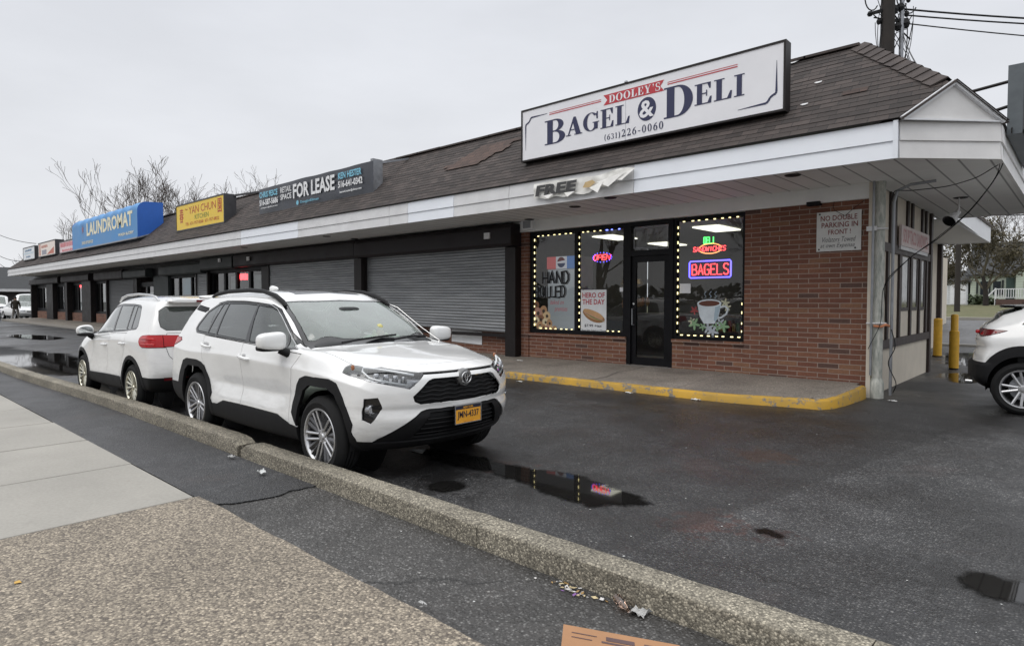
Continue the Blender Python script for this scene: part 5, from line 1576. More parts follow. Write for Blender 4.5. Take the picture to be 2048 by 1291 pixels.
# small red open lights far down the row
for x, z in ((-24.1, 2.40), (-46.8, 2.42)):
    e = empty("neon_open_sign", (x, FRY + .09, z), "small red neon sign in the window beside the grey shutter" if x > -30 else "tiny red neon sign in a window near the row's far end", "neon sign")
    mb = MB(); stroke_text(mb, "OPEN", (0, FRY + .09, 0), XU, ZU, x - .28, x + .28, z - .10, z + .10, .03, gap=.3); mb.build("letter_tube", NR, e)
    mb = MB(); mb.box(x - .3, FRY + .12, z - .02, x + .3, FRY + .13, z + .02); mb.build("backing", M['black'], e)

# ---- LED strips round the windows
LW = emit("led_warm", (1.0, .86, .42), 1.9, (.7, .6, .3)); LB = emit("led_blue", (.15, .2, 1.0), 4.0, (.1, .1, .4))
def led(name, runs, label, blue=None):
    e = empty(name, (runs[0][0][0], FRY + .03, .9), label, "light strip", "LED strips around the deli windows")
    mb = MB(); wr = MB(); bl = MB()
    for (a, b) in runs:
        a, b = Vector(a), Vector(b); L_ = (b - a).length; d = (b - a).normalized()
        wr.tube([a, b], .006, 5)
        n = int(L_ / .135)
        for i in range(n):
            p = a + d * (i + .5 + random.uniform(-.12, .12)) * L_ / n + Vector((0, random.uniform(-.004, .004), 0))
            q_ = random.uniform(.75, 1.15); o = Vector((.023 * q_, 0, .008)) if abs(d.x) > .5 else Vector((.008, 0, .023 * q_))
            tgt = bl if blue and blue(p) else mb
            tgt.box(p.x - o.x, p.y - .016, p.z - o.z, p.x + o.x, p.y - .004, p.z + o.z)
    wr.build("cable", M['black'], e); mb.build("lamp", LW, e)
    if bl.v: bl.build("blue_lamp", LB, e)
y_ = FRY + .04
led("led_strip", [((-9.31, y_, .87), (-9.31, y_, 2.90)), ((-9.28, y_, 2.93), (-8.20, y_, 2.93)), ((-9.2, y_, .86), (-8.2, y_, .86))], "warm LED strip framing the pane with the bagel pictures")
led("led_strip", [((-8.055, y_, .87), (-8.055, y_, 2.9)), ((-8.05, y_, 2.93), (-7.0, y_, 2.93)), ((-7.4, y_, .855), (-6.97, y_, .855))], "warm LED strip round the pane with the open sign", blue=lambda p: p.z > 2.9 and p.x > -7.45)
led("led_strip", [((-5.755, y_, .84), (-5.755, y_, 2.93)), ((-5.70, y_, 2.955), (-4.52, y_, 2.955)), ((-5.74, y_, .835), (-4.5, y_, .835)), ((-4.515, y_, .85), (-4.515, y_, 1.5))], "warm LED strip framing the coffee cup window")

# ---- posters and painted window graphics
yp = FRY + .045
hp = empty("hero_poster", (-7.74, yp, .78), "white HERO OF THE DAY sandwich poster in the window", "poster")
mb = MB(); mb.box(-8.02, yp - .004, .79, -7.37, yp, 1.71)
mb.build("sheet", M['paper'], hp)
yl = yp - .007
mb = MB(); T(mb, "HERO OF", yl, -7.98, -7.41, 1.54, 1.65, bold=.02); T(mb, "THE DAY", yl, -7.98, -7.41, 1.40, 1.51, bold=.02); mb.build("red_lettering", plain("poster_red", srgb(186, 60, 74), .5), hp)
mb = MB(); T(mb, "$7.99 +tax", yl, -7.92, -7.48, .92, .985, bold=.015); T(mb, "Free Side Salad or Chips", yl, -7.99, -7.40, .825, .875, bold=.0); mb.build("black_lettering", M['ink'], hp)
mb = MB()
def blob(mb, cx, cz, rx, rz, rot, y, n=22, mat=0, j=.0):
    pts = []
    for i in range(n):
        a = 2 * pi * i / n; k = 1 + j * sin(3 * a + cx * 9)
        x, z = rx * cos(a) * k, rz * sin(a) * k
        pts.append((cx + x * cos(rot) - z * sin(rot), y, cz + x * sin(rot) + z * cos(rot)))
    mb.face(pts, mat)
blob(mb, -7.69, 1.15, .29, .105, -.32, yl, mat=0, j=.06); blob(mb, -7.70, 1.19, .265, .085, -.32, yl - .001, mat=1, j=.05); blob(mb, -7.68, 1.135, .26, .03, -.34, yl - .002, mat=2, j=.2); blob(mb, -7.66, 1.12, .22, .014, -.34, yl - .003, mat=3, j=.3)
mb.build("sandwich_picture", [plain("crust_dark", (.32, .16, .06)), plain("crust_light", (.58, .34, .16)), plain("ham", (.55, .30, .22)), plain("lettuce", (.22, .25, .06))], hp)

wg = empty("window_lettering", (-8.9, yp, 1.2), "black painted HAND ROLLED lettering on the window pane with the bagels", "window lettering")
M['inkwin'] = plain("window_paint_black", (.008, .008, .01), .5)
mbw = MB(); mb = MB(); random.seed(3)
stroke_text(mb, "HAND", (0, yp - .014, 0), XU, ZU, -9.06, -8.36, 1.86, 2.12, .021, gap=.3, jitter=.008, n=6); stroke_text(mb, "ROLLED", (0, yp - .014, 0), XU, ZU, -9.28, -8.45, 1.56, 1.80, .019, gap=.3, jitter=.008, n=6)
mb.build("painted_letters", M['inkwin'], wg)
random.seed(3)
stroke_text(mbw, "HAND", (0, yp + .0088, 0), XU, ZU, -9.06, -8.36, 1.86, 2.12, .030, gap=.3, jitter=.008, n=6); stroke_text(mbw, "ROLLED", (0, yp + .0088, 0), XU, ZU, -9.28, -8.45, 1.56, 1.80, .027, gap=.3, jitter=.008, n=6)
mbw.build("letter_outline", plain("window_paint_grey", (.36, .38, .40), .5), wg)
mb = MB(); T(mb, "baked on", yp - .004, -8.86, -8.48, 1.40, 1.50, bold=-.004, shear=.3); T(mb, "premises", yp - .004, -8.74, -8.38, 1.22, 1.35, bold=-.004, shear=.3)
mb.build("red_script", plain("window_paint_red", (.50, .05, .06), .5), wg)
bg_ = empty("bagel_decal", (-8.95, yp, .8), "cluster of painted bagels in the window corner under the HAND ROLLED lettering", "window decal")
BC = [plain("bagel_tan", (.42, .24, .12)), plain("bagel_pale", (.62, .45, .25)), plain("bagel_cream", (.68, .58, .38)), plain("bagel_brown", (.22, .10, .05)), plain("bagel_pink", (.45, .25, .19)), plain("bagel_hole", (.05, .03, .02))]
mb = MB(); k = 0
for cx, cz, r_, c_ in ((-9.28, 1.38, .10, 3), (-9.06, 1.25, .12, 0), (-9.22, 1.20, .13, 4), (-8.96, 1.14, .11, 1), (-9.14, 1.06, .11, 3), (-9.27, 1.02, .11, 2), (-9.00, 1.0, .09, 2), (-9.16, .92, .10, 0), (-8.88, .98, .09, 0), (-9.05, .89, .07, 0), (-8.93, .88, .07, 4), (-8.83, .88, .055, 1), (-8.73, .87, .06, 0), (-9.15, .87, .05, 2)):
    blob(mb, cx, cz, r_, r_ * .92, k, yp - .004 - .0006 * k, 18, c_, .03); blob(mb, cx + .008, cz - .006, r_ * .34, r_ * .36, 0, yp - .0043 - .0006 * k, 12, 5, .05); k += 1
mb.build("painted_bagels", BC, bg_)
cd_ = empty("coffee_decal", (-5.1, yp, .95), "painted white coffee cup with flowers on the window under the bagels neon", "window decal")
CC = [plain("cup_white", (.62, .68, .72)), plain("cup_blue_shade", (.36, .46, .53)), plain("coffee_brown", (.12, .035, .02)), plain("leaf_green", (.22, .36, .20)), plain("petal_grey", (.42, .46, .50)), plain("flower_red", (.30, .05, .05)), plain("petal_cream", (.50, .50, .36))]
mb = MB()
mb.face([(-5.36, yp - .006, 1.42), (-5.31, yp - .006, 1.18), (-5.23, yp - .006, 1.06), (-5.03, yp - .006, 1.06), (-4.95, yp - .006, 1.18), (-4.90, yp - .006, 1.42)], 0)
mb.face([(-5.01, yp - .0065, 1.40), (-5.04, yp - .0065, 1.12), (-5.00, yp - .0065, 1.10), (-4.955, yp - .0065, 1.19), (-4.915, yp - .0065, 1.40)], 1)
blob(mb, -5.13, 1.43, .235, .075, .02, yp - .007, 26, 0); blob(mb, -5.13, 1.43, .20, .052, .02, yp - .0076, 26, 2)
mb.tube([(-4.91, yp - .008, 1.36), (-4.83, yp - .008, 1.38), (-4.77, yp - .008, 1.33), (-4.80, yp - .008, 1.24), (-4.90, yp - .008, 1.17), (-4.95, yp - .008, 1.17)], .02, 6, mat=0)
def flower(cx, cz, r_, c_, n=5, y=0):
    for i in range(n):
        a = 2 * pi * i / n + cx * 7
        blob(mb, cx + r_ * .55 * cos(a), cz + r_ * .55 * sin(a), r_ * .55, r_ * .22, a, yp - .003 - .0002 * i - y, 10, c_)
for f_ in ((-5.42, 1.05, .11, 3), (-5.47, 1.1, .07, 6), (-4.86, 1.02, .11, 3), (-4.92, 1.08, .09, 4), (-5.15, .98, .10, 4), (-5.06, .92, .11, 4), (-5.25, 1.0, .07, 3), (-4.83, 1.44, .08, 6), (-4.79, 1.36, .07, 6), (-5.42, 1.30, .08, 5), (-5.0, 1.0, .08, 3)): flower(*f_)
for x in (-5.22, -5.12, -5.02): mb.tube([(x, yp - .004, 1.52), (x + .03, yp - .004, 1.56), (x - .01, yp - .004, 1.60), (x + .03, yp - .004, 1.65)], .006, 5, mat=1)
mb.build("painted_cup", CC, cd_)
for x0, z0, x1, z1, lb in ((-5.72, 1.62, -5.50, 1.80, "small white paper notice taped inside the coffee cup window"), (-7.05, 1.66, -6.95, 1.75, "small white card taped in the window beside the hero poster")):
    mb = MB(); mb.box(x0, yp - .003, z0, x1, yp, z1); tag(mb.build("taped_notice", M['paper'], None), lb, "notice")
mb = MB(); mb.box(-7.36, yp - .003, .80, -6.98, yp, 1.08); e = mb.build("special_board", plain("blackboard", (.015, .018, .02)), None)
tag(e, "small black specials board beside the hero poster", "blackboard")
bld_notice = pn
pn.parent = None; pn.location = bld.location; tag(pn, "white paper notice taped on the brick under the big shutter", "notice")
# ================================================================== vehicles
def pchip(xs, ys):
    n = len(xs)
    h = [xs[i + 1] - xs[i] for i in range(n - 1)]
    d = [(ys[i + 1] - ys[i]) / h[i] for i in range(n - 1)]
    m = [0.0] * n
    if n == 2: m = [d[0], d[0]]
    else:
        for i in range(1, n - 1):
            if d[i - 1] * d[i] > 0:
                w1, w2 = 2 * h[i] + h[i - 1], h[i] + 2 * h[i - 1]
                m[i] = (w1 + w2) / (w1 / d[i - 1] + w2 / d[i])
        m[0], m[-1] = d[0], d[-1]
    def f(x):
        if x <= xs[0]: return ys[0]
        if x >= xs[-1]: return ys[-1]
        i = 0
        while x > xs[i + 1]: i += 1
        t = (x - xs[i]) / h[i]
        return ((2 * t ** 3 - 3 * t ** 2 + 1) * ys[i] + (t ** 3 - 2 * t ** 2 + t) * h[i] * m[i] + (-2 * t ** 3 + 3 * t ** 2) * ys[i + 1] + (t ** 3 - t ** 2) * h[i] * m[i + 1])
    return f

def car_paint(name, col, rough=0.25, coat=1.0):
    t = NT(name)
    n = t.noise(t.coord(), 5, 4)
    base = t.mix(1.0, col, t.rng(n, .3, .7, .975, 1.02), 'MULTIPLY')
    # road film: grime low on the panels
    sp = t.add("SeparateXYZ"); t.link(t.coord(), sp.inputs[0])
    g_ = t.noise(t.coord(scale=(1.2, 1.2, 4)), 6, 5, .65)
    dirt = t.math('MULTIPLY', t.rng(sp.outputs[2], .35, .95, 1, 0), t.rng(g_, .42, .7, 0, .26))
    base = t.mix(dirt, base, (.22, .21, .19))
    geo = t.add("NewGeometry")
    c = t.mix(geo.outputs["Backfacing"], base, (.10, .10, .10))
    t.set(Base_Color=c, Roughness=rough, Coat_Weight=coat, Coat_Roughness=.03)
    return t.mat

M['carglass'] = glass("car_glass", (.62, .69, .66), 1.5, sky_sheen=.05)
M['tint'] = glass("privacy_glass", (.06, .065, .07), 1.52, sky_sheen=.05)
M['rearglass'] = glass("rear_glass", (.22, .26, .26), 1.52, sky_sheen=.05)
M['lens'] = glass("lamp_lens", (.93, .95, .96), 1.45)
M['redlens'] = plain("red_lens", (.40, .008, .012), .16, var=.15, coat=.3, spec=.3)
M['darkred'] = plain("dark_red_lens", (.14, .008, .012), .12, var=.15, coat=.8)
M['amber'] = plain("amber_reflector", (.36, .13, .05), .25, coat=.5)
M['clad'] = plain("grey_cladding", (.0085, .0085, .0095), .6, var=.2, scale=5, spec=.25)
M['gloss'] = plain("gloss_black", (.008, .008, .009), .18, var=.1, coat=.4)
M['plate'] = plain("plate_gold", srgb(226, 160, 46), .45, var=.05)
M['seat'] = plain("seat_cloth", (.36, .36, .33), .85, var=.1)
M['dash'] = plain("dash_plastic", (.035, .036, .037), .7, var=.1)
M['lampinner'] = plain("lamp_reflector", (.42, .43, .45), .18, .9, var=.1, scale=30)
M['lampwhite'] = plain("lamp_light_guide", (.75, .77, .78), .3, var=.03)

def in_poly(p, poly):
    x, y = p; c = False; n = len(poly); j = n - 1
    for i in range(n):
        xi, yi = poly[i]; xj, yj = poly[j]
        if (yi > y) != (yj > y) and x < (xj - xi) * (y - yi) / (yj - yi) + xi: c = not c
        j = i
    return c

class CarBody:
    def __init__(self, rows, xr, xf, prof_f, prof_r, sweep_f, sweep_r, blend_f, blend_r, round_f=.10, round_r=.10, zc=.62, sub=6, step=.035, pw=2.6, tight=()):
        fy = [pchip([k[0] for k in r_], [k[1] for k in r_]) for r_ in rows]
        fz = [pchip([k[0] for k in r_], [k[2] for k in r_]) for r_ in rows]
        Pf = pchip([a for a, b in prof_f], [b for a, b in prof_f]); Pr = pchip([a for a, b in prof_r], [b for a, b in prof_r])
        def warp(x, y, z):
            bf = sst(blend_f, xf, x); br = sst(-blend_r, -xr, -x)
            ay = abs(y) / .9
            return x + bf * (Pf(z) - sweep_f * ay ** pw) - br * (Pr(z) - sweep_r * ay ** pw)
        xs = []
        x = xr + round_r
        while x < xf - round_f: xs.append(x); x += step
        er = [0, .1, .3, .6, .85]
        S = [(xr + round_r * (1 - cos(a)) if False else xr + round_r * (1 - sin(a)), round_r * (1 - cos(a))) for a in (pi / 2, 1.25, .95, .62, .3)]
        E_ = [(xf - round_f * (1 - sin(a)), round_f * (1 - cos(a))) for a in (.3, .62, .95, 1.25, pi / 2)]
        stations = S + [(x, 0.0) for x in xs] + E_
        nr = len(rows)
        samples = sorted({round(i / sub, 4) for i in range((nr - 1) * sub + 1)} | {round(i + d, 4) for i in tight for d in (-.05, .05)})
        def ring(x, e):
            ky = [f(x) for f in fy]; kz = [f(x) for f in fz]
            T_, Y_, Z_ = [], [], []
            for i in range(nr):
                if i in tight:
                    T_.append(i - .16); Y_.append(ky[i] + (ky[i - 1] - ky[i]) * .16); Z_.append(kz[i] + (kz[i - 1] - kz[i]) * .16)
                T_.append(i); Y_.append(ky[i]); Z_.append(kz[i])
                if i in tight:
                    T_.append(i + .16); Y_.append(ky[i] + (ky[i + 1] - ky[i]) * .16); Z_.append(kz[i] + (kz[i + 1] - kz[i]) * .16)
            gy, gz = pchip(T_, Y_), pchip(T_, Z_)
            pts = []
            for t_ in samples:
                y, z = gy(t_), gz(t_)
                if e:
                    y -= e * min(1, y / .8) ; z -= e * max(-1, min(1, (z - zc) / .4))
                pts.append((max(0, y), z))
            return pts
        V, F = [], []
        N = len(samples)
        full = 2 * N - 2           # ring of both halves: right half then mirrored back
        def add_ring(pts, x):
            b = len(V)
            half = [(warp(x, y, z), y, z) for y, z in pts]
            seq = half + [(p[0], -p[1], p[2]) for p in half[-2:0:-1]]
            V.extend(seq); return b
        B_ = []
        for (x, e) in stations: B_.append(add_ring(ring(x, e), x))
        for a, b in zip(B_[:-1], B_[1:]):
            for k in range(full):
                F.append((a + k, a + (k + 1) % full, b + (k + 1) % full, b + k))
        # end caps: concentric rings
        for end in (0, 1):
            x, e = stations[-1 if end else 0]
            base = ring(x, e)
            prev = B_[-1 if end else 0]
            for t in (.94, .86, .76, .64, .5, .35, .2, .08):
                pts = [(y * t, zc + (z - zc) * t) for y, z in base]
                b = len(V)
                half = [(warp(x, y, z), y, z) for y, z in pts]
                V.extend(half + [(p[0], -p[1], p[2]) for p in half[-2:0:-1]])
                for k in range(full):
                    q = (prev + k, prev + (k + 1) % full, b + (k + 1) % full, b + k)
                    F.append(q if end else q[::-1])
                prev = b
            q = tuple(prev + k for k in range(full))
            F.append(q if end else q[::-1])
        me = bpy.data.meshes.new("tmp"); me.from_pydata(V, [], F)
        self.bm = bmesh.new(); self.bm.from_mesh(me); bpy.data.meshes.remove(me)
        bmesh.ops.remove_doubles(self.bm, verts=self.bm.verts, dist=1e-5)
        bmesh.ops.recalc_face_normals(self.bm, faces=self.bm.faces)
        self.lay = self.bm.faces.layers.int.new("part")
        self.names = ['body']
    def cut(self, label, poly, proj='xz', test=None, mirror=False):
        if label not in self.names: self.names.append(label)
        lid = self.names.index(label)
        for pl_ in ([poly, [(-a, b) if proj == 'yz' else (a, -b) for a, b in poly]] if mirror else [poly]):
            self._cut(lid, pl_, proj, test)
    def _cut(self, lid, poly, proj, test):
        bm = self.bm; bm.normal_update()
        ia, ib = {'xz': (0, 2), 'yz': (1, 2), 'xy': (0, 1)}[proj]
        lo = (min(p[0] for p in poly), min(p[1] for p in poly)); hi = (max(p[0] for p in poly), max(p[1] for p in poly))
        reg = []
        for f in bm.faces:
            c = f.calc_center_median()
            if test and not test(c, f.normal): continue
            a = [v.co[ia] for v in f.verts]; b = [v.co[ib] for v in f.verts]
            if max(a) < lo[0] or min(a) > hi[0] or max(b) < lo[1] or min(b) > hi[1]: continue
            reg.append(f)
        n = len(poly)
        for i in range(n):
            p, q = poly[i], poly[(i + 1) % n]
            d = (q[0] - p[0], q[1] - p[1])
            if d[0] ** 2 + d[1] ** 2 < 1e-10: continue
            co = [0, 0, 0]; no = [0, 0, 0]
            co[ia], co[ib] = p; no[ia], no[ib] = -d[1], d[0]
            # only faces near this edge
            elo = (min(p[0], q[0]) - .002, min(p[1], q[1]) - .002); ehi = (max(p[0], q[0]) + .002, max(p[1], q[1]) + .002)
            near = []
            for f in reg:
                a = [v.co[ia] for v in f.verts]; b = [v.co[ib] for v in f.verts]
                if max(a) < elo[0] or min(a) > ehi[0] or max(b) < elo[1] or min(b) > ehi[1]: continue
                near.append(f)
            if not near: continue
            ed = {e for f in near for e in f.edges}; vt = {v for f in near for v in f.verts}
            ns = set(near)
            res = bmesh.ops.bisect_plane(bm, geom=near + list(ed) + list(vt), plane_co=Vector(co), plane_no=Vector(no).normalized(), dist=1e-6)
            new = {g for g in res['geom'] if isinstance(g, bmesh.types.BMFace) and g.is_valid}
            reg = [f for f in reg if f.is_valid and f not in ns] + list(new | {f for f in ns if f.is_valid})
            reg = list(set(reg))
        for f in reg:
            c = f.calc_center_median()
            if in_poly((c[ia], c[ib]), poly): f[self.lay] = lid
    def drop(self, label):
        lid = self.names.index(label)
        bmesh.ops.delete(self.bm, geom=[f for f in self.bm.faces if f[self.lay] == lid], context='FACES')
    def part(self, label, name, mat, parent, recess=0.0, rim=.016, shrink=.0036, side=None, angle=32):
        """copy the faces of a label into a mesh of its own with turned-in edges"""
        lid = self.names.index(label)
        fs = [f for f in self.bm.faces if f[self.lay] == lid and (side is None or side(f.calc_center_median()))]
        if not fs: return None
        bm = bmesh.new(); mp = {}
        for f in fs:
            vs = []
            for v in f.verts:
                if v not in mp: mp[v] = bm.verts.new(v.co)
                vs.append(mp[v])
            try: bm.faces.new(vs)
            except ValueError: pass
        bm.normal_update()
        be = [e for e in bm.edges if len(e.link_faces) == 1]
        bv = {v for e in be for v in e.verts}
        mv = {}
        for e in be:
            f = e.link_faces[0]
            t = (e.verts[1].co - e.verts[0].co)
            if t.length < 1e-7: continue
            inn = f.normal.cross(t).normalized()
            if inn.dot(f.calc_center_median() - e.verts[0].co) < 0: inn = -inn
            for v in e.verts: mv[v] = mv.get(v, Vector()) + inn
        nrm = {v: v.normal.copy() for v in bm.verts}
        for v in bm.verts:
            if recess: v.co -= nrm[v] * recess
        for v, d in mv.items():
            if abs(v.co.y) < 1e-4 and False: continue
            if d.length > 1e-6: v.co += d.normalized() * shrink
        if rim:
            nv = {v: bm.verts.new(v.co - nrm[v] * rim) for v in bv}
            for e in be:
                f = e.link_faces[0]; a, b = e.verts
                # orientation opposite to the face's loop
                for lp in f.loops:
                    if lp.edge == e: a, b = lp.vert, lp.link_loop_next.vert
                try: bm.faces.new((b, a, nv[a], nv[b]))
                except ValueError: pass
        me = bpy.data.meshes.new(name); bm.to_mesh(me); bm.free()
        me.materials.append(mat)
        me.polygons.foreach_set("use_smooth", [True] * len(me.polygons))
        me.set_sharp_from_angle(angle=radians(angle))
        o = bpy.data.objects.new(name, me); COL.objects.link(o); o.parent = parent
        return o
    def surf(self, y, z, front=True):
        """x of the body surface along a ray parallel to x"""
        best = None
        for f in self.bm.faces:
            c = f.calc_center_median()
            if (c.x > 0) != front or abs(c.y - y) > .08 or abs(c.z - z) > .08: continue
            d = (c.y - y) ** 2 + (c.z - z) ** 2
            if best is None or d < best[0]: best = (d, c.x)
        return best[1] if best else 0

SIDE = lambda c, n: abs(c.y) > .42 and abs(n.y) > .22
def wheel_parts(r, rr, w, style):
    """meshes centred on the hub, outer face towards -y"""
    prof = [(rr - .005, -w / 2 + .012), (rr + .02, -w / 2 + .004), (rr + .5 * (r - rr), -w / 2 - .004), (r - .022, -w / 2 + .014), (r - .006, -w / 2 + .034)]
    for k in range(4):
        a = -w / 2 + .045 + k * (w - .09) / 4
        b = a + (w - .09) / 4
        prof += [(r, a), (r, b - .010), (r - .010, b - .009), (r - .010, b)]
    prof += [(r - .006, w / 2 - .034), (r - .022, w / 2 - .014), (rr, w / 2 - .006)]
    ty = MB(); ty.lathe(prof, ax='y', n=48)
    rim = MB()
    yo = -w / 2
    rim.lathe([(rr + .010, yo + .010), (rr + .006, yo + .002), (rr - .006, yo + .004), (rr - .016, yo + .024)], ax='y', n=48)
    rim.lathe([(rr - .016, yo + .024), (rr - .03, yo + .06), (rr - .035, w / 2 - .02)], ax='y', n=48, mat=1)
    def spoke(a0, r0, w0, a1, r1, w1, y0, y1, th=.028, mat=0, lift=.006):
        """tapered bar between polar points with a ridge along its middle"""
        p0 = Vector((r0 * cos(a0), 0, r0 * sin(a0))); p1 = Vector((r1 * cos(a1), 0, r1 * sin(a1)))
        d = (p1 - p0).normalized(); s = Vector((-d.z, 0, d.x))
        vs = []
        for p, w_, y in ((p0, w0, y0), (p1, w1, y1)):
            vs += [p - s * w_ + Vector((0, y, 0)), p + Vector((0, y - lift, 0)), p + s * w_ + Vector((0, y, 0)), p + s * w_ * .8 + Vector((0, y + th, 0)), p - s * w_ * .8 + Vector((0, y + th, 0))]
        rim.mesh(vs, [(0, 1, 6, 5), (1, 2, 7, 6), (2, 3, 8, 7), (3, 4, 9, 8), (4, 0, 5, 9), (0, 4, 3, 2, 1), (5, 6, 7, 8, 9)], mat)
    hub = yo + .035
    if style == 'twin':
        for k in range(5):
            a = pi / 2 + k * 2 * pi / 5
            for s in (-1, 1):
                spoke(a + s * .42, .055, .010, a + s * .135, rr - .014, .013, hub, yo + .014, mat=0)
            # broad pewter blade between the pairs
            b = a + pi / 5
            for s in (-1, 1):
                spoke(b + s * .22, .06, .014, b + s * .13, rr - .014, .026, hub + .016, yo + .026, mat=1, lift=.010)
    elif style == 'multi':
        for k in range(15):
            a = k * 2 * pi / 15
            spoke(a - .16, .05, .012, a + .05, rr - .012, .019, hub, yo + .014, mat=0, lift=.009)
    elif style == 'vee':
        for k in range(5):
            a = pi / 2 + .25 + k * 2 * pi / 5
            for s in (-1, 1):
                spoke(a + s * .30, .055, .016, a + s * .21, rr - .014, .014, hub, yo + .014, mat=0)
    else:
        for k in range(7):
            a = k * 2 * pi / 7
            spoke(a, .04, .02, a, rr - .012, .03, hub, yo + .016, mat=0)
    rim.lathe([(0, hub - .014), (.028, hub - .012), (.034, hub), (.066, hub + .006), (.07, hub + .04)], ax='y', n=20)
    for k in range(5):
        a = pi / 2 + (k + .5) * 2 * pi / 5
        rim.lathe([(0, hub - .001), (.008, hub - .001), (.009, hub + .01)], (.048 * cos(a), 0, .048 * sin(a)), 'y', 8, mat=2)
    dk = MB(); dk.lathe([(.05, yo + .10), (.155, yo + .10), (.155, yo + .12), (.05, yo + .12)], ax='y', n=28)
    dk.lathe([(0, w / 2 - .03), (rr - .02, w / 2 - .03)], ax='y', n=28, mat=1)
    dk.box(.06, yo + .075, .05, .15, yo + .15, .13, mat=1)
    return ty, rim, dk
def add_wheels(car, wb, yo, r, rr, w, style, rimmats, zoff=0.0, steer=0):
    ty, rim, dk = wheel_parts(r, rr, w, style)
    first = None
    for x in (wb / 2, -wb / 2):
        for s in (-1, 1):
            if first is None:
                wh = dk.build("wheel", [M['steel'], M['black']], car, local=True, smooth=True)
                t = ty.build("tyre", M['rubber'], wh, local=True, smooth=True, angle=40)
                q = rim.build("rim", rimmats, wh, local=True, smooth=True, angle=20)
                first = (wh, t, q)
            else:
                wh = first[0].copy(); COL.objects.link(wh); wh.parent = car
                for ch in first[1:]:
                    c = ch.copy(); COL.objects.link(c); c.parent = wh
            wh.location = (x, s * (yo - w / 2), r + zoff)
            wh.rotation_euler = (0, random.uniform(0, 1.2), 0 if s < 0 else pi)
def wells(car, wb, r, ytop, yin=.50, zoff=0):
    for x in (wb / 2, -wb / 2):
        for s in (-1, 1):
            mb = MB()
            n = 18
            vs, fs = [], []
            for i in range(n + 1):
                a = pi * 1.12 * i / n - .06 * pi
                for y in (s * yin, s * ytop):
                    vs.append((x + r * cos(a), y, .36 + r * .98 * sin(a)))
            for i in range(n): fs.append((2 * i, 2 * i + 1, 2 * i + 3, 2 * i + 2))
            mb.mesh(vs, fs)
            mb.face([(x + r * cos(2 * pi * i / 20), s * yin, .36 + r * sin(2 * pi * i / 20)) for i in range(20)])
            mb.build("wheel_liner", M['black'], car, local=True)
def sup(mb, c, h, e=.45, n=16, m=10, mat=None, f=None):
    """rounded box"""
    P = lambda v, e_: math.copysign(abs(v) ** e_, v)
    vs, fs = [], []
    for i in range(m + 1):
        th = -pi / 2 + pi * i / m
        for k in range(n):
            a = 2 * pi * k / n
            p = [P(cos(th), e) * P(cos(a), e) * h[0], P(cos(th), e) * P(sin(a), e) * h[1], P(sin(th), e) * h[2]]
            if f: p = f(p)
            vs.append((c[0] + p[0], c[1] + p[1], c[2] + p[2]))
    for i in range(m):
        for k in range(n): fs.append((i * n + k, i * n + (k + 1) % n, (i + 1) * n + (k + 1) % n, (i + 1) * n + k))
    mb.mesh(vs, fs, mat)
def mirrors(car, x, y, z, paint, size=(.085, .135, .085), e=.55, both=(-1, 1)):
    for s in both:
        mb = MB(); sup(mb, (x, s * y, z), size, e, 20, 14, f=lambda p: [p[0] * (1.0 if p[0] > 0 else .55), p[1], p[2] * (1 - .12 * (p[1] * s / size[1]))])
        o = mb.build("mirror", paint, car, local=True, smooth=True, angle=60)
        mb = MB(); sup(mb, (x - .01, s * y, z - size[2] * .72), (size[0] * .93, size[1] * .93, size[2] * .36), e, 18, 10)
        mb.tube([(x + .02, s * (y - size[1] * .55), z - size[2] * .9), (x + .05, s * (y - size[1] * 1.0), z - size[2] * 1.3), (x + .08, s * (y - size[1] * 1.45), z - size[2] * 1.75)], [.04, .042, .05], 10)
        mb.build("mirror_base", M['black'], o, local=True, smooth=True, angle=60)
        mb = MB(); mb.face([(x - size[0] * .57, s * y + size[1] * .8 * cos(a), z + size[2] * .75 * sin(a)) for a in frange(0, 2 * pi * .96, 23)])
        mb.build("mirror_glass", plain("mirror_glass", (.6, .62, .62), .03, 1.0, var=.02), o, local=True)
def handle(car, x, y, z, paint, L=.23, s=1, rise=0.0):
    mb = MB()
    pts = [(x - L / 2, y, z + rise * -.5), (x - L / 2 + .03, y + s * .03, z - rise * .4), (x, y + s * .040, z), (x + L / 2 - .03, y + s * .03, z + rise * .4), (x + L / 2, y, z + rise * .5)]
    mb.tube(pts, [.013, .016, .017, .016, .013], 8)
    o = mb.build("door_handle", paint, car, local=True, smooth=True)
    mb = MB(); sup(mb, (x - .02, y - s * .004, z + .004), (.055, .012, .032), .8, 14, 8); mb.build("handle_cup", M['cup'], o, local=True, smooth=True)
M['cup'] = plain("handle_recess", (.42, .42, .42), .4)
def seats(car, xf, xb, yw, z, mat, scale=1.0):
    for x, ys, w in ((xf, (-.36, .36), .25), (xb, (-.33, .33), .32)):
        for y in ys:
            mb = MB(); sup(mb, (x, y, z), (.25, w, .10), .5)
            sup(mb, (x - .27, y, z + .36), (.10, w, .36), .5, f=lambda p: [p[0] - p[2] * .28, p[1] * (1 - max(0, p[2]) * .35), p[2]])
            sup(mb, (x - .40, y, z + .80), (.05, .13, .085), .6)
            mb.build("seat", mat, car, local=True, smooth=True, angle=60)
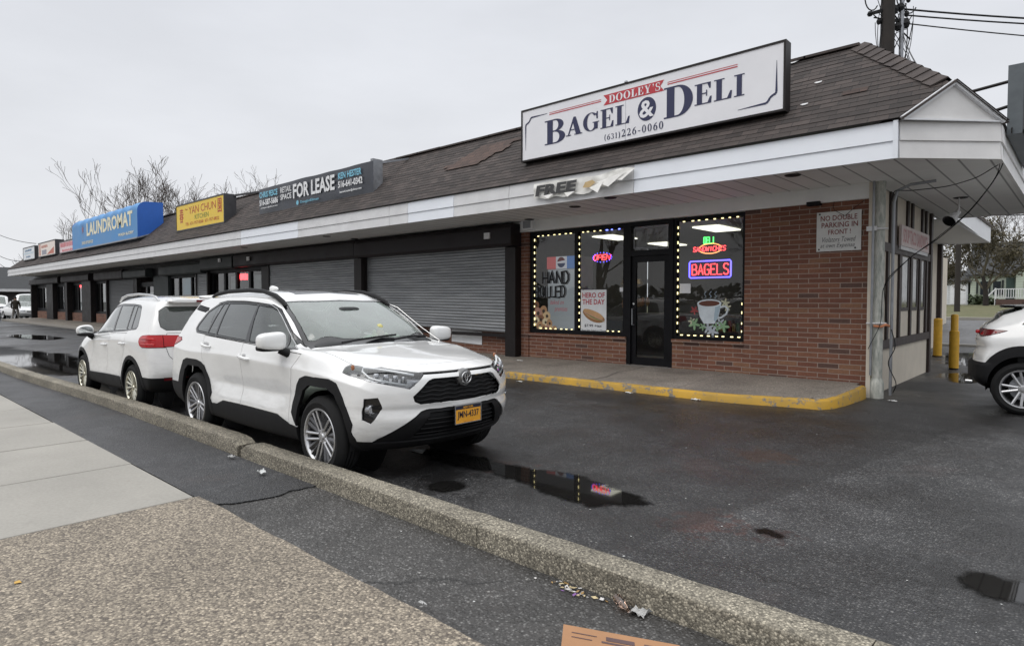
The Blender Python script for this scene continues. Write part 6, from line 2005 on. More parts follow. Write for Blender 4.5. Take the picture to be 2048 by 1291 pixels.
def dashboard(car, x0, x1, w, z, wheel_y=None):
    mb = MB(); sup(mb, ((x0 + x1) / 2, 0, z - .11), ((x1 - x0) / 2, w, .14), .35, 24, 10)
    o = mb.build("dashboard", M['dash'], car, local=True, smooth=True)
    if wheel_y is not None:
        mb = MB(); n = 28
        c = Vector((x0 - .20, wheel_y, z + .0)); u = Vector((0, 1, 0)); v = Vector((.35, 0, .94)).normalized()
        mb.tube([c + (u * cos(2 * pi * i / n) + v * sin(2 * pi * i / n)) * .18 for i in range(n + 1)], .016, 8)
        mb.bar(c - u * .17, c + u * .17, .04, .03); mb.bar(c, (x0 + .05, wheel_y, z - .1), .05)
        mb.build("steering_wheel", M['black'], car, local=True, smooth=True)

# ------------------------------------------------------------------ the near white SUV
PW = car_paint("white_car_paint", (.80, .80, .79))
def near_suv():
    rows = [
     [(-2.0, 0, .30), (0, 0, .25), (2.0, 0, .28)],
     [(-2.0, .70, .30), (0, .76, .25), (2.0, .70, .28)],
     [(-2.0, .84, .36), (-1.4, .885, .29), (0, .885, .26), (1.4, .885, .28), (1.95, .83, .31)],
     [(-2.0, .88, .50), (-1.35, .93, .47), (0, .918, .45), (1.35, .93, .46), (1.95, .87, .46)],
     [(-2.0, .885, .70), (-1.35, .935, .70), (-.6, .880, .66), (.4, .876, .65), (1.0, .915, .69), (1.35, .935, .72), (1.95, .88, .66)],
     [(-2.0, .875, .98), (-1.35, .935, .95), (-.6, .926, .96), (.6, .926, .93), (1.35, .925, .90), (1.75, .895, .86), (1.95, .865, .83)],
     [(-2.0, .80, 1.17), (-1.45, .862, 1.19), (-.9, .872, 1.165), (-.1, .876, 1.13), (.6, .875, 1.10), (.95, .868, 1.075), (1.345, .85, 1.03), (1.75, .80, .965), (1.95, .76, .92)],
     [(-2.0, .73, 1.36), (-1.4, .79, 1.36), (-.6, .80, 1.34), (0, .80, 1.32), (.35, .808, 1.24), (.65, .825, 1.145), (.85, .825, 1.10), (1.345, .775, 1.055), (1.75, .72, .99), (1.95, .66, .945)],
     [(-2.0, .63, 1.52), (-1.5, .675, 1.565), (-.6, .685, 1.575), (-.1, .68, 1.555), (.15, .68, 1.50), (.45, .715, 1.36), (.72, .762, 1.17), (.82, .755, 1.11), (.95, .735, 1.09), (1.345, .66, 1.085), (1.75, .60, 1.02), (1.95, .55, .965)],
     [(-2.0, .40, 1.585), (-1.5, .46, 1.635), (-.6, .48, 1.65), (-.1, .48, 1.625), (.15, .485, 1.55), (.5, .50, 1.41), (.9, .52, 1.20), (.99, .52, 1.125), (1.06, .50, 1.112), (1.345, .42, 1.085), (1.75, .36, 1.03), (1.95, .32, .975)],
     [(-2.0, 0, 1.605), (-1.5, 0, 1.655), (-.6, 0, 1.672), (-.1, 0, 1.648), (.18, 0, 1.572), (.5, 0, 1.435), (.95, 0, 1.205), (1.06, 0, 1.135), (1.14, 0, 1.122), (1.345, 0, 1.10), (1.75, 0, 1.04), (1.95, 0, .985)],
    ]
    cb = CarBody(rows, -1.93, 1.95, [(.26, .10), (.36, .20), (.45, .265), (.56, .295), (.64, .280), (.68, .292), (.74, .292), (.87, .275), (.94, .235), (1.0, .15), (1.07, .05)], [(.3, .25), (.45, .38), (.6, .42), (.75, .40), (.98, .36), (1.12, .30), (1.3, .17), (1.5, .03), (1.6, -.02)], .38, .16, 1.25, -.95, .09, .07, tight=(4, 5, 8))
    far = lambda c, n: c.x > 1.45 and n.x > .06
    # cladding
    cb.cut('sill', [(-.93, .15), (-.895, .405), (-.742, .413), (-.60, .462), (-.155, .466), (.61, .462), (.69, .44), (.83, .404), (1.0, .39), (1.0, .15)], 'xz', SIDE)
    cb.cut('lower_clad', [(-1.0, .1), (-1.0, .37), (1.0, .37), (1.0, .1)], 'yz', lambda c, n: c.x > 1.68)
    cb.cut('rear_clad', [(-1.0, .1), (-1.0, .56), (1.0, .56), (1.0, .1)], 'yz', lambda c, n: c.x < -1.80)
    cb.cut('arch_clad', [(.96, .15), (.974, .40), (.885, .52), (.90, .61), (.98, .78), (1.04, .845), (1.13, .872), (1.50, .872), (1.60, .845), (1.68, .74), (1.80, .52), (1.775, .457), (1.80, .40), (1.80, .15)], 'xz', SIDE)
    cb.cut('arch_clad', [(-.88, .15), (-.88, .41), (-.915, .467), (-.89, .53), (-.955, .64), (-1.07, .81), (-1.15, .848), (-1.272, .868), (-1.56, .868), (-1.66, .84), (-1.79, .68), (-1.86, .55), (-1.84, .45), (-1.84, .15)], 'xz', SIDE)
    for s in (1, -1):
        cx = 1.345 * s
        cb.cut('arch_hole', [(cx + .385, .05), (cx + .40, .45), (cx + .345, .60), (cx + .24, .75), (cx + .14, .795), (cx - .15, .795), (cx - .25, .74), (cx - .345, .58), (cx - .375, .45), (cx - .37, .05)], 'xz', lambda c, n: abs(c.y) > .5)
    # face
    cb.cut('lower_grille', [(-.77, .36), (-.74, .40), (-.455, .615), (-.40, .63), (.40, .63), (.455, .615), (.74, .40), (.77, .36)], 'yz', far)
    cb.cut('air_intake', [(-.50, .385), (-.37, .60), (.37, .60), (.50, .385)], 'yz', far)
    cb.cut('grille', [(-.46, .680), (-.51, .705), (-.52, .745), (-.385, .868), (-.345, .882), (.345, .882), (.385, .868), (.52, .745), (.51, .705), (.46, .680)], 'yz', far)
    cb.cut('seam_strip', [(-.43, .921), (-.43, .938), (.43, .938), (.43, .921)], 'yz', far)
    cb.cut('headlight', [(-.40, .930), (-.545, .812), (-.80, .880), (-.845, .915), (-.878, .995), (-.89, 1.035), (-.77, 1.012), (-.60, .968)], 'yz', lambda c, n: c.x > 1.62 and n.x > .01, mirror=True)
    cb.cut('fog_bezel', [(-.84, .735), (-.765, .745), (-.735, .655), (-.81, .535), (-.85, .565)], 'yz', lambda c, n: c.x > 1.7, mirror=True)
    # hood, doors, glass
    top = lambda c, n: n.z > .25 and c.z > .86
    cb.cut('hood', [(.985, -.60), (.88, -.735), (1.05, -.765), (1.345, -.765), (1.64, -.76), (1.82, -.70), (1.93, -.56), (2.01, -.35), (2.045, -.15), (2.05, 0), (2.045, .15), (2.01, .35), (1.93, .56), (1.82, .70), (1.64, .76), (1.345, .765), (1.05, .765), (.88, .735), (.985, .60), (1.07, .35), (1.10, 0), (1.07, -.35)], 'xy', top)
    cb.cut('door', [(.985, 1.055), (.89, .94), (.845, .77), (.825, .60), (.83, .41), (.69, .446), (.61, .468), (-.195, .472), (-.185, .80), (-.165, 1.108)], 'xz', SIDE)
    cb.cut('rear_door', [(-.165, 1.108), (-.185, .80), (-.195, .472), (-.60, .468), (-.745, .418), (-.875, .413), (-.885, .54), (-.95, .655), (-1.065, .825), (-1.11, .87), (-1.13, .95), (-1.16, 1.15)], 'xz', SIDE)
    up = lambda c, n: abs(c.y) > .5 and abs(n.y) > .3 and c.z > 1.0
    cb.cut('window_frame', [(-1.475, 1.215), (-1.455, 1.27), (-1.333, 1.42), (-1.13, 1.51), (-1.04, 1.530), (-.906, 1.535), (-.46, 1.532), (-.18, 1.518), (.11, 1.498), (.27, 1.455), (.40, 1.375), (.62, 1.235), (.88, 1.09), (.70, 1.086), (-.067, 1.113), (-.895, 1.146), (-1.42, 1.172)], 'xz', up)
    cb.cut('side_glass', [(-.165, 1.492), (.10, 1.470), (.25, 1.43), (.375, 1.355), (.57, 1.235), (.66, 1.105), (-.06, 1.13)], 'xz', up)
    cb.cut('quarter_glass', [(.605, 1.218), (.80, 1.108), (.70, 1.106)], 'xz', up)
    cb.cut('tint_glass', [(-.20, 1.493), (-.15, 1.134), (-.855, 1.165), (-.86, 1.508), (-.46, 1.508)], 'xz', up)
    cb.cut('tint_glass', [(-.89, 1.508), (-.895, 1.168), (-1.09, 1.178), (-1.00, 1.498)], 'xz', up)
    cb.cut('tint_glass', [(-1.035, 1.502), (-1.13, 1.182), (-1.40, 1.195), (-1.44, 1.235), (-1.31, 1.405), (-1.12, 1.49)], 'xz', up)
    cb.cut('pillar_trim', [(-1.80, 1.49), (-1.82, 1.435), (-1.40, 1.405), (-1.34, 1.43), (-1.36, 1.455)], 'xz', up)
    cb.cut('ws_frame', [(.245, 0), (.225, -.30), (.185, -.50), (.125, -.625), (.30, -.665), (.55, -.70), (.80, -.745), (.92, -.735), (1.0, -.60), (1.07, -.35), (1.10, 0), (1.07, .35), (1.0, .60), (.92, .735), (.80, .745), (.55, .70), (.30, .665), (.125, .625), (.185, .50), (.225, .30)], 'xy', lambda c, n: n.z > .2 and c.z > 1.06)
    cb.cut('windshield', [(.27, 0), (.25, -.30), (.215, -.49), (.17, -.585), (.32, -.625), (.55, -.66), (.79, -.70), (.85, -.66), (.945, -.40), (.985, -.1), (.985, .1), (.945, .40), (.85, .66), (.79, .70), (.55, .66), (.32, .625), (.17, .585), (.215, .49), (.25, .30)], 'xy', lambda c, n: n.z > .2 and c.z > 1.06)
    cb.cut('sunroof', [(.02, -.40), (.02, .40), (-.75, .42), (-.75, -.42)], 'xy', lambda c, n: n.z > .5 and c.z > 1.5)
    # rear
    rr_ = lambda c, n: c.x < -1.75 and n.x < -.05
    cb.cut('rear_window', [(-.60, 1.46), (-.68, 1.20), (.68, 1.20), (.60, 1.46)], 'yz', rr_)
    cb.cut('tail_light', [(-.88, 1.10), (-.60, 1.09), (-.60, .99), (-.80, .97), (-.88, 1.0)], 'yz', lambda c, n: c.x < -1.85, mirror=True)
    cb.cut('tailgate', [(-.60, .62), (-.60, 1.19), (.60, 1.19), (.60, .62)], 'yz', lambda c, n: c.x < -1.9 and n.x < -.3)
    cb.drop('arch_hole')
    z0 = -.06
    car = empty("parked_car", (-6.26, 3.80, z0), "nearest white SUV with a gold number plate, parked along the kerb", "car", "white cars parked along the kerb")
    cb.part('body', 'body', PW, car, rim=.012)
    for lb, nm in (('hood', 'hood'),): cb.part(lb, nm, PW, car)
    for lb in ('door', 'rear_door'):
        for s in (-1, 1): cb.part(lb, 'door', PW, car, side=lambda c: c.y * s > 0)
    cb.part('tailgate', 'tailgate', PW, car)
    for s in (-1, 1):
        cb.part('window_frame', 'window_frame', M['gloss'], car, recess=.002, side=lambda c: c.y * s > 0)
        cb.part('side_glass', 'window', M['carglass'], car, recess=.006, rim=0, side=lambda c: c.y * s > 0)
        cb.part('quarter_glass', 'window', M['carglass'], car, recess=.006, rim=0, side=lambda c: c.y * s > 0)
        for a, b in ((-.88, 1), (-1.11, -.88), (-2, -1.11)):
            cb.part('tint_glass', 'window', M['tint'], car, recess=.006, rim=0, side=lambda c: c.y * s > 0 and a < c.x < b)
        cb.part('arch_clad', 'wheel_arch', M['clad'], car, recess=-.010, rim=.03, shrink=0, side=lambda c: c.y * s > 0 and c.x > 0)
        cb.part('arch_clad', 'wheel_arch', M['clad'], car, recess=-.010, rim=.03, shrink=0, side=lambda c: c.y * s > 0 and c.x < 0)
        cb.part('pillar_trim', 'pillar_trim', M['clad'], car, recess=.002, side=lambda c: c.y * s > 0)
        cb.part('sill', 'sill', M['clad'], car, recess=-.008, rim=.03, shrink=0, side=lambda c: c.y * s > 0)
        cb.part('fog_bezel', 'fog_light_surround', M['gloss'], car, recess=.025, rim=.0, shrink=0, side=lambda c: c.y * s > 0)
        cb.part('tail_light', 'tail_light', M['redlens'], car, recess=-.006, side=lambda c: c.y * s > 0)
    cb.part('ws_frame', 'windshield_trim', M['gloss'], car, recess=.003)
    cb.part('windshield', 'windshield', M['wsglass'], car, recess=.003, rim=0)
    cb.part('rear_window', 'rear_window', M['rearglass'], car, recess=.003, rim=0)
    cb.part('sunroof', 'sunroof', M['gloss'], car, recess=.002)
    cb.part('lower_clad', 'bumper_skirt', M['clad'], car, recess=-.004, rim=.03, shrink=0)
    cb.part('rear_clad', 'rear_bumper', M['clad'], car, recess=-.004, rim=.03, shrink=0)
    cb.part('lower_grille', 'lower_grille', M['clad'], car, recess=.012, rim=.02)
    ai = cb.part('air_intake', 'air_intake', M['black'], car, recess=.05, rim=0, shrink=0)
    cb.part('seam_strip', 'seam_strip', M['black'], car, recess=.02, rim=0, shrink=0)
    gr_ = cb.part('grille', 'grille', M['black'], car, recess=.055, rim=0, shrink=-.01)
    # grille bars: five shallow waves following the nose
    Pf = lambda y, z: cb.surf(y, z)
    mb = MB()
    ys_ = frange(-.47, .47, 26)
    noseX = {}
    base = 1.95
    def nx_(y, z):
        pf = pchip([.26, .36, .45, .56, .64, .68, .74, .87, .94, 1.0, 1.07], [.10, .20, .265, .295, .280, .292, .292, .275, .235, .15, .05])
        return 1.95 + pf(z) - .38 * (abs(y) / .9) ** 2.6
    for z in (.708, .743, .778, .813, .848):
        hw = .48 if z < .75 else .48 - (z - .745) * 1.02
        pts = [(nx_(y * hw / .47, z) - .030, y * hw / .47, z + .006 * sin(abs(y) * 40)) for y in ys_]
        mb.tube(pts, .007, 5)
    mb.build("grille_bar", M['clad'], gr_, local=True, smooth=True)
    mb = MB()
    for z in (.42, .46, .50, .54): 
        hw = .47 - (z - .39) * .58
        mb.tube([(nx_(y * hw / .47, z) - .035, y * hw / .47, z) for y in ys_], .006, 5)
    mb.build("grille_bar", M['clad'], ai, local=True, smooth=True)
    # badge: three ovals in a ring on a round white boss
    bx = nx_(0, .87) + .006
    mb = MB(); mb.lathe([(0, bx), (.062, bx), (.074, bx - .008), (.08, bx - .05)], (0, 0, .868), 'x', 32)
    bg2 = mb.build("badge_boss", PW, car, local=True, smooth=True, angle=50)
    mb = MB(); mb.lathe([(0, bx + .003), (.056, bx + .003), (.058, bx - .003)], (0, 0, .868), 'x', 32); mb.build("badge_field", M['gloss'], bg2, local=True, smooth=True)
    mb = MB()
    def ring(cy, cz, a, b, r_): mb.tube([(bx + .006, cy + a * cos(2 * pi * i / 32), cz + b * sin(2 * pi * i / 32)) for i in range(33)], r_, 6)
    ring(0, .868, .055, .048, .0055); ring(0, .885, .034, .017, .0045); ring(0, .873, .013, .036, .0045)
    mb.build("badge_rings", M['chrome'], bg2, local=True, smooth=True)
    # number plate
    px = nx_(0, .55) + .012
    mb = MB(); mb.box(px - .012, -.155, .475, px, .155, .635); pl_ = mb.build("number_plate", M['plate'], car, local=True, bevel=.004)
    mb = MB()
    for a in ((-.158, .628, .158, .638), (-.158, .472, .158, .480), (-.158, .480, -.150, .628), (.150, .480, .158, .628)): mb.box(px - .014, a[0], a[1], px + .004, a[2], a[3])
    mb.build("plate_frame", M['chrome'], pl_, local=True)
    mb = MB(); mb.face([(px + .001, -.150, .598), (px + .001, .150, .598), (px + .001, .150, .628), (px + .001, -.150, .628)]); 
    text_into(mb, "JMN-4337", (px + .002, 0, 0), (0, 1, 0), ZU, -.128, .128, .507, .582, bold=.015)
    mb.build("plate_lettering", M['navyink'], pl_, local=True)
    mb = MB(); text_into(mb, "NEW YORK", (px + .003, 0, 0), (0, 1, 0), ZU, -.06, .06, .604, .622, bold=.02); text_into(mb, "EMPIRE STATE", (px + .0021, 0, 0), (0, 1, 0), ZU, -.055, .055, .484, .496, bold=.01); mb.build("plate_caption", M['plate'], pl_, local=True)
    # lamps: dark housing, bright inner units, clear cover
    for s in (-1, 1):
        hl_ = cb.part('headlight', 'headlight', M['lens'], car, recess=.001, rim=0, shrink=.002, side=lambda c: c.y * s > 0)
        cb.part('headlight', 'lamp_housing', M['lampdark'], hl_, recess=.065, rim=0, shrink=-.012, side=lambda c: c.y * s > 0)
        lx = lambda y, z: nx_(y, z) - .03
        mb = MB()
        for i, y in enumerate((.56, .62, .68, .74)):
            z = .872 + (y - .52) * .16
            X_ = lx(y, z)
            sup(mb, (X_ - .012, s * y, z), (.02, .024, .034), .5, 12, 8)
        mb.build("reflector", M['lampinner'], hl_, local=True, smooth=True)
        mb = MB()
        pth = [(.545, .838), (.64, .860), (.75, .888), (.79, .905), (.815, .955), (.79, .985), (.71, .972), (.61, .950), (.48, .918)]
        mb.tube([(lx(y, z) + .006, s * y, z) for y, z in pth], .0095, 6)
        mb.build("light_guide", M['lampwhite'], hl_, local=True, smooth=True)
        mb = MB(); sup(mb, (lx(.845, .985) - .012, s * .845, .985), (.012, .014, .022), .6, 10, 8); mb.build("amber_lens", M['amber'], hl_, local=True, smooth=True)
        fx = nx_(.79, .645)
        mb = MB(); mb.lathe([(0, fx - .028), (.026, fx - .024), (.034, fx - .012), (.042, fx - .018), (.044, fx - .05)], (0, s * .79, .645), 'x', 20); mb.build("fog_light", M['lampinner'], car, local=True, smooth=True)
        # roof rail
        mb = MB(); pts = [(-1.52, .635, 1.585), (-1.40, .63, 1.615), (-1.1, .625, 1.645), (-.6, .622, 1.655), (-.25, .622, 1.640), (.02, .625, 1.592), (.19, .632, 1.525), (.26, .636, 1.488)]
        mb.tube([(x, s * y, z) for x, y, z in pts], [.012, .022, .024, .024, .024, .026, .026, .012], 8); mb.build("roof_rail", M['clad'], car, local=True, smooth=True)
        handle(car, -1.03, s * .915, 1.045, PW, .21, s, -.03); handle(car, -.075, s * .915, .965, PW, .24, s, -.03)
        # chrome line under and over the side windows
        mb = MB(); mb.tube([(x, s * (yy + .003), z) for x, yy, z in ((-1.13, .722, 1.515), (-.906, .714, 1.541), (-.46, .716, 1.539), (-.18, .718, 1.525), (.11, .726, 1.505), (.28, .738, 1.462), (.41, .757, 1.382), (.63, .80, 1.242), (.89, .855, 1.096))], .0035, 5); mb.build("window_trim", M['chrome'], car, local=True, smooth=True)
    # tail, spoiler, wipers, antenna
    mb = MB(); sup(mb, (-1.98, 0, 1.585), (.16, .60, .028), .4, 24, 8); mb.build("rear_spoiler", PW, car, local=True, smooth=True)
    mb = MB(); sup(mb, (-1.25, 0, 1.69), (.10, .03, .035), .9, 14, 8, f=lambda p: [p[0], p[1], p[2] * (1 - p[0] * 4)]); mb.build("antenna_fin", PW, car, local=True, smooth=True)
    mb = MB(); mb.tube([(1.06, -.50, 1.145), (1.02, -.25, 1.165), (1.0, .06, 1.185), (.985, .18, 1.19)], .011, 6); mb.tube([(1.07, .10, 1.15), (.985, .42, 1.168), (.93, .62, 1.15)], .011, 6); mb.build("wiper", M['black'], car, local=True, smooth=True)
    mb = MB(); sup(mb, (.42, -.02, 1.43), (.06, .13, .045), .6); mb.build("rear_view_mirror", M['dash'], car, local=True, smooth=True)
    mirrors(car, .70, 1.025, 1.165, PW)
    wells(car, 2.69, .405, .87, .48)
    add_wheels(car, 2.69, .925, .355, .243, .225, 'twin', [M['alloy'], M['pewter'], M['chrome']])
    seats(car, .05, -.85, .4, .55, M['seat'])
    dashboard(car, .55, 1.02, .72, 1.13, .36)
    mb = MB(); mb.box(-1.5, -.78, .28, .95, .78, .34); mb.build("floor_pan", M['dash'], car, local=True)
    return car
M['wsglass'] = glass("windshield_glass", (.70, .82, .75), 1.62, sky_sheen=.18)
M['navyink'] = plain("plate_ink", (.01, .012, .03), .5)
M['lampdark'] = plain("lamp_housing_grey", (.30, .30, .31), .25, .7, var=.1)
M['pewter'] = plain("pewter_alloy", (.13, .13, .135), .3, .8, var=.1)
suv = near_suv()
# soft toy on its dashboard
tx = Vector((-6.235 + .72, 3.79 + .05, 1.13))
tx = Vector((-6.26, 3.80, -.06)) + Vector((.80, .12, 1.13))
mb = MB()
mb.ball(tx + Vector((0, 0, .05)), .055, 10, mat=0, s=(1, 1, 1.1)); mb.ball(tx + Vector((-.01, .0, .13)), .04, 10, mat=1)
for dy in (-.07, .07): mb.ball(tx + Vector((0, dy, .045)), .035, 8, mat=2)
for dy in (-.15, .17): mb.ball(tx + Vector((.01, dy, .02)), .06, 8, mat=3, s=(1, 1.2, .7))
mb.ball(tx + Vector((0, -.075, .09)), .022, 8, mat=2)
o = mb.build("plush_toy", [plain("plush_pink", (.55, .33, .26), .9), plain("plush_yellow", (.62, .56, .22), .9), plain("plush_cream", (.62, .62, .42), .9), plain("plush_mint", (.45, .60, .46), .9)], None, smooth=True)
tag(o, "small yellow and pink soft toy sitting on the white SUV's dashboard", "soft toy")

# ------------------------------------------------------------------ the white SUV behind it
def second_suv():
    rows = [
     [(-1.9, 0, .30), (0, 0, .25), (1.8, 0, .28)],
     [(-1.9, .68, .30), (0, .74, .25), (1.8, .68, .28)],
     [(-1.9, .82, .36), (-1.2, .875, .29), (0, .875, .26), (1.2, .875, .28), (1.8, .80, .30)],
     [(-1.9, .86, .54), (-1.2, .905, .48), (0, .898, .45), (1.2, .905, .46), (1.8, .84, .46)],
     [(-1.9, .865, .74), (-1.2, .91, .72), (-.5, .888, .66), (.4, .888, .64), (1.2, .91, .70), (1.8, .84, .64)],
     [(-1.9, .86, .98), (-1.2, .905, .96), (-.5, .900, .95), (.6, .895, .90), (1.2, .885, .86), (1.6, .84, .80), (1.8, .80, .76)],
     [(-1.9, .82, 1.12), (-1.3, .85, 1.13), (-.9, .858, 1.105), (-.3, .862, 1.07), (.4, .865, 1.02), (.7, .865, .99), (1.2, .835, .945), (1.6, .76, .88), (1.8, .70, .83)],
     [(-1.9, .76, 1.30), (-1.3, .79, 1.30), (-.6, .795, 1.28), (0, .795, 1.26), (.35, .80, 1.16), (.62, .82, 1.05), (.8, .81, 1.00), (1.2, .76, .965), (1.6, .68, .91), (1.8, .62, .855)],
     [(-1.9, .68, 1.475), (-1.3, .68, 1.525), (-.6, .675, 1.54), (-.1, .672, 1.51), (.15, .68, 1.43), (.4, .71, 1.28), (.62, .755, 1.11), (.78, .75, 1.02), (1.2, .65, .985), (1.6, .58, .935), (1.8, .52, .88)],
     [(-1.9, .42, 1.54), (-1.3, .46, 1.585), (-.6, .47, 1.60), (-.1, .47, 1.575), (.15, .475, 1.49), (.5, .49, 1.29), (.85, .50, 1.06), (.95, .48, 1.03), (1.2, .42, 1.0), (1.6, .36, .955), (1.8, .32, .90)],
     [(-1.9, 0, 1.56), (-1.3, 0, 1.605), (-.6, 0, 1.62), (-.1, 0, 1.595), (.18, 0, 1.50), (.5, 0, 1.32), (.92, 0, 1.065), (1.02, 0, 1.035), (1.2, 0, 1.015), (1.6, 0, .97), (1.8, 0, .91)],
    ]
    cb = CarBody(rows, -1.80, 1.80, [(.26, .12), (.45, .24), (.6, .26), (.8, .23), (.9, .16), (1.0, .05)], [(.3, .13), (.45, .24), (.58, .28), (.75, .27), (.92, .25), (1.10, .20), (1.3, .11), (1.45, .03), (1.56, -.03)], .34, .20, 1.1, -.95, .09, .07)
    cb.cut('sill', [(-.75, .1), (-.75, .44), (.0, .43), (.92, .40), (.92, .1)], 'xz', SIDE)
    cb.cut('rear_clad', [(-1.0, .1), (-1.0, .50), (1.0, .50), (1.0, .1)], 'yz', lambda c, n: c.x < -1.48)
    cb.cut('reflector', [(.72, .505), (.30, .505), (.30, .465), (.72, .465)], 'yz', lambda c, n: c.x < -1.7, mirror=True)
    cb.cut('front_clad', [(-1.0, .1), (-1.0, .36), (1.0, .36), (1.0, .1)], 'yz', lambda c, n: c.x > 1.5)
    for cx in (1.22, -1.22):
        arc_ = [(cx + .435 * cos(a), .35 + .425 * sin(a)) for a in frange(-.25, pi + .25, 22)]
        cb.cut('arch_clad', arc_, 'xz', SIDE)
        cb.cut('arch_hole', [(cx + .372, .05)] + [(cx + .375 * cos(a), .35 + .372 * sin(a)) for a in frange(-.1, pi + .1, 22)] + [(cx - .372, .05)], 'xz', lambda c, n: abs(c.y) > .5)
    cb.cut('door', [(.62, .96), (.60, .80), (.70, .60), (.80, .50), (.80, .41), (-.10, .435), (-.13, .80), (-.30, 1.05)], 'xz', SIDE)
    cb.cut('rear_door', [(-.30, 1.05), (-.13, .80), (-.10, .435), (-.72, .445), (-.75, .58), (-.86, .74), (-.95, .85), (-.98, 1.08)], 'xz', SIDE)
    up = lambda c, n: abs(c.y) > .5 and abs(n.y) > .3 and c.z > .93
    cb.cut('window_frame', [(.70, 1.015), (.36, 1.31), (.20, 1.395), (.04, 1.455), (-.27, 1.485), (-.82, 1.485), (-1.12, 1.47), (-1.20, 1.44), (-1.29, 1.30), (-1.335, 1.18), (-1.30, 1.14), (-.92, 1.105), (-.33, 1.07)], 'xz', up)
    cb.cut('side_glass', [(.56, 1.045), (.33, 1.30), (.18, 1.38), (.03, 1.432), (-.22, 1.46), (-.28, 1.09)], 'xz', up)
    cb.cut('side_glass', [(-.29, 1.463), (-.35, 1.095), (-.87, 1.13), (-.80, 1.463)], 'xz', up)
    cb.cut('side_glass', [(-.85, 1.463), (-.92, 1.132), (-1.06, 1.142), (-1.0, 1.458)], 'xz', up)
    cb.cut('tint_glass', [(-1.03, 1.456), (-1.10, 1.145), (-1.28, 1.16), (-1.305, 1.19), (-1.26, 1.31), (-1.17, 1.43)], 'xz', up)
    cb.cut('windshield', [(.24, 0), (.21, -.40), (.16, -.58), (.40, -.64), (.68, -.70), (.82, -.50), (.90, -.2), (.92, 0), (.90, .2), (.82, .50), (.68, .70), (.40, .64), (.16, .58), (.21, .40)], 'xy', lambda c, n: n.z > .2 and c.z > .97)
    cb.cut('sunroof', [(.0, -.38), (.0, .38), (-.9, .40), (-.9, -.40)], 'xy', lambda c, n: n.z > .5 and c.z > 1.4)
    rr_ = lambda c, n: c.x < -1.6 and n.x < -.05
    cb.cut('tailgate', [(-.66, 1.10), (-.70, .95), (-.66, .80), (-.58, .70), (.58, .70), (.66, .80), (.70, .95), (.66, 1.10)], 'yz', rr_)
    cb.cut('rear_window', [(-.62, 1.455), (-.70, 1.40), (-.725, 1.27), (-.72, 1.18), (-.66, 1.135), (.66, 1.135), (.72, 1.18), (.725, 1.27), (.70, 1.40), (.62, 1.455)], 'yz', lambda c, n: c.x < -1.55 and n.x < -.02)
    cb.cut('tail_light', [(-2.4, 1.075), (-1.75, 1.075), (-1.60, 1.062), (-1.545, 1.03), (-1.535, .98), (-1.575, .925), (-1.64, .905), (-2.4, .915)], 'xz', lambda c, n: abs(c.y) > .70 and c.x < -1.3)
    cb.cut('gate_light', [(.71, 1.075), (.45, 1.065), (.42, 1.0), (.45, .925), (.71, .915)], 'yz', lambda c, n: c.x < -1.7 and n.x < -.2, mirror=True)
    cb.cut('headlight', [(.45, .80), (.80, .84), (.84, .90), (.6, .88), (.45, .86)], 'yz', lambda c, n: c.x > 1.5, mirror=True)
    cb.cut('grille', [(-.42, .78), (-.42, .86), (.42, .86), (.42, .78)], 'yz', lambda c, n: c.x > 1.6)
    cb.drop('arch_hole')
    car = empty("parked_car", (-11.04, 3.765, -.055), "second white SUV seen from behind with long red tail lamps and silver roof rails", "car", "white cars parked along the kerb", rz=pi)
    cb.part('body', 'body', PW, car, rim=.012)
    cb.part('tailgate', 'tailgate', PW, car, shrink=.003)
    for s in (-1, 1):
        sd_ = lambda c: c.y * s > 0
        for lb in ('door', 'rear_door'): cb.part(lb, 'door', PW, car, side=sd_)
        cb.part('window_frame', 'window_frame', M['gloss'], car, recess=.002, side=sd_)
        for a, b in ((-.30, 1), (-.885, -.30), (-2, -.885)): cb.part('side_glass', 'window', M['carglass'], car, recess=.006, rim=0, side=lambda c: c.y * s > 0 and a < c.x < b)
        cb.part('tint_glass', 'window', M['tint'], car, recess=.006, rim=0, side=sd_)
        for q in (-1, 1): cb.part('arch_clad', 'wheel_arch', M['clad'], car, recess=-.008, rim=.03, shrink=0, side=lambda c: c.y * s > 0 and c.x * q > 0)
        cb.part('sill', 'sill', M['clad'], car, recess=-.006, rim=.03, shrink=0, side=sd_)
        tl = cb.part('tail_light', 'tail_light', M['redlens'], car, recess=-.008, side=sd_)
        cb.part('gate_light', 'tail_light', M['redlens'], car, recess=-.010, side=sd_)
        cb.part('reflector', 'reflector', M['darkred'], car, recess=-.006, side=sd_)
        cb.part('headlight', 'headlight', M['lampinner'], car, side=sd_)
        mb = MB()
        for z in (.955, 1.03):
            mb.tube([(-1.60, s * .895, z), (-1.72, s * .888, z), (-1.84, s * .872, z), (-1.93, s * .83, z)], .006, 5)
        mb.build("lamp_bar", M['brightred'], tl, local=True, smooth=True)
        mb = MB(); mb.tube([(x, s * .622, z) for x, z in ((-1.52, 1.535), (-1.40, 1.585), (-1.15, 1.615), (-.7, 1.63), (-.2, 1.615), (.05, 1.575), (.17, 1.515))], [.012, .02, .018, .018, .018, .02, .012], 8); mb.build("roof_rail", M['chrome'], car, local=True, smooth=True)
        handle(car, -.02, s * .895, .88, PW, .2, s); handle(car, -.88, s * .90, .93, PW, .2, s)
    cb.part('windshield', 'windshield', M['wsglass'], car, recess=.003, rim=0)
    cb.part('sunroof', 'sunroof', M['gloss'], car, recess=.002)
    cb.part('rear_window', 'rear_window', M['rearglass'], car, recess=.004, rim=.004)
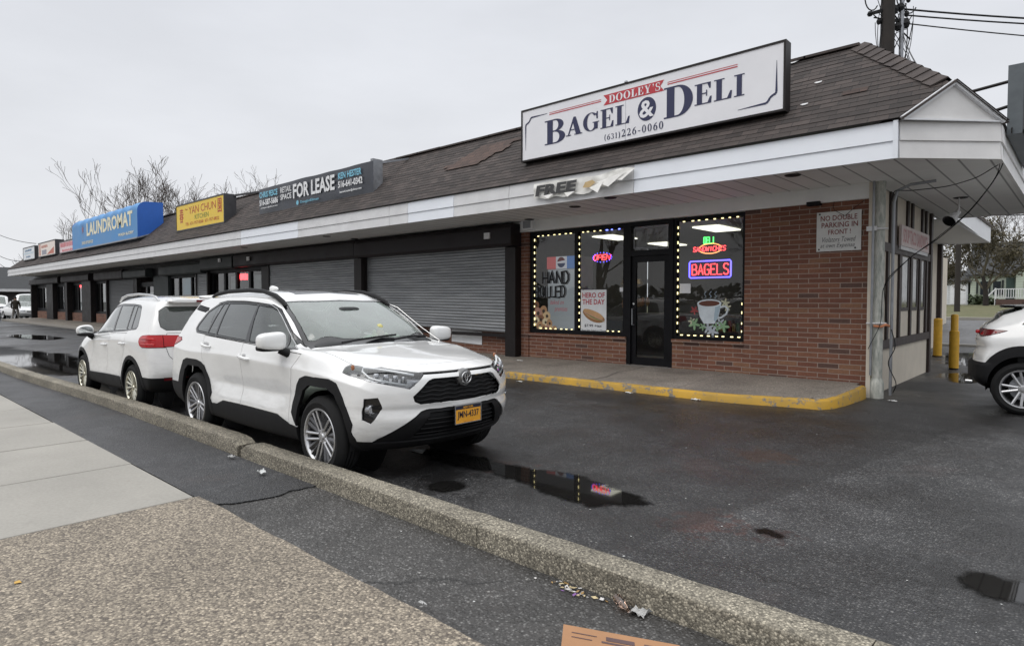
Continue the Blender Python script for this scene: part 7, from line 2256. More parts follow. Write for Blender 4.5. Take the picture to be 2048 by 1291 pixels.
    cb.part('rear_clad', 'rear_bumper', M['clad'], car, recess=-.004, rim=.03, shrink=0)
    cb.part('front_clad', 'front_bumper', M['clad'], car, recess=-.004, rim=.03, shrink=0)
    cb.part('grille', 'grille', M['black'], car, recess=.01)
    mb = MB(); sup(mb, (-1.80, 0, 1.53), (.13, .62, .030), .4, 24, 8); sp_ = mb.build("rear_spoiler", PW, car, local=True, smooth=True)
    mb = MB(); mb.box(-1.935, -.28, 1.515, -1.925, .28, 1.545); mb.build("brake_lamp", M['darkred'], sp_, local=True)
    mb = MB()
    u_ = Vector((0, -1, 0))
    mb2 = MB(); text_into(mb2, "TIGUAN", (-2.062, 0, 0), (0, -1, 0), ZU, -.58, -.40, .862, .888, bold=.02); mb2.build("badge_lettering", M['pewter'], car, local=True)
    mirrors(car, .60, 1.0, 1.07, PW, (.08, .12, .085), .8)
    wells(car, 2.44, .385, .85, .46)
    add_wheels(car, 2.44, .905, .325, .228, .22, 'multi', [M['champagne'], M['pewter'], M['chrome']])
    seats(car, .0, -.85, .4, .50, plain("grey_seat_cloth", (.12, .125, .125), .85))
    dashboard(car, .40, .85, .70, 1.03, .34)
    mb = MB(); mb.box(-1.5, -.76, .28, .9, .76, .33); mb.build("floor_pan", M['dash'], car, local=True)
    return car
M['champagne'] = plain("champagne_alloy", (.62, .60, .50), .28, .8, var=.06)
M['brightred'] = plain("bright_red_bar", (.62, .03, .03), .2, coat=.6)
suv2 = second_suv()

# ------------------------------------------------------------------ the white crossover at the right edge
def third_car():
    rows = [
     [(-1.9, 0, .30), (0, 0, .22), (1.9, 0, .26)],
     [(-1.9, .66, .30), (0, .74, .22), (1.9, .66, .26)],
     [(-1.9, .78, .36), (-1.3, .865, .28), (0, .86, .24), (1.9, .78, .28)],
     [(-1.9, .83, .52), (-1.3, .90, .46), (0, .88, .44), (1.9, .82, .44)],
     [(-1.9, .84, .70), (-1.3, .905, .68), (-.4, .87, .60), (.5, .88, .60), (1.3, .90, .66), (1.9, .80, .60)],
     [(-1.9, .82, .96), (-1.3, .895, .92), (-.4, .88, .90), (1.3, .86, .84), (1.9, .76, .76)],
     [(-1.9, .76, 1.09), (-1.3, .84, 1.10), (-.4, .84, 1.05), (.6, .84, .99), (1.3, .80, .93), (1.9, .66, .82)],
     [(-1.9, .70, 1.16), (-1.4, .77, 1.22), (-.4, .78, 1.22), (.2, .79, 1.17), (.65, .80, 1.02), (1.3, .72, .95), (1.9, .58, .84)],
     [(-1.9, .62, 1.22), (-1.6, .64, 1.30), (-1.3, .65, 1.365), (-.5, .655, 1.42), (0, .65, 1.40), (.4, .69, 1.22), (.75, .74, 1.03), (1.3, .62, .97), (1.9, .5, .86)],
     [(-1.9, .40, 1.26), (-1.6, .44, 1.345), (-1.3, .45, 1.415), (-.5, .46, 1.475), (0, .46, 1.455), (.5, .48, 1.24), (.9, .48, 1.02), (1.3, .4, .98), (1.9, .3, .87)],
     [(-1.9, 0, 1.28), (-1.6, 0, 1.365), (-1.3, 0, 1.435), (-.5, 0, 1.495), (0, 0, 1.475), (.5, 0, 1.27), (.95, 0, 1.03), (1.3, 0, .99), (1.9, 0, .88)],
    ]
    cb = CarBody(rows, -1.72, 1.85, [(.26, .10), (.5, .26), (.7, .28), (.9, .15)], [(.3, .10), (.36, .18), (.46, .27), (.62, .27), (.66, .225), (.75, .215), (.86, .17), (.95, .20), (1.06, .165), (1.15, .12), (1.25, .0), (1.4, -.03)], .42, .22, 1.1, -1.0, .10, .06, pw=2.4)
    cb.cut('rear_clad', [(-1.0, .1), (-1.0, .655), (1.0, .655), (1.0, .1)], 'yz', lambda c, n: c.x < -1.50)
    cb.cut('sill', [(-1.0, .1), (-1.0, .40), (1.0, .40), (1.0, .1)], 'xz', SIDE)
    for cx in (1.3275, -1.3275):
        cb.cut('arch_clad', [(cx + .46, .1)] + [(cx + .465 * cos(a), .40 + .495 * sin(a)) for a in frange(-.25, pi + .25, 26)] + [(cx - .46, .1)], 'xz', SIDE)
        cb.cut('arch_hole', [(cx + .375, .05)] + [(cx + .378 * cos(a), .36 + .40 * sin(a)) for a in frange(-.1, pi + .1, 22)] + [(cx - .375, .05)], 'xz', lambda c, n: abs(c.y) > .5)
    up = lambda c, n: abs(c.y) > .5 and abs(n.y) > .25 and c.z > .9
    cb.cut('window_frame', [(.72, 1.0), (.30, 1.24), (.0, 1.36), (-.5, 1.385), (-1.0, 1.345), (-1.30, 1.24), (-1.36, 1.17), (-.4, 1.075)], 'xz', up)
    cb.cut('tint_glass', [(.55, 1.04), (.27, 1.22), (.0, 1.335), (-.5, 1.36), (-.98, 1.32), (-1.25, 1.225), (-1.28, 1.19), (-.4, 1.10)], 'xz', up)
    cb.cut('windshield', [(.05, -.55), (.05, .55), (.72, .66), (.88, .3), (.92, 0), (.88, -.3), (.72, -.66)], 'xy', lambda c, n: n.z > .2 and c.z > .98)
    cb.cut('rear_window', [(-1.38, -.58), (-1.38, .58), (-1.80, .66), (-1.86, .3), (-1.88, 0), (-1.86, -.3), (-1.80, -.66)], 'xy', lambda c, n: c.z > 1.16 and c.x < -1.3)
    cb.cut('tail_light', [(-2.2, 1.105), (-1.84, 1.108), (-1.70, 1.098), (-1.50, 1.086), (-1.60, 1.048), (-1.72, 1.012), (-1.80, .995), (-1.84, 1.03), (-2.2, 1.06)], 'xz', lambda c, n: abs(c.y) > .44 and c.x < -1.3)
    cb.drop('arch_hole')
    car = empty("parked_car", (.7175, 11.30, 0), "white crossover with dark red tail lamp beside the yellow bollards", "car")
    cb.part('body', 'body', PW, car, rim=.012)
    for s in (-1, 1):
        sd_ = lambda c: c.y * s > 0
        cb.part('window_frame', 'window_frame', M['gloss'], car, recess=.002, side=sd_)
        cb.part('tint_glass', 'window', M['tint'], car, recess=.006, rim=0, side=sd_)
        for q in (-1, 1): cb.part('arch_clad', 'wheel_arch', M['clad'], car, recess=-.010, rim=.03, shrink=0, side=lambda c: c.y * s > 0 and c.x * q > 0)
        cb.part('sill', 'sill', M['clad'], car, recess=-.006, rim=.03, shrink=0, side=sd_)
        tl = cb.part('tail_light', 'tail_light', M['darkred'], car, recess=-.006, side=sd_)
        mb = MB(); mb.ball((-1.845, s * .60, 1.06), .028, 10); mb.tube([(-1.80, s * .68, 1.03), (-1.72, s * .76, 1.045), (-1.62, s * .83, 1.062)], .010, 6); mb.build("lamp_bar", M['redlens'], tl, local=True, smooth=True)
    cb.part('windshield', 'windshield', M['wsglass'], car, recess=.003, rim=0)
    cb.part('rear_window', 'rear_window', M['tint'], car, recess=.003, rim=0)
    cb.part('rear_clad', 'rear_bumper', M['clad'], car, recess=-.008, rim=.03, shrink=0)
    mb = MB(); sup(mb, (-1.48, 0, 1.405), (.16, .58, .022), .4, 24, 8); mb.build("rear_spoiler", M['gloss'], car, local=True, smooth=True)
    mb = MB()
    for s in (-1, 1): mb.lathe([(.035, -1.98), (.035, -1.90), (.03, -1.90), (.03, -1.98)], (0, s * .5, .36), 'x', 14)
    mb.build("exhaust", M['chrome'], car, local=True, smooth=True)
    mirrors(car, .62, 1.0, 1.06, PW)
    wells(car, 2.655, .40, .86, .46)
    add_wheels(car, 2.655, .90, .34, .238, .215, 'vee', [M['alloy'], M['pewter'], M['chrome']])
    mb = MB(); mb.box(-1.4, -.74, .26, 1.0, .74, .9); mb.build("floor_pan", M['dash'], car, local=True)
    return car
car3 = third_car()

# ------------------------------------------------------------------ small distant vehicles at the far left
def simple_car(name, loc, rz, label, paint, H=1.42, L=4.5, Wd=.88, van=False):
    h = L / 2
    k = H / 1.42
    if not van:
        top = [(-h + .3, .92 * k), (-h + .75, .96 * k), (-h + 1.2, 1.30 * k), (-.4, H), (.15, H - .02), (.95, .98 * k), (1.3, .93 * k), (h - .35, .82 * k)]
        edge = [(-h + .3, .90 * k), (-h + .85, .95 * k), (-h + 1.3, 1.24 * k), (-.4, H - .07), (.1, H - .09), (.75, 1.0 * k), (1.2, .90 * k), (h - .35, .78 * k)]
    else:
        top = [(-h + .1, H - .05), (-h + .4, H), (.6, H), (1.0, H - .10), (1.75, 1.12), (h - .3, .95)]
        edge = [(-h + .1, H - .15), (-h + .4, H - .12), (.6, H - .12), (.95, H - .22), (1.65, 1.10), (h - .3, .90)]
    xe = h - .35
    rows = [[(-xe, 0, .28), (xe, 0, .26)], [(-xe, .62, .28), (xe, .6, .26)], [(-xe, Wd - .1, .34), (0, Wd - .03, .28), (xe, Wd - .1, .30)], [(-xe, Wd - .06, .52), (0, Wd, .5), (xe, Wd - .06, .48)],
            [(-xe, Wd - .07, .76), (0, Wd - .01, .74), (xe, Wd - .1, .64)], [(-xe, Wd - .14, .88 * k), (0, Wd - .04, .90 * k), (xe, Wd - .2, .74 * k)],
            [(x, Wd - .09 if z < 1.0 * k else Wd - .12, min(z - .01, .95 * k + (.12 if van else 0))) for x, z in edge],
            [(x, (Wd - .13) if z < 1.0 * k else (Wd - .22 if not van else Wd - .12), z * .98) for x, z in edge], [(x, .45, z) for x, z in top], [(x, 0, z + .02) for x, z in top]]
    cb = CarBody(rows, -xe, xe, [(.3, .2), (.5, .33), (.7, .30), (.9, .1)], [(.3, .2), (.5, .33), (.8, .30), (1.0, .2)], .35, .25, xe - .8, -(xe - .8), .08, .08, zc=.55, sub=4, step=.08)
    wbx = L * .3
    for cx in (wbx, -wbx):
        cb.cut('arch_hole', [(cx + .34, .05)] + [(cx + .345 * cos(a), .32 + .345 * sin(a)) for a in frange(0, pi, 14)] + [(cx - .34, .05)], 'xz', lambda c, n: abs(c.y) > .45)
    up = lambda c, n: n.z > .15 and c.z > .95 * k
    if not van:
        cb.cut('windshield', [(.18, -.56), (.18, .56), (.82, .66), (.93, .3), (.95, 0), (.93, -.3), (.82, -.66)], 'xy', up)
        cb.cut('rear_window', [(-h + 1.15, -.56), (-h + 1.15, .56), (-h + .85, .62), (-h + .82, -.62)], 'xy', up)
        cb.cut('side_glass', [(.62, .99 * k), (.1, H - .13), (-.5, H - .11), (-h + 1.35, 1.20 * k), (-h + 1.0, .99 * k)], 'xz', lambda c, n: abs(c.y) > .4 and abs(n.y) > .25)
    else:
        cb.cut('windshield', [(.98, -.62), (.98, .62), (1.62, .70), (1.72, 0), (1.62, -.70)], 'xy', lambda c, n: n.z > .1 and c.z > 1.0)
        cb.cut('side_glass', [(1.45, 1.18), (.95, H - .32), (.2, H - .28), (.2, 1.18)], 'xz', lambda c, n: abs(c.y) > .4 and abs(n.y) > .25)
        cb.cut('rear_window', [(-.62, 1.2), (.62, 1.2), (.6, H - .3), (-.6, H - .3)], 'yz', lambda c, n: c.x < -1.5)
    cb.cut('headlight', [(.40, .62 * k), (.72, .66 * k), (.74, .74 * k), (.42, .72 * k)], 'yz', lambda c, n: c.x > 1.2, mirror=True)
    cb.cut('grille', [(-.30, .58), (-.30, .66), (.30, .66), (.30, .58)], 'yz', lambda c, n: c.x > 1.5)
    cb.cut('tail_light', [(.45, .72 * k), (.75, .72 * k), (.75, .85 * k), (.45, .85 * k)], 'yz', lambda c, n: c.x < -1.3, mirror=True)
    cb.drop('arch_hole')
    car = empty(name, loc, label, "van" if van else "car", rz=rz)
    cb.part('body', 'body', paint, car, rim=.012)
    for lb, nm, mt in (('windshield', 'windshield', M['wsglass']), ('rear_window', 'rear_window', M['rearglass']), ('side_glass', 'window', M['rearglass']), ('grille', 'grille', M['black'])):
        cb.part(lb, nm, mt, car, recess=.003, rim=0)
    for s in (-1, 1):
        cb.part('headlight', 'headlight', M['lampinner'], car, recess=-.004, side=lambda c: c.y * s > 0)
        cb.part('tail_light', 'tail_light', M['redlens'], car, recess=-.004, side=lambda c: c.y * s > 0)
    mirrors(car, .72, Wd + .08, 1.0 * k, paint, (.06, .10, .06), .8)
    wells(car, 2 * wbx, .35, Wd - .05, .42)
    add_wheels(car, 2 * wbx, Wd - .01, .31, .20, .19, 'plain', [M['alloy'], M['pewter'], M['chrome']])
    mb = MB(); mb.box(-1.3, -Wd + .15, .26, .9, Wd - .15, .8); mb.build("floor_pan", M['dash'], car, local=True)
    return car
simple_car("parked_car", (-64.3, 10.9, 0), radians(7), "white sedan parked nose-on at the far end of the shop row", PW)
simple_car("parked_car", (-61.6, 8.25, 0), radians(-8), "silver grey car half seen in front of the far white sedan", car_paint("silver_paint", (.34, .36, .39)))
simple_car("parked_van", (-73.6, 13.0, 0), radians(-12), "white van standing behind the far sedan", PW, 2.1, 5.0, .98, True)
simple_car("parked_van", (-71.5, 10.3, 0), radians(-8), "dark-windowed white van behind the silver car", PW, 1.95, 4.9, .96, True)
# ================================================================== trees, poles, houses, people and small things
M['bark'] = plain("grey_bark", (.12, .105, .095), .9, var=.25, scale=3, bump=.3)
M['bark_dark'] = plain("brown_bark", (.032, .027, .024), .9, var=.25, scale=3, bump=.3)
M['twig'] = plain("bare_twigs", (.095, .078, .068), .9, var=.2, scale=2)
M['twig_olive'] = plain("olive_twigs", (.12, .105, .075), .9, var=.3, scale=1)

def bare_tree(name, base, H, spread, label, seed, trunk_h=.28, r0=.26, levels=6, fork=3, group=None, twig='twig', bark='bark', droop=0.0, leaves=0, minr=.019):
    rnd = random.Random(seed)
    root = empty(name, base, label, "tree", group)
    tk, cr, lf = MB(), MB(), MB()
    base = Vector(base)
    def grow(p, d, L, r, lev, mb):
        n = 4 if lev < 3 else 3
        pts, rr = [p.copy()], [r]
        q = p.copy(); dd = d.copy()
        for i in range(n):
            dd = (dd + Vector((rnd.uniform(-1, 1), rnd.uniform(-1, 1), rnd.uniform(-.5, .9) - droop * (lev > 3))) * (.10 + .05 * lev)).normalized()
            q = q + dd * (L / n)
            pts.append(q.copy()); rr.append(max(minr * .8, r * (1 - .42 * (i + 1) / n)))
        mb.tube(pts, rr, 7 if lev < 2 else (5 if lev < 4 else 3), cap=False)
        if lev >= levels:
            if leaves:
                for k in range(leaves):
                    c = pts[rnd.randint(1, n)] + Vector((rnd.gauss(0, .22), rnd.gauss(0, .22), rnd.gauss(-.06, .2)))
                    a = Vector((rnd.uniform(-1, 1), rnd.uniform(-1, 1), rnd.uniform(-1, .2))).normalized() * rnd.uniform(.07, .17)
                    b = a.cross(Vector((rnd.uniform(-1, 1), rnd.uniform(-1, 1), rnd.uniform(-1, 1)))).normalized() * rnd.uniform(.03, .06)
                    lf.face([c - a - b, c + a - b, c + a + b, c - a + b])
            return
        k = fork if lev > 0 else fork + 1
        for i in range(k):
            t = 1.0 if i == 0 else rnd.uniform(.35, .98)
            idx = min(n, max(1, int(round(t * n))))
            s = pts[idx]
            az = rnd.uniform(0, 2 * pi); tilt = rnd.uniform(.25, .75) * (.5 if i == 0 else 1.15) * spread
            ax = dd.orthogonal().normalized()
            nd = (Matrix.Rotation(az, 3, dd) @ (Matrix.Rotation(tilt, 3, ax) @ dd)).normalized()
            nd = (nd + Vector((0, 0, .12 - droop * .3))).normalized()
            grow(s, nd, L * rnd.uniform(.62, .86), rr[idx] * (.78 if i == 0 else rnd.uniform(.45, .62)), lev + 1, cr)
    th = H * trunk_h
    grow(base.copy(), Vector((rnd.uniform(-.05, .05), rnd.uniform(-.05, .05), 1)).normalized(), th, r0, 0, tk)
    tk.build("trunk", M[bark], root, smooth=True)
    cr.build("crown", M[twig], root)
    if lf.v: lf.build("foliage", M['olive_leaf'], root)
    return root
M['olive_leaf'] = plain("olive_needles", (.085, .072, .042), .9, var=.4, scale=.8)
GT = "bare trees behind the shop row"
bare_tree("bare_tree", (-72.5, 18.0, 0), 12.8, .55, "slim bare tree rising between the blue awning and the box signs", 14, .40, .20, 6, 2, GT)
bare_tree("bare_tree", (-67.8, 20.3, 0), 13.8, .8, "dense bare tree rising straight behind the blue awning sign", 5, .33, .24, 6, 3, GT)
bare_tree("bare_tree", (-64.6, 23.2, 0), 13.4, 1.0, "broad bare tree rising between the blue awning and the yellow sign", 21, .33, .26, 6, 3, GT)
bare_tree("bare_tree", (-78.0, 36.0, 0), 14.2, .9, "faint bare treetop between the yellow sign and the lease banner", 33, .36, .24, 6, 3, GT)
bare_tree("bare_tree", (-66.0, 40.0, 0), 12.6, 1.0, "bare treetop peeping over the roof above the lease banner", 41, .36, .26, 6, 3, GT)
bare_tree("bare_tree", (-92.0, 20.0, 0), 11.5, .8, "small distant bare treetop over the pale pink box sign", 52, .33, .2, 5, 3, GT)
bare_tree("bare_tree", (-118.0, 22.0, 0), 10.5, .9, "bare tree above the dark-roofed building beyond the row's far end", 61, .3, .22, 5, 3, GT)
# right-hand side: across the side street
zl = lot_z(65) + .1
ol = bare_tree("olive_tree", (-6.35, 64.8, zl - .05), 8.5, 1.05, "dark trunked tree with thin olive foliage before the pale green house", 7, .30, .22, 5, 4, None, 'twig_olive', 'bark_dark', .22, 2)
bare_tree("olive_tree", (-10.2, 68.0, zl), 7.2, 1.0, "low olive-brown tree in front of the white garage", 17, .22, .16, 5, 4, None, 'twig_olive', 'bark_dark', .15, 2)
big = bare_tree("bare_tree", (-6.5, 92.0, zl), 15.5, 1.1, "big bare tree spreading behind the pale green house", 71, .30, .38, 6, 3, None)
bare_tree("bare_tree", (-17.0, 90.0, zl), 12.5, 1.0, "brown bare tree behind the white garage", 75, .30, .3, 6, 3, None)
src = [ol, big]
for i, (x, y) in enumerate(((4, 96), (10, 88), (-26, 104), (-36, 98), (20, 100), (-48, 108))):
    r_ = big.copy(); COL.objects.link(r_); r_.location = (x, y, zl); r_.rotation_euler = (0, 0, i * 1.3)
    r_["label"] = "bare tree in the backdrop row beyond the far houses"; r_["group"] = "backdrop trees beyond the far houses"
    for ch in big.children:
        c = ch.copy(); COL.objects.link(c); c.parent = r_
# across the main road behind the viewer, mirrored in the shop glass
for i, (x, y) in enumerate(((-30, -22), (-18, -26), (-8, -21), (3, -25), (14, -22), (-42, -24), (-54, -22))):
    r_ = big.copy(); COL.objects.link(r_); r_.location = (x, y, 0); r_.rotation_euler = (0, 0, i * 2.1 + .4)
    r_["label"] = "bare roadside tree across the main road"; r_["group"] = "trees across the main road"
    for ch in big.children:
        c = ch.copy(); COL.objects.link(c); c.parent = r_
M['hedge'] = plain("hedge_leaf", (.035, .04, .02), .95, var=.4, scale=1.5)
hb = MB()
for i in range(2600):
    x = random.uniform(-70, 30); z = random.uniform(0, 2.6 + 1.2 * noise.noise(Vector((x * .2, 0, 0)))); y = -27 + random.uniform(-1.5, 1.5)
    a = Vector((random.uniform(-1, 1), random.uniform(-1, 1), random.uniform(-1, 1))).normalized() * random.uniform(.2, .5); b = a.orthogonal().normalized() * random.uniform(.2, .45)
    c = Vector((x, y, max(.1, z))); hb.face([c - a - b, c + a - b, c + a + b, c - a + b])
tag(hb.build("hedge", M['hedge'], None), "tangled hedge across the main road", "hedge", kind="stuff")

# ---- utility pole behind the corner roof, with its tangle of lines
up_ = empty("utility_pole", (-5.43, 25.3, 0), "tall dark utility pole with tangled wires behind the roof corner", "utility pole")
P0 = Vector((-5.43, 25.3, 0))
mb = MB(); mb.tube([P0, P0 + Vector((0, 0, 14))], [.26, .21], 14); mb.build("pole", M['bark_dark'], up_, smooth=True)
mb = MB(); q = P0 + Vector((.36, .32, 0)); mb.tube([q, q + Vector((0, 0, 14))], .075, 8); mb.build("conduit_riser", M['steel'], up_, smooth=True)
mb = MB()
fx = Vector((.735, .678, 0))
mb.bar(P0 - fx * .62 + Vector((0, 0, 11.45)), P0 + fx * .5 + Vector((0, 0, 11.75)), .10, .10); mb.ball(P0 - fx * .62 + Vector((0, 0, 11.45)), .10, 8)
mb.bar(P0 - fx * .3 + Vector((0, 0, 11.2)), P0 + fx * .7 + Vector((0, 0, 11.25)), .09, .09)
for k in range(14):
    mb.ball(P0 + fx * random.uniform(-.38, .75) + Vector((0, 0, random.uniform(10.9, 12.4))), random.uniform(.06, .13), 7, s=(1, 1, 1.4))
mb.build("bracket", M['black'], up_)
mb = MB(); rnd = random.Random(4)
for k in range(26):
    a = P0 + fx * rnd.uniform(-.5, .9) + Vector((0, -.05, rnd.uniform(10.9, 12.3)))
    b = P0 + fx * rnd.uniform(-.3, .85) + Vector((0, -.05, rnd.uniform(8.0, 11.3)))
    m1 = (a + b) / 2 + fx * rnd.uniform(-.5, .5) + Vector((0, 0, rnd.uniform(-.4, .4)))
    pts = [a * (1 - t) ** 2 + m1 * 2 * t * (1 - t) + b * t * t for t in frange(0, 1, 8)]
    mb.tube(pts, rnd.choice((.012, .018, .026)), 5)
for s, rr_ in ((-.55, .45), (.75, .55), (.5, .35)):
    c = P0 + fx * s + Vector((0, -.05, 12.0))
    mb.tube([c + fx * (rr_ * .55 * cos(a)) + Vector((0, 0, rr_ * sin(a))) for a in frange(.4, 5.6, 16)], .022, 5)
mb.build("wire_loop", M['black'], up_)
def cable(name, pts, r, label, sag=0.0, n=16, group=None, mat='black'):
    P = []
    pts = [Vector(p) for p in pts]
    if len(pts) == 2:
        for i in range(n + 1):
            t = i / n; p = pts[0].lerp(pts[1], t); p.z -= sag * 4 * t * (1 - t); P.append(p)
    else:
        fx_ = [pchip(list(range(len(pts))), [p[k] for p in pts]) for k in range(3)]
        for i in range(n * (len(pts) - 1) + 1):
            P.append(Vector([f(i / n) for f in fx_]))
    mb = MB(); mb.tube(P, r, 5)
    return tag(mb.build(name, M[mat], None, smooth=True), label, "cable", group)
ug = "overhead lines running from the utility pole"
cable("overhead_cable", [(-5.1, 25.6, 11.62), (7.5, 37.0, 11.2)], .033, "thick overhead cable, second from top of those leaving the roof-corner pole", .3)
cable("overhead_cable", [(-5.1, 25.6, 11.42), (7.5, 37.0, 11.05)], .028, "thinner overhead cable close under the thickest one", .3)
cable("overhead_cable", [(-5.0, 25.6, 11.1), (7.5, 37.0, 10.1)], .022, "lowest overhead cable sloping down and away from the roof-corner pole", .25)
cable("overhead_cable", [(-5.4, 25.3, 13.2), (7.5, 37.0, 11.7)], .026, "topmost overhead line leaving the roof-corner pole", .4)
cable("service_drop", [(-5.0, 25.5, 10.7), (-1.55, 10.62, 4.34)], .016, "black service cable dropping from the pole to the roof corner bracket", .25)
cable("service_drop", [(-5.0, 25.5, 10.6), (-1.50, 10.66, 4.30)], .010, "thin second service wire beside the black service cable", .42)
cable("service_drop", [(-5.05, 25.5, 10.0), (-2.2, 10.8, 4.90)], .009, "thin wire from the pole to the middle of the hip roof", .15)
cable("wall_cable", [(-.90, 10.40, 3.62), (-.87, 10.36, 3.30), (-1.15, 10.45, 2.78), (-1.55, 10.55, 2.38), (-1.95, 10.62, 2.08), (-2.27, 10.70, 1.66), (-2.24, 10.78, 1.15)], .0065, "black cable sagging from the eave corner to the corner drain pipe", n=8)
cable("wall_cable", [(-.90, 10.42, 3.55), (-.91, 10.37, 3.22), (-1.19, 10.46, 2.74), (-1.6, 10.56, 2.36), (-1.98, 10.63, 2.05), (-2.29, 10.69, 1.60), (-2.30, 10.68, 1.2), (-2.46, 10.66, .75)], .005, "thin cable hanging beside the sagging black cable", n=8)
cable("wall_cable", [(-.92, 10.34, 3.24), (-1.2, 10.40, 3.10), (-1.55, 10.5, 3.05), (-1.9, 10.6, 3.06), (-2.15, 10.72, 3.10), (-2.24, 10.8, 2.9)], .0065, "black cable looping under the soffit to the top of the drain pipe", n=8)
cable("wall_cable", [(-2.18, 10.78, 1.05), (-2.12, 10.74, .8), (-2.2, 10.72, .55), (-2.1, 10.75, .25), (-2.15, 10.8, .1)], .007, "loose black wires dangling at the foot of the drain pipe", n=8)
for a, b, lb in (((-89.4, 13.4, 8.75), (-71.6, 13.34, 6.72), "highest of the three thin lines over the row's far end"), ((-89.35, 13.37, 6.42), (-72.5, 12.46, 5.11), "middle one of the three thin lines over the row's far end"), ((-95.7, 14.3, 5.82), (-73.0, 11.97, 4.28), "lowest of the three thin lines over the row's far end")):
    cable("overhead_cable", [a, b], .03, lb, .15)
# pole at the far left carrying them, outside the frame, and the dark pole over the side street
dp = empty("utility_pole", (-5.95, 46.5, lot_z(46.5) + .1), "dark bare wooden pole on the lawn across the side street", "utility pole")
mb = MB(); mb.tube([(-5.95, 46.5, lot_z(46.5)), (-5.95, 46.5, 10.5)], [.16, .12], 10); mb.build("pole", M['bark_dark'], dp, smooth=True)
mb = MB(); mb.bar((-7.0, 46.5, 9.6), (-4.9, 46.5, 9.6), .12, .1); mb.build("crossarm", M['bark_dark'], dp)
cable("overhead_cable", [(-5.95, 46.5, 6.6), (40, 60, 6.3)], .03, "thin line strung from the dark lawn pole past the green house", .5)
cable("overhead_cable", [(-5.95, 46.5, 6.6), (-60, 70, 6.4)], .03, "thin line strung from the dark lawn pole towards the shops", .5)

# ---- houses across the side street
M['sidingg'] = None
def siding(name, col):
    t = NT(name); v = t.coord()
    w = t.add("TexWave", wave_type='BANDS', bands_direction='Z'); w.inputs["Scale"].default_value = 1.3; t.link(v, w.inputs[0])
    l = t.rng(w.outputs["Fac"], 0, .12, .72, 1)
    t.set(Base_Color=t.mix(1.0, col, l, 'MULTIPLY'), Roughness=.7)
    return t.mat
M['sidingg'] = siding("pale_green_siding", (.50, .56, .47)); M['sidingw'] = siding("white_siding", (.62, .64, .66)); M['roofgrey'] = plain("grey_shingle_roof", (.05, .052, .055), .9, var=.2, scale=1.5)
zb = lot_z(70) + .1
def gable_roof(mb, x0, x1, y0, y1, ze, zr, o=.35, axis='x', th=.14):
    if axis == 'x':
        ym = (y0 + y1) / 2
        for s, ya in ((1, y0 - o), (-1, y1 + o)):
            mb.mesh([(x0 - o, ya, ze - .12), (x1 + o, ya, ze - .12), (x1 + o, ym, zr), (x0 - o, ym, zr), (x0 - o, ya, ze - .12 + th), (x1 + o, ya, ze - .12 + th), (x1 + o, ym, zr + th), (x0 - o, ym, zr + th)], [(0, 3, 2, 1), (4, 5, 6, 7), (0, 1, 5, 4), (1, 2, 6, 5), (2, 3, 7, 6), (3, 0, 4, 7)])
    else:
        xm = (x0 + x1) / 2
        for xa in (x0 - o, x1 + o):
            mb.mesh([(xa, y0 - o, ze - .12), (xm, y0 - o, zr), (xm, y1 + o, zr), (xa, y1 + o, ze - .12), (xa, y0 - o, ze - .12 + th), (xm, y0 - o, zr + th), (xm, y1 + o, zr + th), (xa, y1 + o, ze - .12 + th)], [(0, 3, 2, 1), (4, 5, 6, 7), (0, 1, 5, 4), (1, 2, 6, 5), (2, 3, 7, 6), (3, 0, 4, 7)])
hs_ = empty("house", (-4, 81, zb), "pale green sided house with white porch rails across the side street", "house")
mb = MB(); mb.box(-8.8, 77, zb, 2.5, 86, 4.0); mb.prism([(-5.2, 4.0), (.6, 4.0), (-2.3, 6.6)], lambda a, b: (a, 76.0, b), lambda a, b: (a, 80, b)); mb.box(-5.2, 76.0, zb, .6, 77, 4.0); mb.build("wall", M['sidingg'], hs_)
mb = MB(); gable_roof(mb, -8.8, 2.5, 77, 86, 4.0, 7.3); rf_ = mb.build("roof", M['roofgrey'], hs_)
mb = MB(); gable_roof(mb, -5.2, .6, 76.0, 81, 4.0, 6.6, .4, 'y'); mb.build("roof", M['roofgrey'], hs_)
for x in (-8.0, -7.0, -4.6, -3.0):
    mb = MB(); mb.box(x, 76.9 if x < -5.2 else 75.92, zb + 1.0, x + .6, 77.0 if x < -5.2 else 76.0, zb + 2.3); mb.build("window", plain("dark_window", (.03, .035, .04), .1), hs_)
mb = MB(); mb.box(-6.0, 76.9, zb + .5, -5.35, 76.99, zb + 2.6); mb.build("door", plain("dark_green_door", (.04, .07, .06), .5), hs_)
mb = MB()
for x in (-8.3, -7.3, -6.3): mb.box(x - .02, 76.85, zb + 1.0, x + .12, 76.98, zb + 2.4)
mb.build("shutter", plain("black_shutters", (.015, .02, .02), .5), hs_)
mb = MB(); mb.box(-6.6, 74.6, zb, -4.4, 76.0, zb + .55); mb.box(-6.2, 74.1, zb, -4.6, 74.6, zb + .36); mb.box(-6.0, 73.7, zb, -4.8, 74.1, zb + .18); mb.build("porch_steps", plain("brown_brick_steps", (.10, .06, .05), .8), hs_)
mb = MB()
for x in (-7.2, -6.6, -4.4): mb.box(x - .06, 74.6, zb, x + .06, 74.72, zb + 1.6)
mb.bar((-7.2, 74.3, zb + .75), (-6.6, 74.6, zb + 1.5), .08); mb.bar((-6.6, 74.65, zb + 1.5), (-4.4, 74.65, zb + 1.5), .08); mb.bar((-6.6, 74.65, zb + .7), (-4.4, 74.65, zb + .7), .06)
for i in range(12): mb.box(-6.55 + i * .18, 74.62, zb + .7, -6.5 + i * .18, 74.67, zb + 1.5)
mb.build("porch_rail", M['white'], hs_)
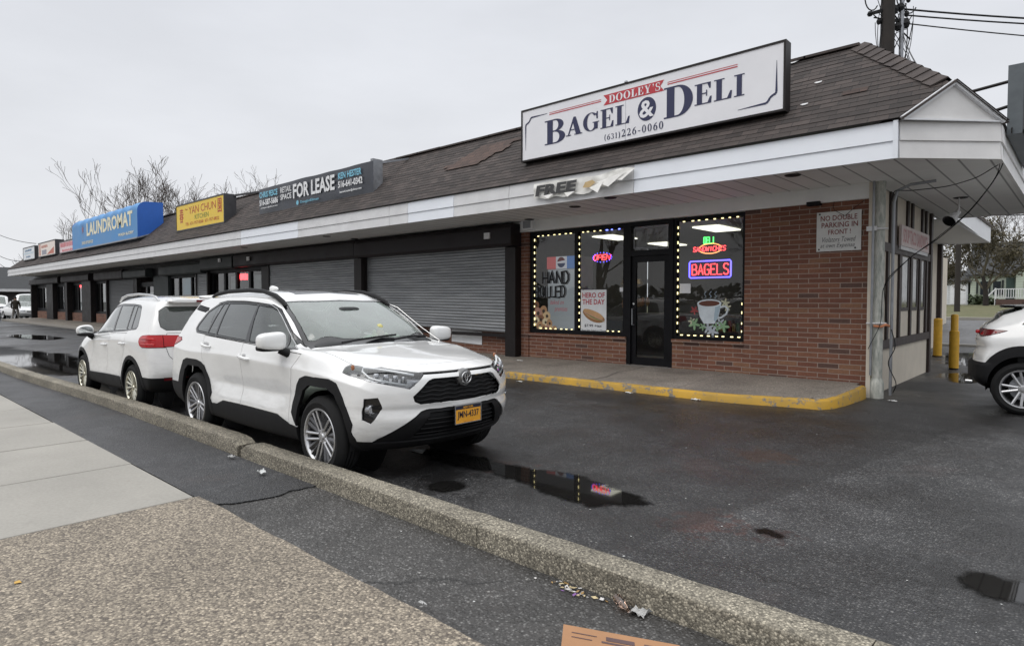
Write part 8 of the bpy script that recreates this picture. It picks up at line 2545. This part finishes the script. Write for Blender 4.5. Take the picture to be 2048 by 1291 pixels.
gg = empty("garage", (-10.3, 79, zb), "white garage with panelled doors beside the pale green house", "garage")
mb = MB(); mb.box(-12.2, 77, zb, -9.0, 84, zb + 2.35); mb.build("wall", M['sidingw'], gg)
mb = MB(); gable_roof(mb, -12.2, -9.0, 77, 84, zb + 2.35, zb + 3.4, .3); mb.build("roof", M['roofgrey'], gg)
for x in (-12.0, -10.45):
    mb = MB(); mb.box(x, 76.94, zb + .02, x + 1.35, 77.0, zb + 2.1)
    for k in range(4): mb.box(x + .06, 76.92, zb + .1 + k * .5, x + 1.29, 76.945, zb + .52 + k * .5)
    mb.build("garage_door", M['white'], gg)
sb = MB(); rnd = random.Random(9)
for c_, n_ in (((-8.0, 75.6), 200), ((-7.3, 75.9), 120)):
    for k in range(n_):
        c = Vector((c_[0] + rnd.gauss(0, .4), c_[1] + rnd.gauss(0, .3), zb + abs(rnd.gauss(.35, .25)))); a = Vector((rnd.uniform(-1, 1), rnd.uniform(-1, 1), rnd.uniform(-1, 1))).normalized() * .13; b = a.orthogonal().normalized() * .1
        sb.face([c - a - b, c + a - b, c + a + b, c - a + b])
tag(sb.build("shrub", plain("shrub_leaf", (.04, .055, .025), .9, var=.4), None), "small dark green shrubs at the front of the pale green house", "shrub")
# houses further along the same street, mostly hidden
for x, lb in ((-24, "grey roofed house glimpsed further along the side street"), (-40, "low house far along the side street")):
    h2 = empty("house", (x, 82, zb), lb, "house")
    mb = MB(); mb.box(x - 5, 77, zb, x + 5, 86, 4.0); mb.build("wall", M['sidingw'], h2)
    mb = MB(); gable_roof(mb, x - 5, x + 5, 77, 86, 4.0, 7.0); mb.build("roof", M['roofgrey'], h2)
# low building at the far left
fb_ = empty("far_building", (-112, 20, 0), "low dark-roofed building beyond the car park's far end", "building")
mb = MB(); mb.box(-124, 6, 0, -108, 40, 3.0); mb.build("wall", plain("dark_far_wall", (.05, .045, .045), .8, var=.2), fb_)
mb = MB(); mb.mesh([(-125, 5, 3.0), (-107, 5, 3.0), (-107, 41, 3.0), (-125, 41, 3.0), (-119, 9, 6.2), (-113, 9, 6.2), (-113, 37, 6.2), (-119, 37, 6.2)], [(0, 3, 2, 1), (0, 1, 5, 4), (1, 2, 6, 5), (2, 3, 7, 6), (3, 0, 4, 7), (4, 5, 6, 7)]); mb.build("roof", M['roofgrey'], fb_)
mb = MB(); mb.box(-107.2, 5, 2.7, -106.9, 41, 3.05); mb.build("fascia", M['fascia_old'], fb_)
yh = empty("house", (-95, 21, 0), "cream gabled house end just beyond the row's far end", "house")
mb = MB(); mb.box(-99, 18, 0, -92, 27, 3.6); mb.prism([(18, 3.6), (27, 3.6), (22.5, 6.2)], lambda a, b: (-99, a, b), lambda a, b: (-92, a, b)); mb.build("wall", M['cream'], yh)
mb = MB(); gable_roof(mb, -99, -92, 18, 27, 3.6, 6.2, .4); mb.build("roof", M['roofgrey'], yh)

# ---- bollards
def bollard(x, y, h, r, label, sleeve=None):
    e = empty("bollard", (x, y, 0), label, "bollard", "yellow bollards by the side wall")
    mb = MB(); mb.lathe([(r, -.02), (r, h - .03), (r * .8, h - .006), (0, h)], (x, y, 0), n=20); mb.build("post", M['yellow'], e, smooth=True)
    mb = MB(); mb.lathe([(r * 1.25, 0), (r * 1.2, .02), (r, .03)], (x, y, 0), n=20); mb.build("collar", M['black'], e)
    if sleeve:
        mb = MB(); mb.lathe([(r * 1.32, 0.03), (r * 1.32, sleeve), (r, sleeve + .015)], (x, y, 0), n=20); mb.build("sleeve", M['yellow'], e, smooth=True)
bollard(-2.14, 16.45, 1.19, .07, "taller yellow bollard with a thicker lower sleeve", .82)
bollard(-2.95, 19.9, 1.02, .10, "shorter plain yellow bollard nearer the cream wall")

# ---- flood lamp under the side canopy
fl = empty("flood_lamp", (-1.72, 13.35, 3.2), "round flood lamp angled down under the side canopy", "lamp")
c = Vector((-1.80, 13.3, 2.92)); d = Vector((-.35, -.62, -.55)).normalized()
mb = MB(); mb.tube([(-1.72, 13.38, 3.26), (-1.72, 13.38, 3.08), c - d * .14], [.012, .014, .03], 8); mb.build("stem", M['fascia_old'], fl)
mb = MB(); mb.tube([c - d * .17, c - d * .10, c - d * .02, c + d * .10], [.045, .05, .085, .115], 18); mb.build("housing", M['fascia_old'], fl, smooth=True)
mb = MB(); u = d.orthogonal().normalized(); v = d.cross(u); mb.face([c + d * .104 + (u * cos(a) + v * sin(a)) * .108 for a in frange(0, 2 * pi * .95, 19)]); mb.build("lens", M['gloss'], fl)

# ---- person at the far end
def skin_person(name, base, label, joints, edges, rad, mat_i, mats, rz=0):
    me = bpy.data.meshes.new(name); me.from_pydata(joints, edges, [])
    o = bpy.data.objects.new("body", me); COL.objects.link(o)
    sk = o.modifiers.new("skin", 'SKIN'); sk.use_smooth_shade = True
    for i, r_ in enumerate(rad): me.skin_vertices[0].data[i].radius = r_
    me.skin_vertices[0].data[0].use_root = True
    ss = o.modifiers.new("sub", 'SUBSURF'); ss.levels = 1; ss.render_levels = 1
    dg = bpy.context.evaluated_depsgraph_get(); nm = bpy.data.meshes.new_from_object(o.evaluated_get(dg))
    bpy.data.objects.remove(o)
    for m in mats: nm.materials.append(m)
    for p in nm.polygons: p.material_index = mat_i(p.center); p.use_smooth = True
    root = empty(name, base, label, "person", rz=rz)
    b = bpy.data.objects.new("body", nm); COL.objects.link(b); b.parent = root
    return root
J = [(0, 0, .95), (0, 0, 1.12), (0, .01, 1.30), (0, 0, 1.44), (0, .015, 1.53), (0, .03, 1.60), (0, .035, 1.70),
     (-.19, 0, 1.41), (-.26, .02, 1.14), (-.25, .14, .93), (-.24, .22, .90), (.19, 0, 1.41), (.26, .02, 1.14), (.25, .14, .93), (.24, .22, .90),
     (-.10, 0, .90), (-.15, .05, .50), (-.19, -.02, .09), (-.20, .13, .04), (.10, 0, .90), (.14, .06, .50), (.17, .0, .09), (.18, .15, .04)]
E2 = [(0, 1), (1, 2), (2, 3), (3, 4), (4, 5), (5, 6), (3, 7), (7, 8), (8, 9), (9, 10), (3, 11), (11, 12), (12, 13), (13, 14), (0, 15), (15, 16), (16, 17), (17, 18), (0, 19), (19, 20), (20, 21), (21, 22)]
R2 = [(.17, .12), (.18, .13), (.20, .13), (.15, .10), (.06, .06), (.085, .095), (.07, .08), (.085, .08), (.06, .06), (.045, .045), (.035, .03), (.085, .08), (.06, .06), (.045, .045), (.035, .03), (.10, .10), (.075, .075), (.05, .05), (.045, .035), (.10, .10), (.075, .075), (.05, .05), (.045, .035)]
def pm(c):
    if c.z > 1.53: return 2
    if c.z > .86 and not (abs(c.x) > .2 and c.z < .97): return 0
    if abs(c.x) > .21 and c.z > .82: return 2
    return 3 if c.z < .12 else 1
per = skin_person("person", (-59.6, 9.75, 0), "person in dark olive jacket and grey trousers by the far sedan", J, E2, R2, pm, [plain("olive_jacket", (.032, .026, .017), .85), plain("grey_trousers", (.20, .19, .17), .85), plain("skin", (.32, .19, .13), .6), plain("dark_shoes", (.03, .025, .02), .6)], rz=radians(75))
mb = MB(); sup(mb, (0, .015, 1.715), (.088, .10, .075), .9, 14, 10); mb.build("hair", M['black'], per, local=True, smooth=True)
mb = MB(); mb.ball((0, .135, 1.64), .018, 6, s=(.7, 1, 1.2))
for s in (-1, 1): mb.ball((s * .092, .035, 1.64), .022, 6, s=(.5, .8, 1.3))
mb.build("face_features", plain("skin_feature", (.33, .2, .14), .6), per, local=True, smooth=True)

# ---- litter
def paper_scrap(name, x, y, z, s, label, cat, mat, seed, flat=.25, n=6, group=None, rz=0):
    rnd = random.Random(seed); mb = MB(); vs = []
    for j in range(n + 1):
        for i in range(n + 1):
            a, b = (i / n - .5) * s[0], (j / n - .5) * s[1]
            k = 1 - .35 * rnd.random() * (i in (0, n) or j in (0, n))
            px_, py_ = a * k, b * k
            vs.append((x + px_ * cos(rz) - py_ * sin(rz), y + px_ * sin(rz) + py_ * cos(rz), z + .004 + abs(rnd.gauss(0, flat * min(s)))))
    mb.mesh(vs, [(j * (n + 1) + i, j * (n + 1) + i + 1, (j + 1) * (n + 1) + i + 1, (j + 1) * (n + 1) + i) for j in range(n) for i in range(n)])
    return tag(mb.build(name, mat, None), label, cat, group)
LP = plain("litter_white", (.68, .69, .68), .6, var=.08)
LG = plain("litter_grey", (.42, .42, .41), .6, var=.15)
paper_scrap("crumpled_paper", -5.18, 2.49, .008, (.085, .06), "crumpled white paper by the gap between the kerb stones", "litter", LP, 1, .22)
paper_scrap("paper_scrap", -5.93, 2.56, .008, (.11, .05), "flat grey scrap under the end of the farther kerb", "litter", LG, 2, .15)
paper_scrap("paper_scrap", -2.37, 1.94, .0, (.06, .02), "small pale scrap on the joint of pebbled paving", "litter", LG, 3, .2)
paper_scrap("plastic_wrapper", -1.555, 2.60, -.02, (.10, .085), "crumpled clear wrapper beside the small bottle by the kerb", "litter", LG, 4, .16)
btl = MB(); a = Vector((-1.70, 2.62, .012)); b = Vector((-1.585, 2.545, .012))
btl.tube([a, a.lerp(b, .1), a.lerp(b, .55), a.lerp(b, .78), a.lerp(b, .98), b], [.012, .024, .024, .012, .010, .011], 10)
tag(btl.build("small_bottle", glass("bottle_glass", (.80, .66, .58), 1.5), None, smooth=True), "small pinkish empty bottle lying against the kerb", "bottle")
mb = MB(); rnd = random.Random(12)
cl_ = [plain("leaf_tan", (.32, .20, .07)), plain("leaf_pale", (.55, .45, .26)), plain("shard_white", (.62, .6, .58)), plain("wrapper_purple", (.22, .10, .30))]
for k in range(34):
    x, y = -1.92 + rnd.gauss(0, .10), 2.585 + rnd.gauss(0, .025)
    a = rnd.uniform(0, 6.28); l = rnd.uniform(.008, .022); w = l * rnd.uniform(.3, .7); z = -.018 + rnd.uniform(.002, .012)
    u, v = Vector((cos(a), sin(a), rnd.uniform(-.3, .3))) * l, Vector((-sin(a), cos(a), rnd.uniform(-.3, .3))) * w
    c = Vector((x, min(y, 2.63), z)); mb.face([c - u, c - v, c + u, c + v], rnd.choice((0, 1, 1, 2, 2, 0, 3)))
tag(mb.build("leaf_litter", cl_, None), "small drift of dry leaves and shards against the kerb", "litter", kind="stuff")
mb = MB(); mb.mesh([(-4.14, .64, .004), (-4.11, .635, .004), (-4.09, .655, .010), (-4.10, .665, .004), (-4.13, .66, .010)], [(0, 1, 2, 3, 4)]); tag(mb.build("fallen_leaf", plain("leaf_yellow", (.55, .33, .06)), None), "single yellow leaf lying on the pebbled paving", "leaf")
for i, (x, y, s, lb) in enumerate(((-7.65, 8.56, .16, "white paper scrap in the gutter below the yellow kerb, in front of the brick pier"), (-5.42, 8.70, .14, "white wrapper in the gutter straight out from the shop door"), (-4.3, 8.75, .2, "flat white scrap in the gutter out from the coffee cup window"), (-2.12, 10.62, .13, "white scrap on the ground at the foot of the drain pipe"))):
    paper_scrap("paper_scrap", x, y, lot_z(y), (s, s * .35), lb, "litter", LP, 20 + i, .12)
mb = MB(); rnd = random.Random(31)
for k in range(150):
    x, y = rnd.uniform(-9, 1.5), rnd.uniform(2.0, 8.5)
    z = lot_z(y) + .004 if y > 2.86 else (-.016 if y < 2.62 and x > -4.6 else .012)
    if 2.62 <= y <= 2.86: continue
    if y < 2.62 and x < -4.5: z = .012
    a = rnd.uniform(0, 6.28); l = rnd.uniform(.004, .011); u, v = Vector((cos(a), sin(a), 0)) * l, Vector((-sin(a), cos(a), 0)) * l * .6
    c = Vector((x, y, z)); mb.face([c - u, c - v, c + u, c + v], rnd.choice((0, 0, 1)))
tag(mb.build("litter_specks", [LP, LG], None), "tiny pale specks of grit and litter on the asphalt", "litter", kind="stuff")
# flattened cardboard box at the bottom edge
cbx = empty("cardboard_box", (-1.4, 2.15, -.02), "flattened brown printed cardboard box lying on the asphalt strip by the kerb", "cardboard box")
M['card'] = plain("cardboard", (.36, .19, .095), .8, var=.08, scale=8)
u, v = Vector((.46, .19, 0)), Vector((.25, -.36, 0)); o_ = Vector((-1.68, 2.17, .035))
mb = MB(); mb.obox(o_ + u / 2 + v / 2, u / 2, v / 2, Vector((0, 0, .02))); mb.build("panel", M['card'], cbx)
mb = MB(); mb.obox(o_ + u * 1.28 + v * .5 + Vector((0, 0, .01)), u * .26, v * .48, Vector((0, .0, .004))); mb.build("flap", M['card'], cbx)
mb = MB(); z_ = Vector((0, 0, .0215))
def pr(a, b, c, d): mb.face([o_ + u * a + v * b + z_, o_ + u * c + v * b + z_, o_ + u * c + v * d + z_, o_ + u * a + v * d + z_])
pr(.38, .10, .62, .17); pr(.34, .19, .60, .22); pr(.70, .11, .86, .16); pr(.08, .12, .30, .135); pr(.08, .20, .26, .215); pr(.72, .20, .92, .26)
mb.build("print", plain("box_print", (.10, .06, .06), .7), cbx)
# pipe cover and small fittings on the wall foot
mb = MB(); mb.tube([(-9.2, 10.2, .175), (-9.15, 10.25, .178), (-9.05, 10.22, .176)], .012, 5); tag(mb.build("paper_scrap", LP, None), "tiny rolled white scrap on the shop walk below the bagel picture", "litter")
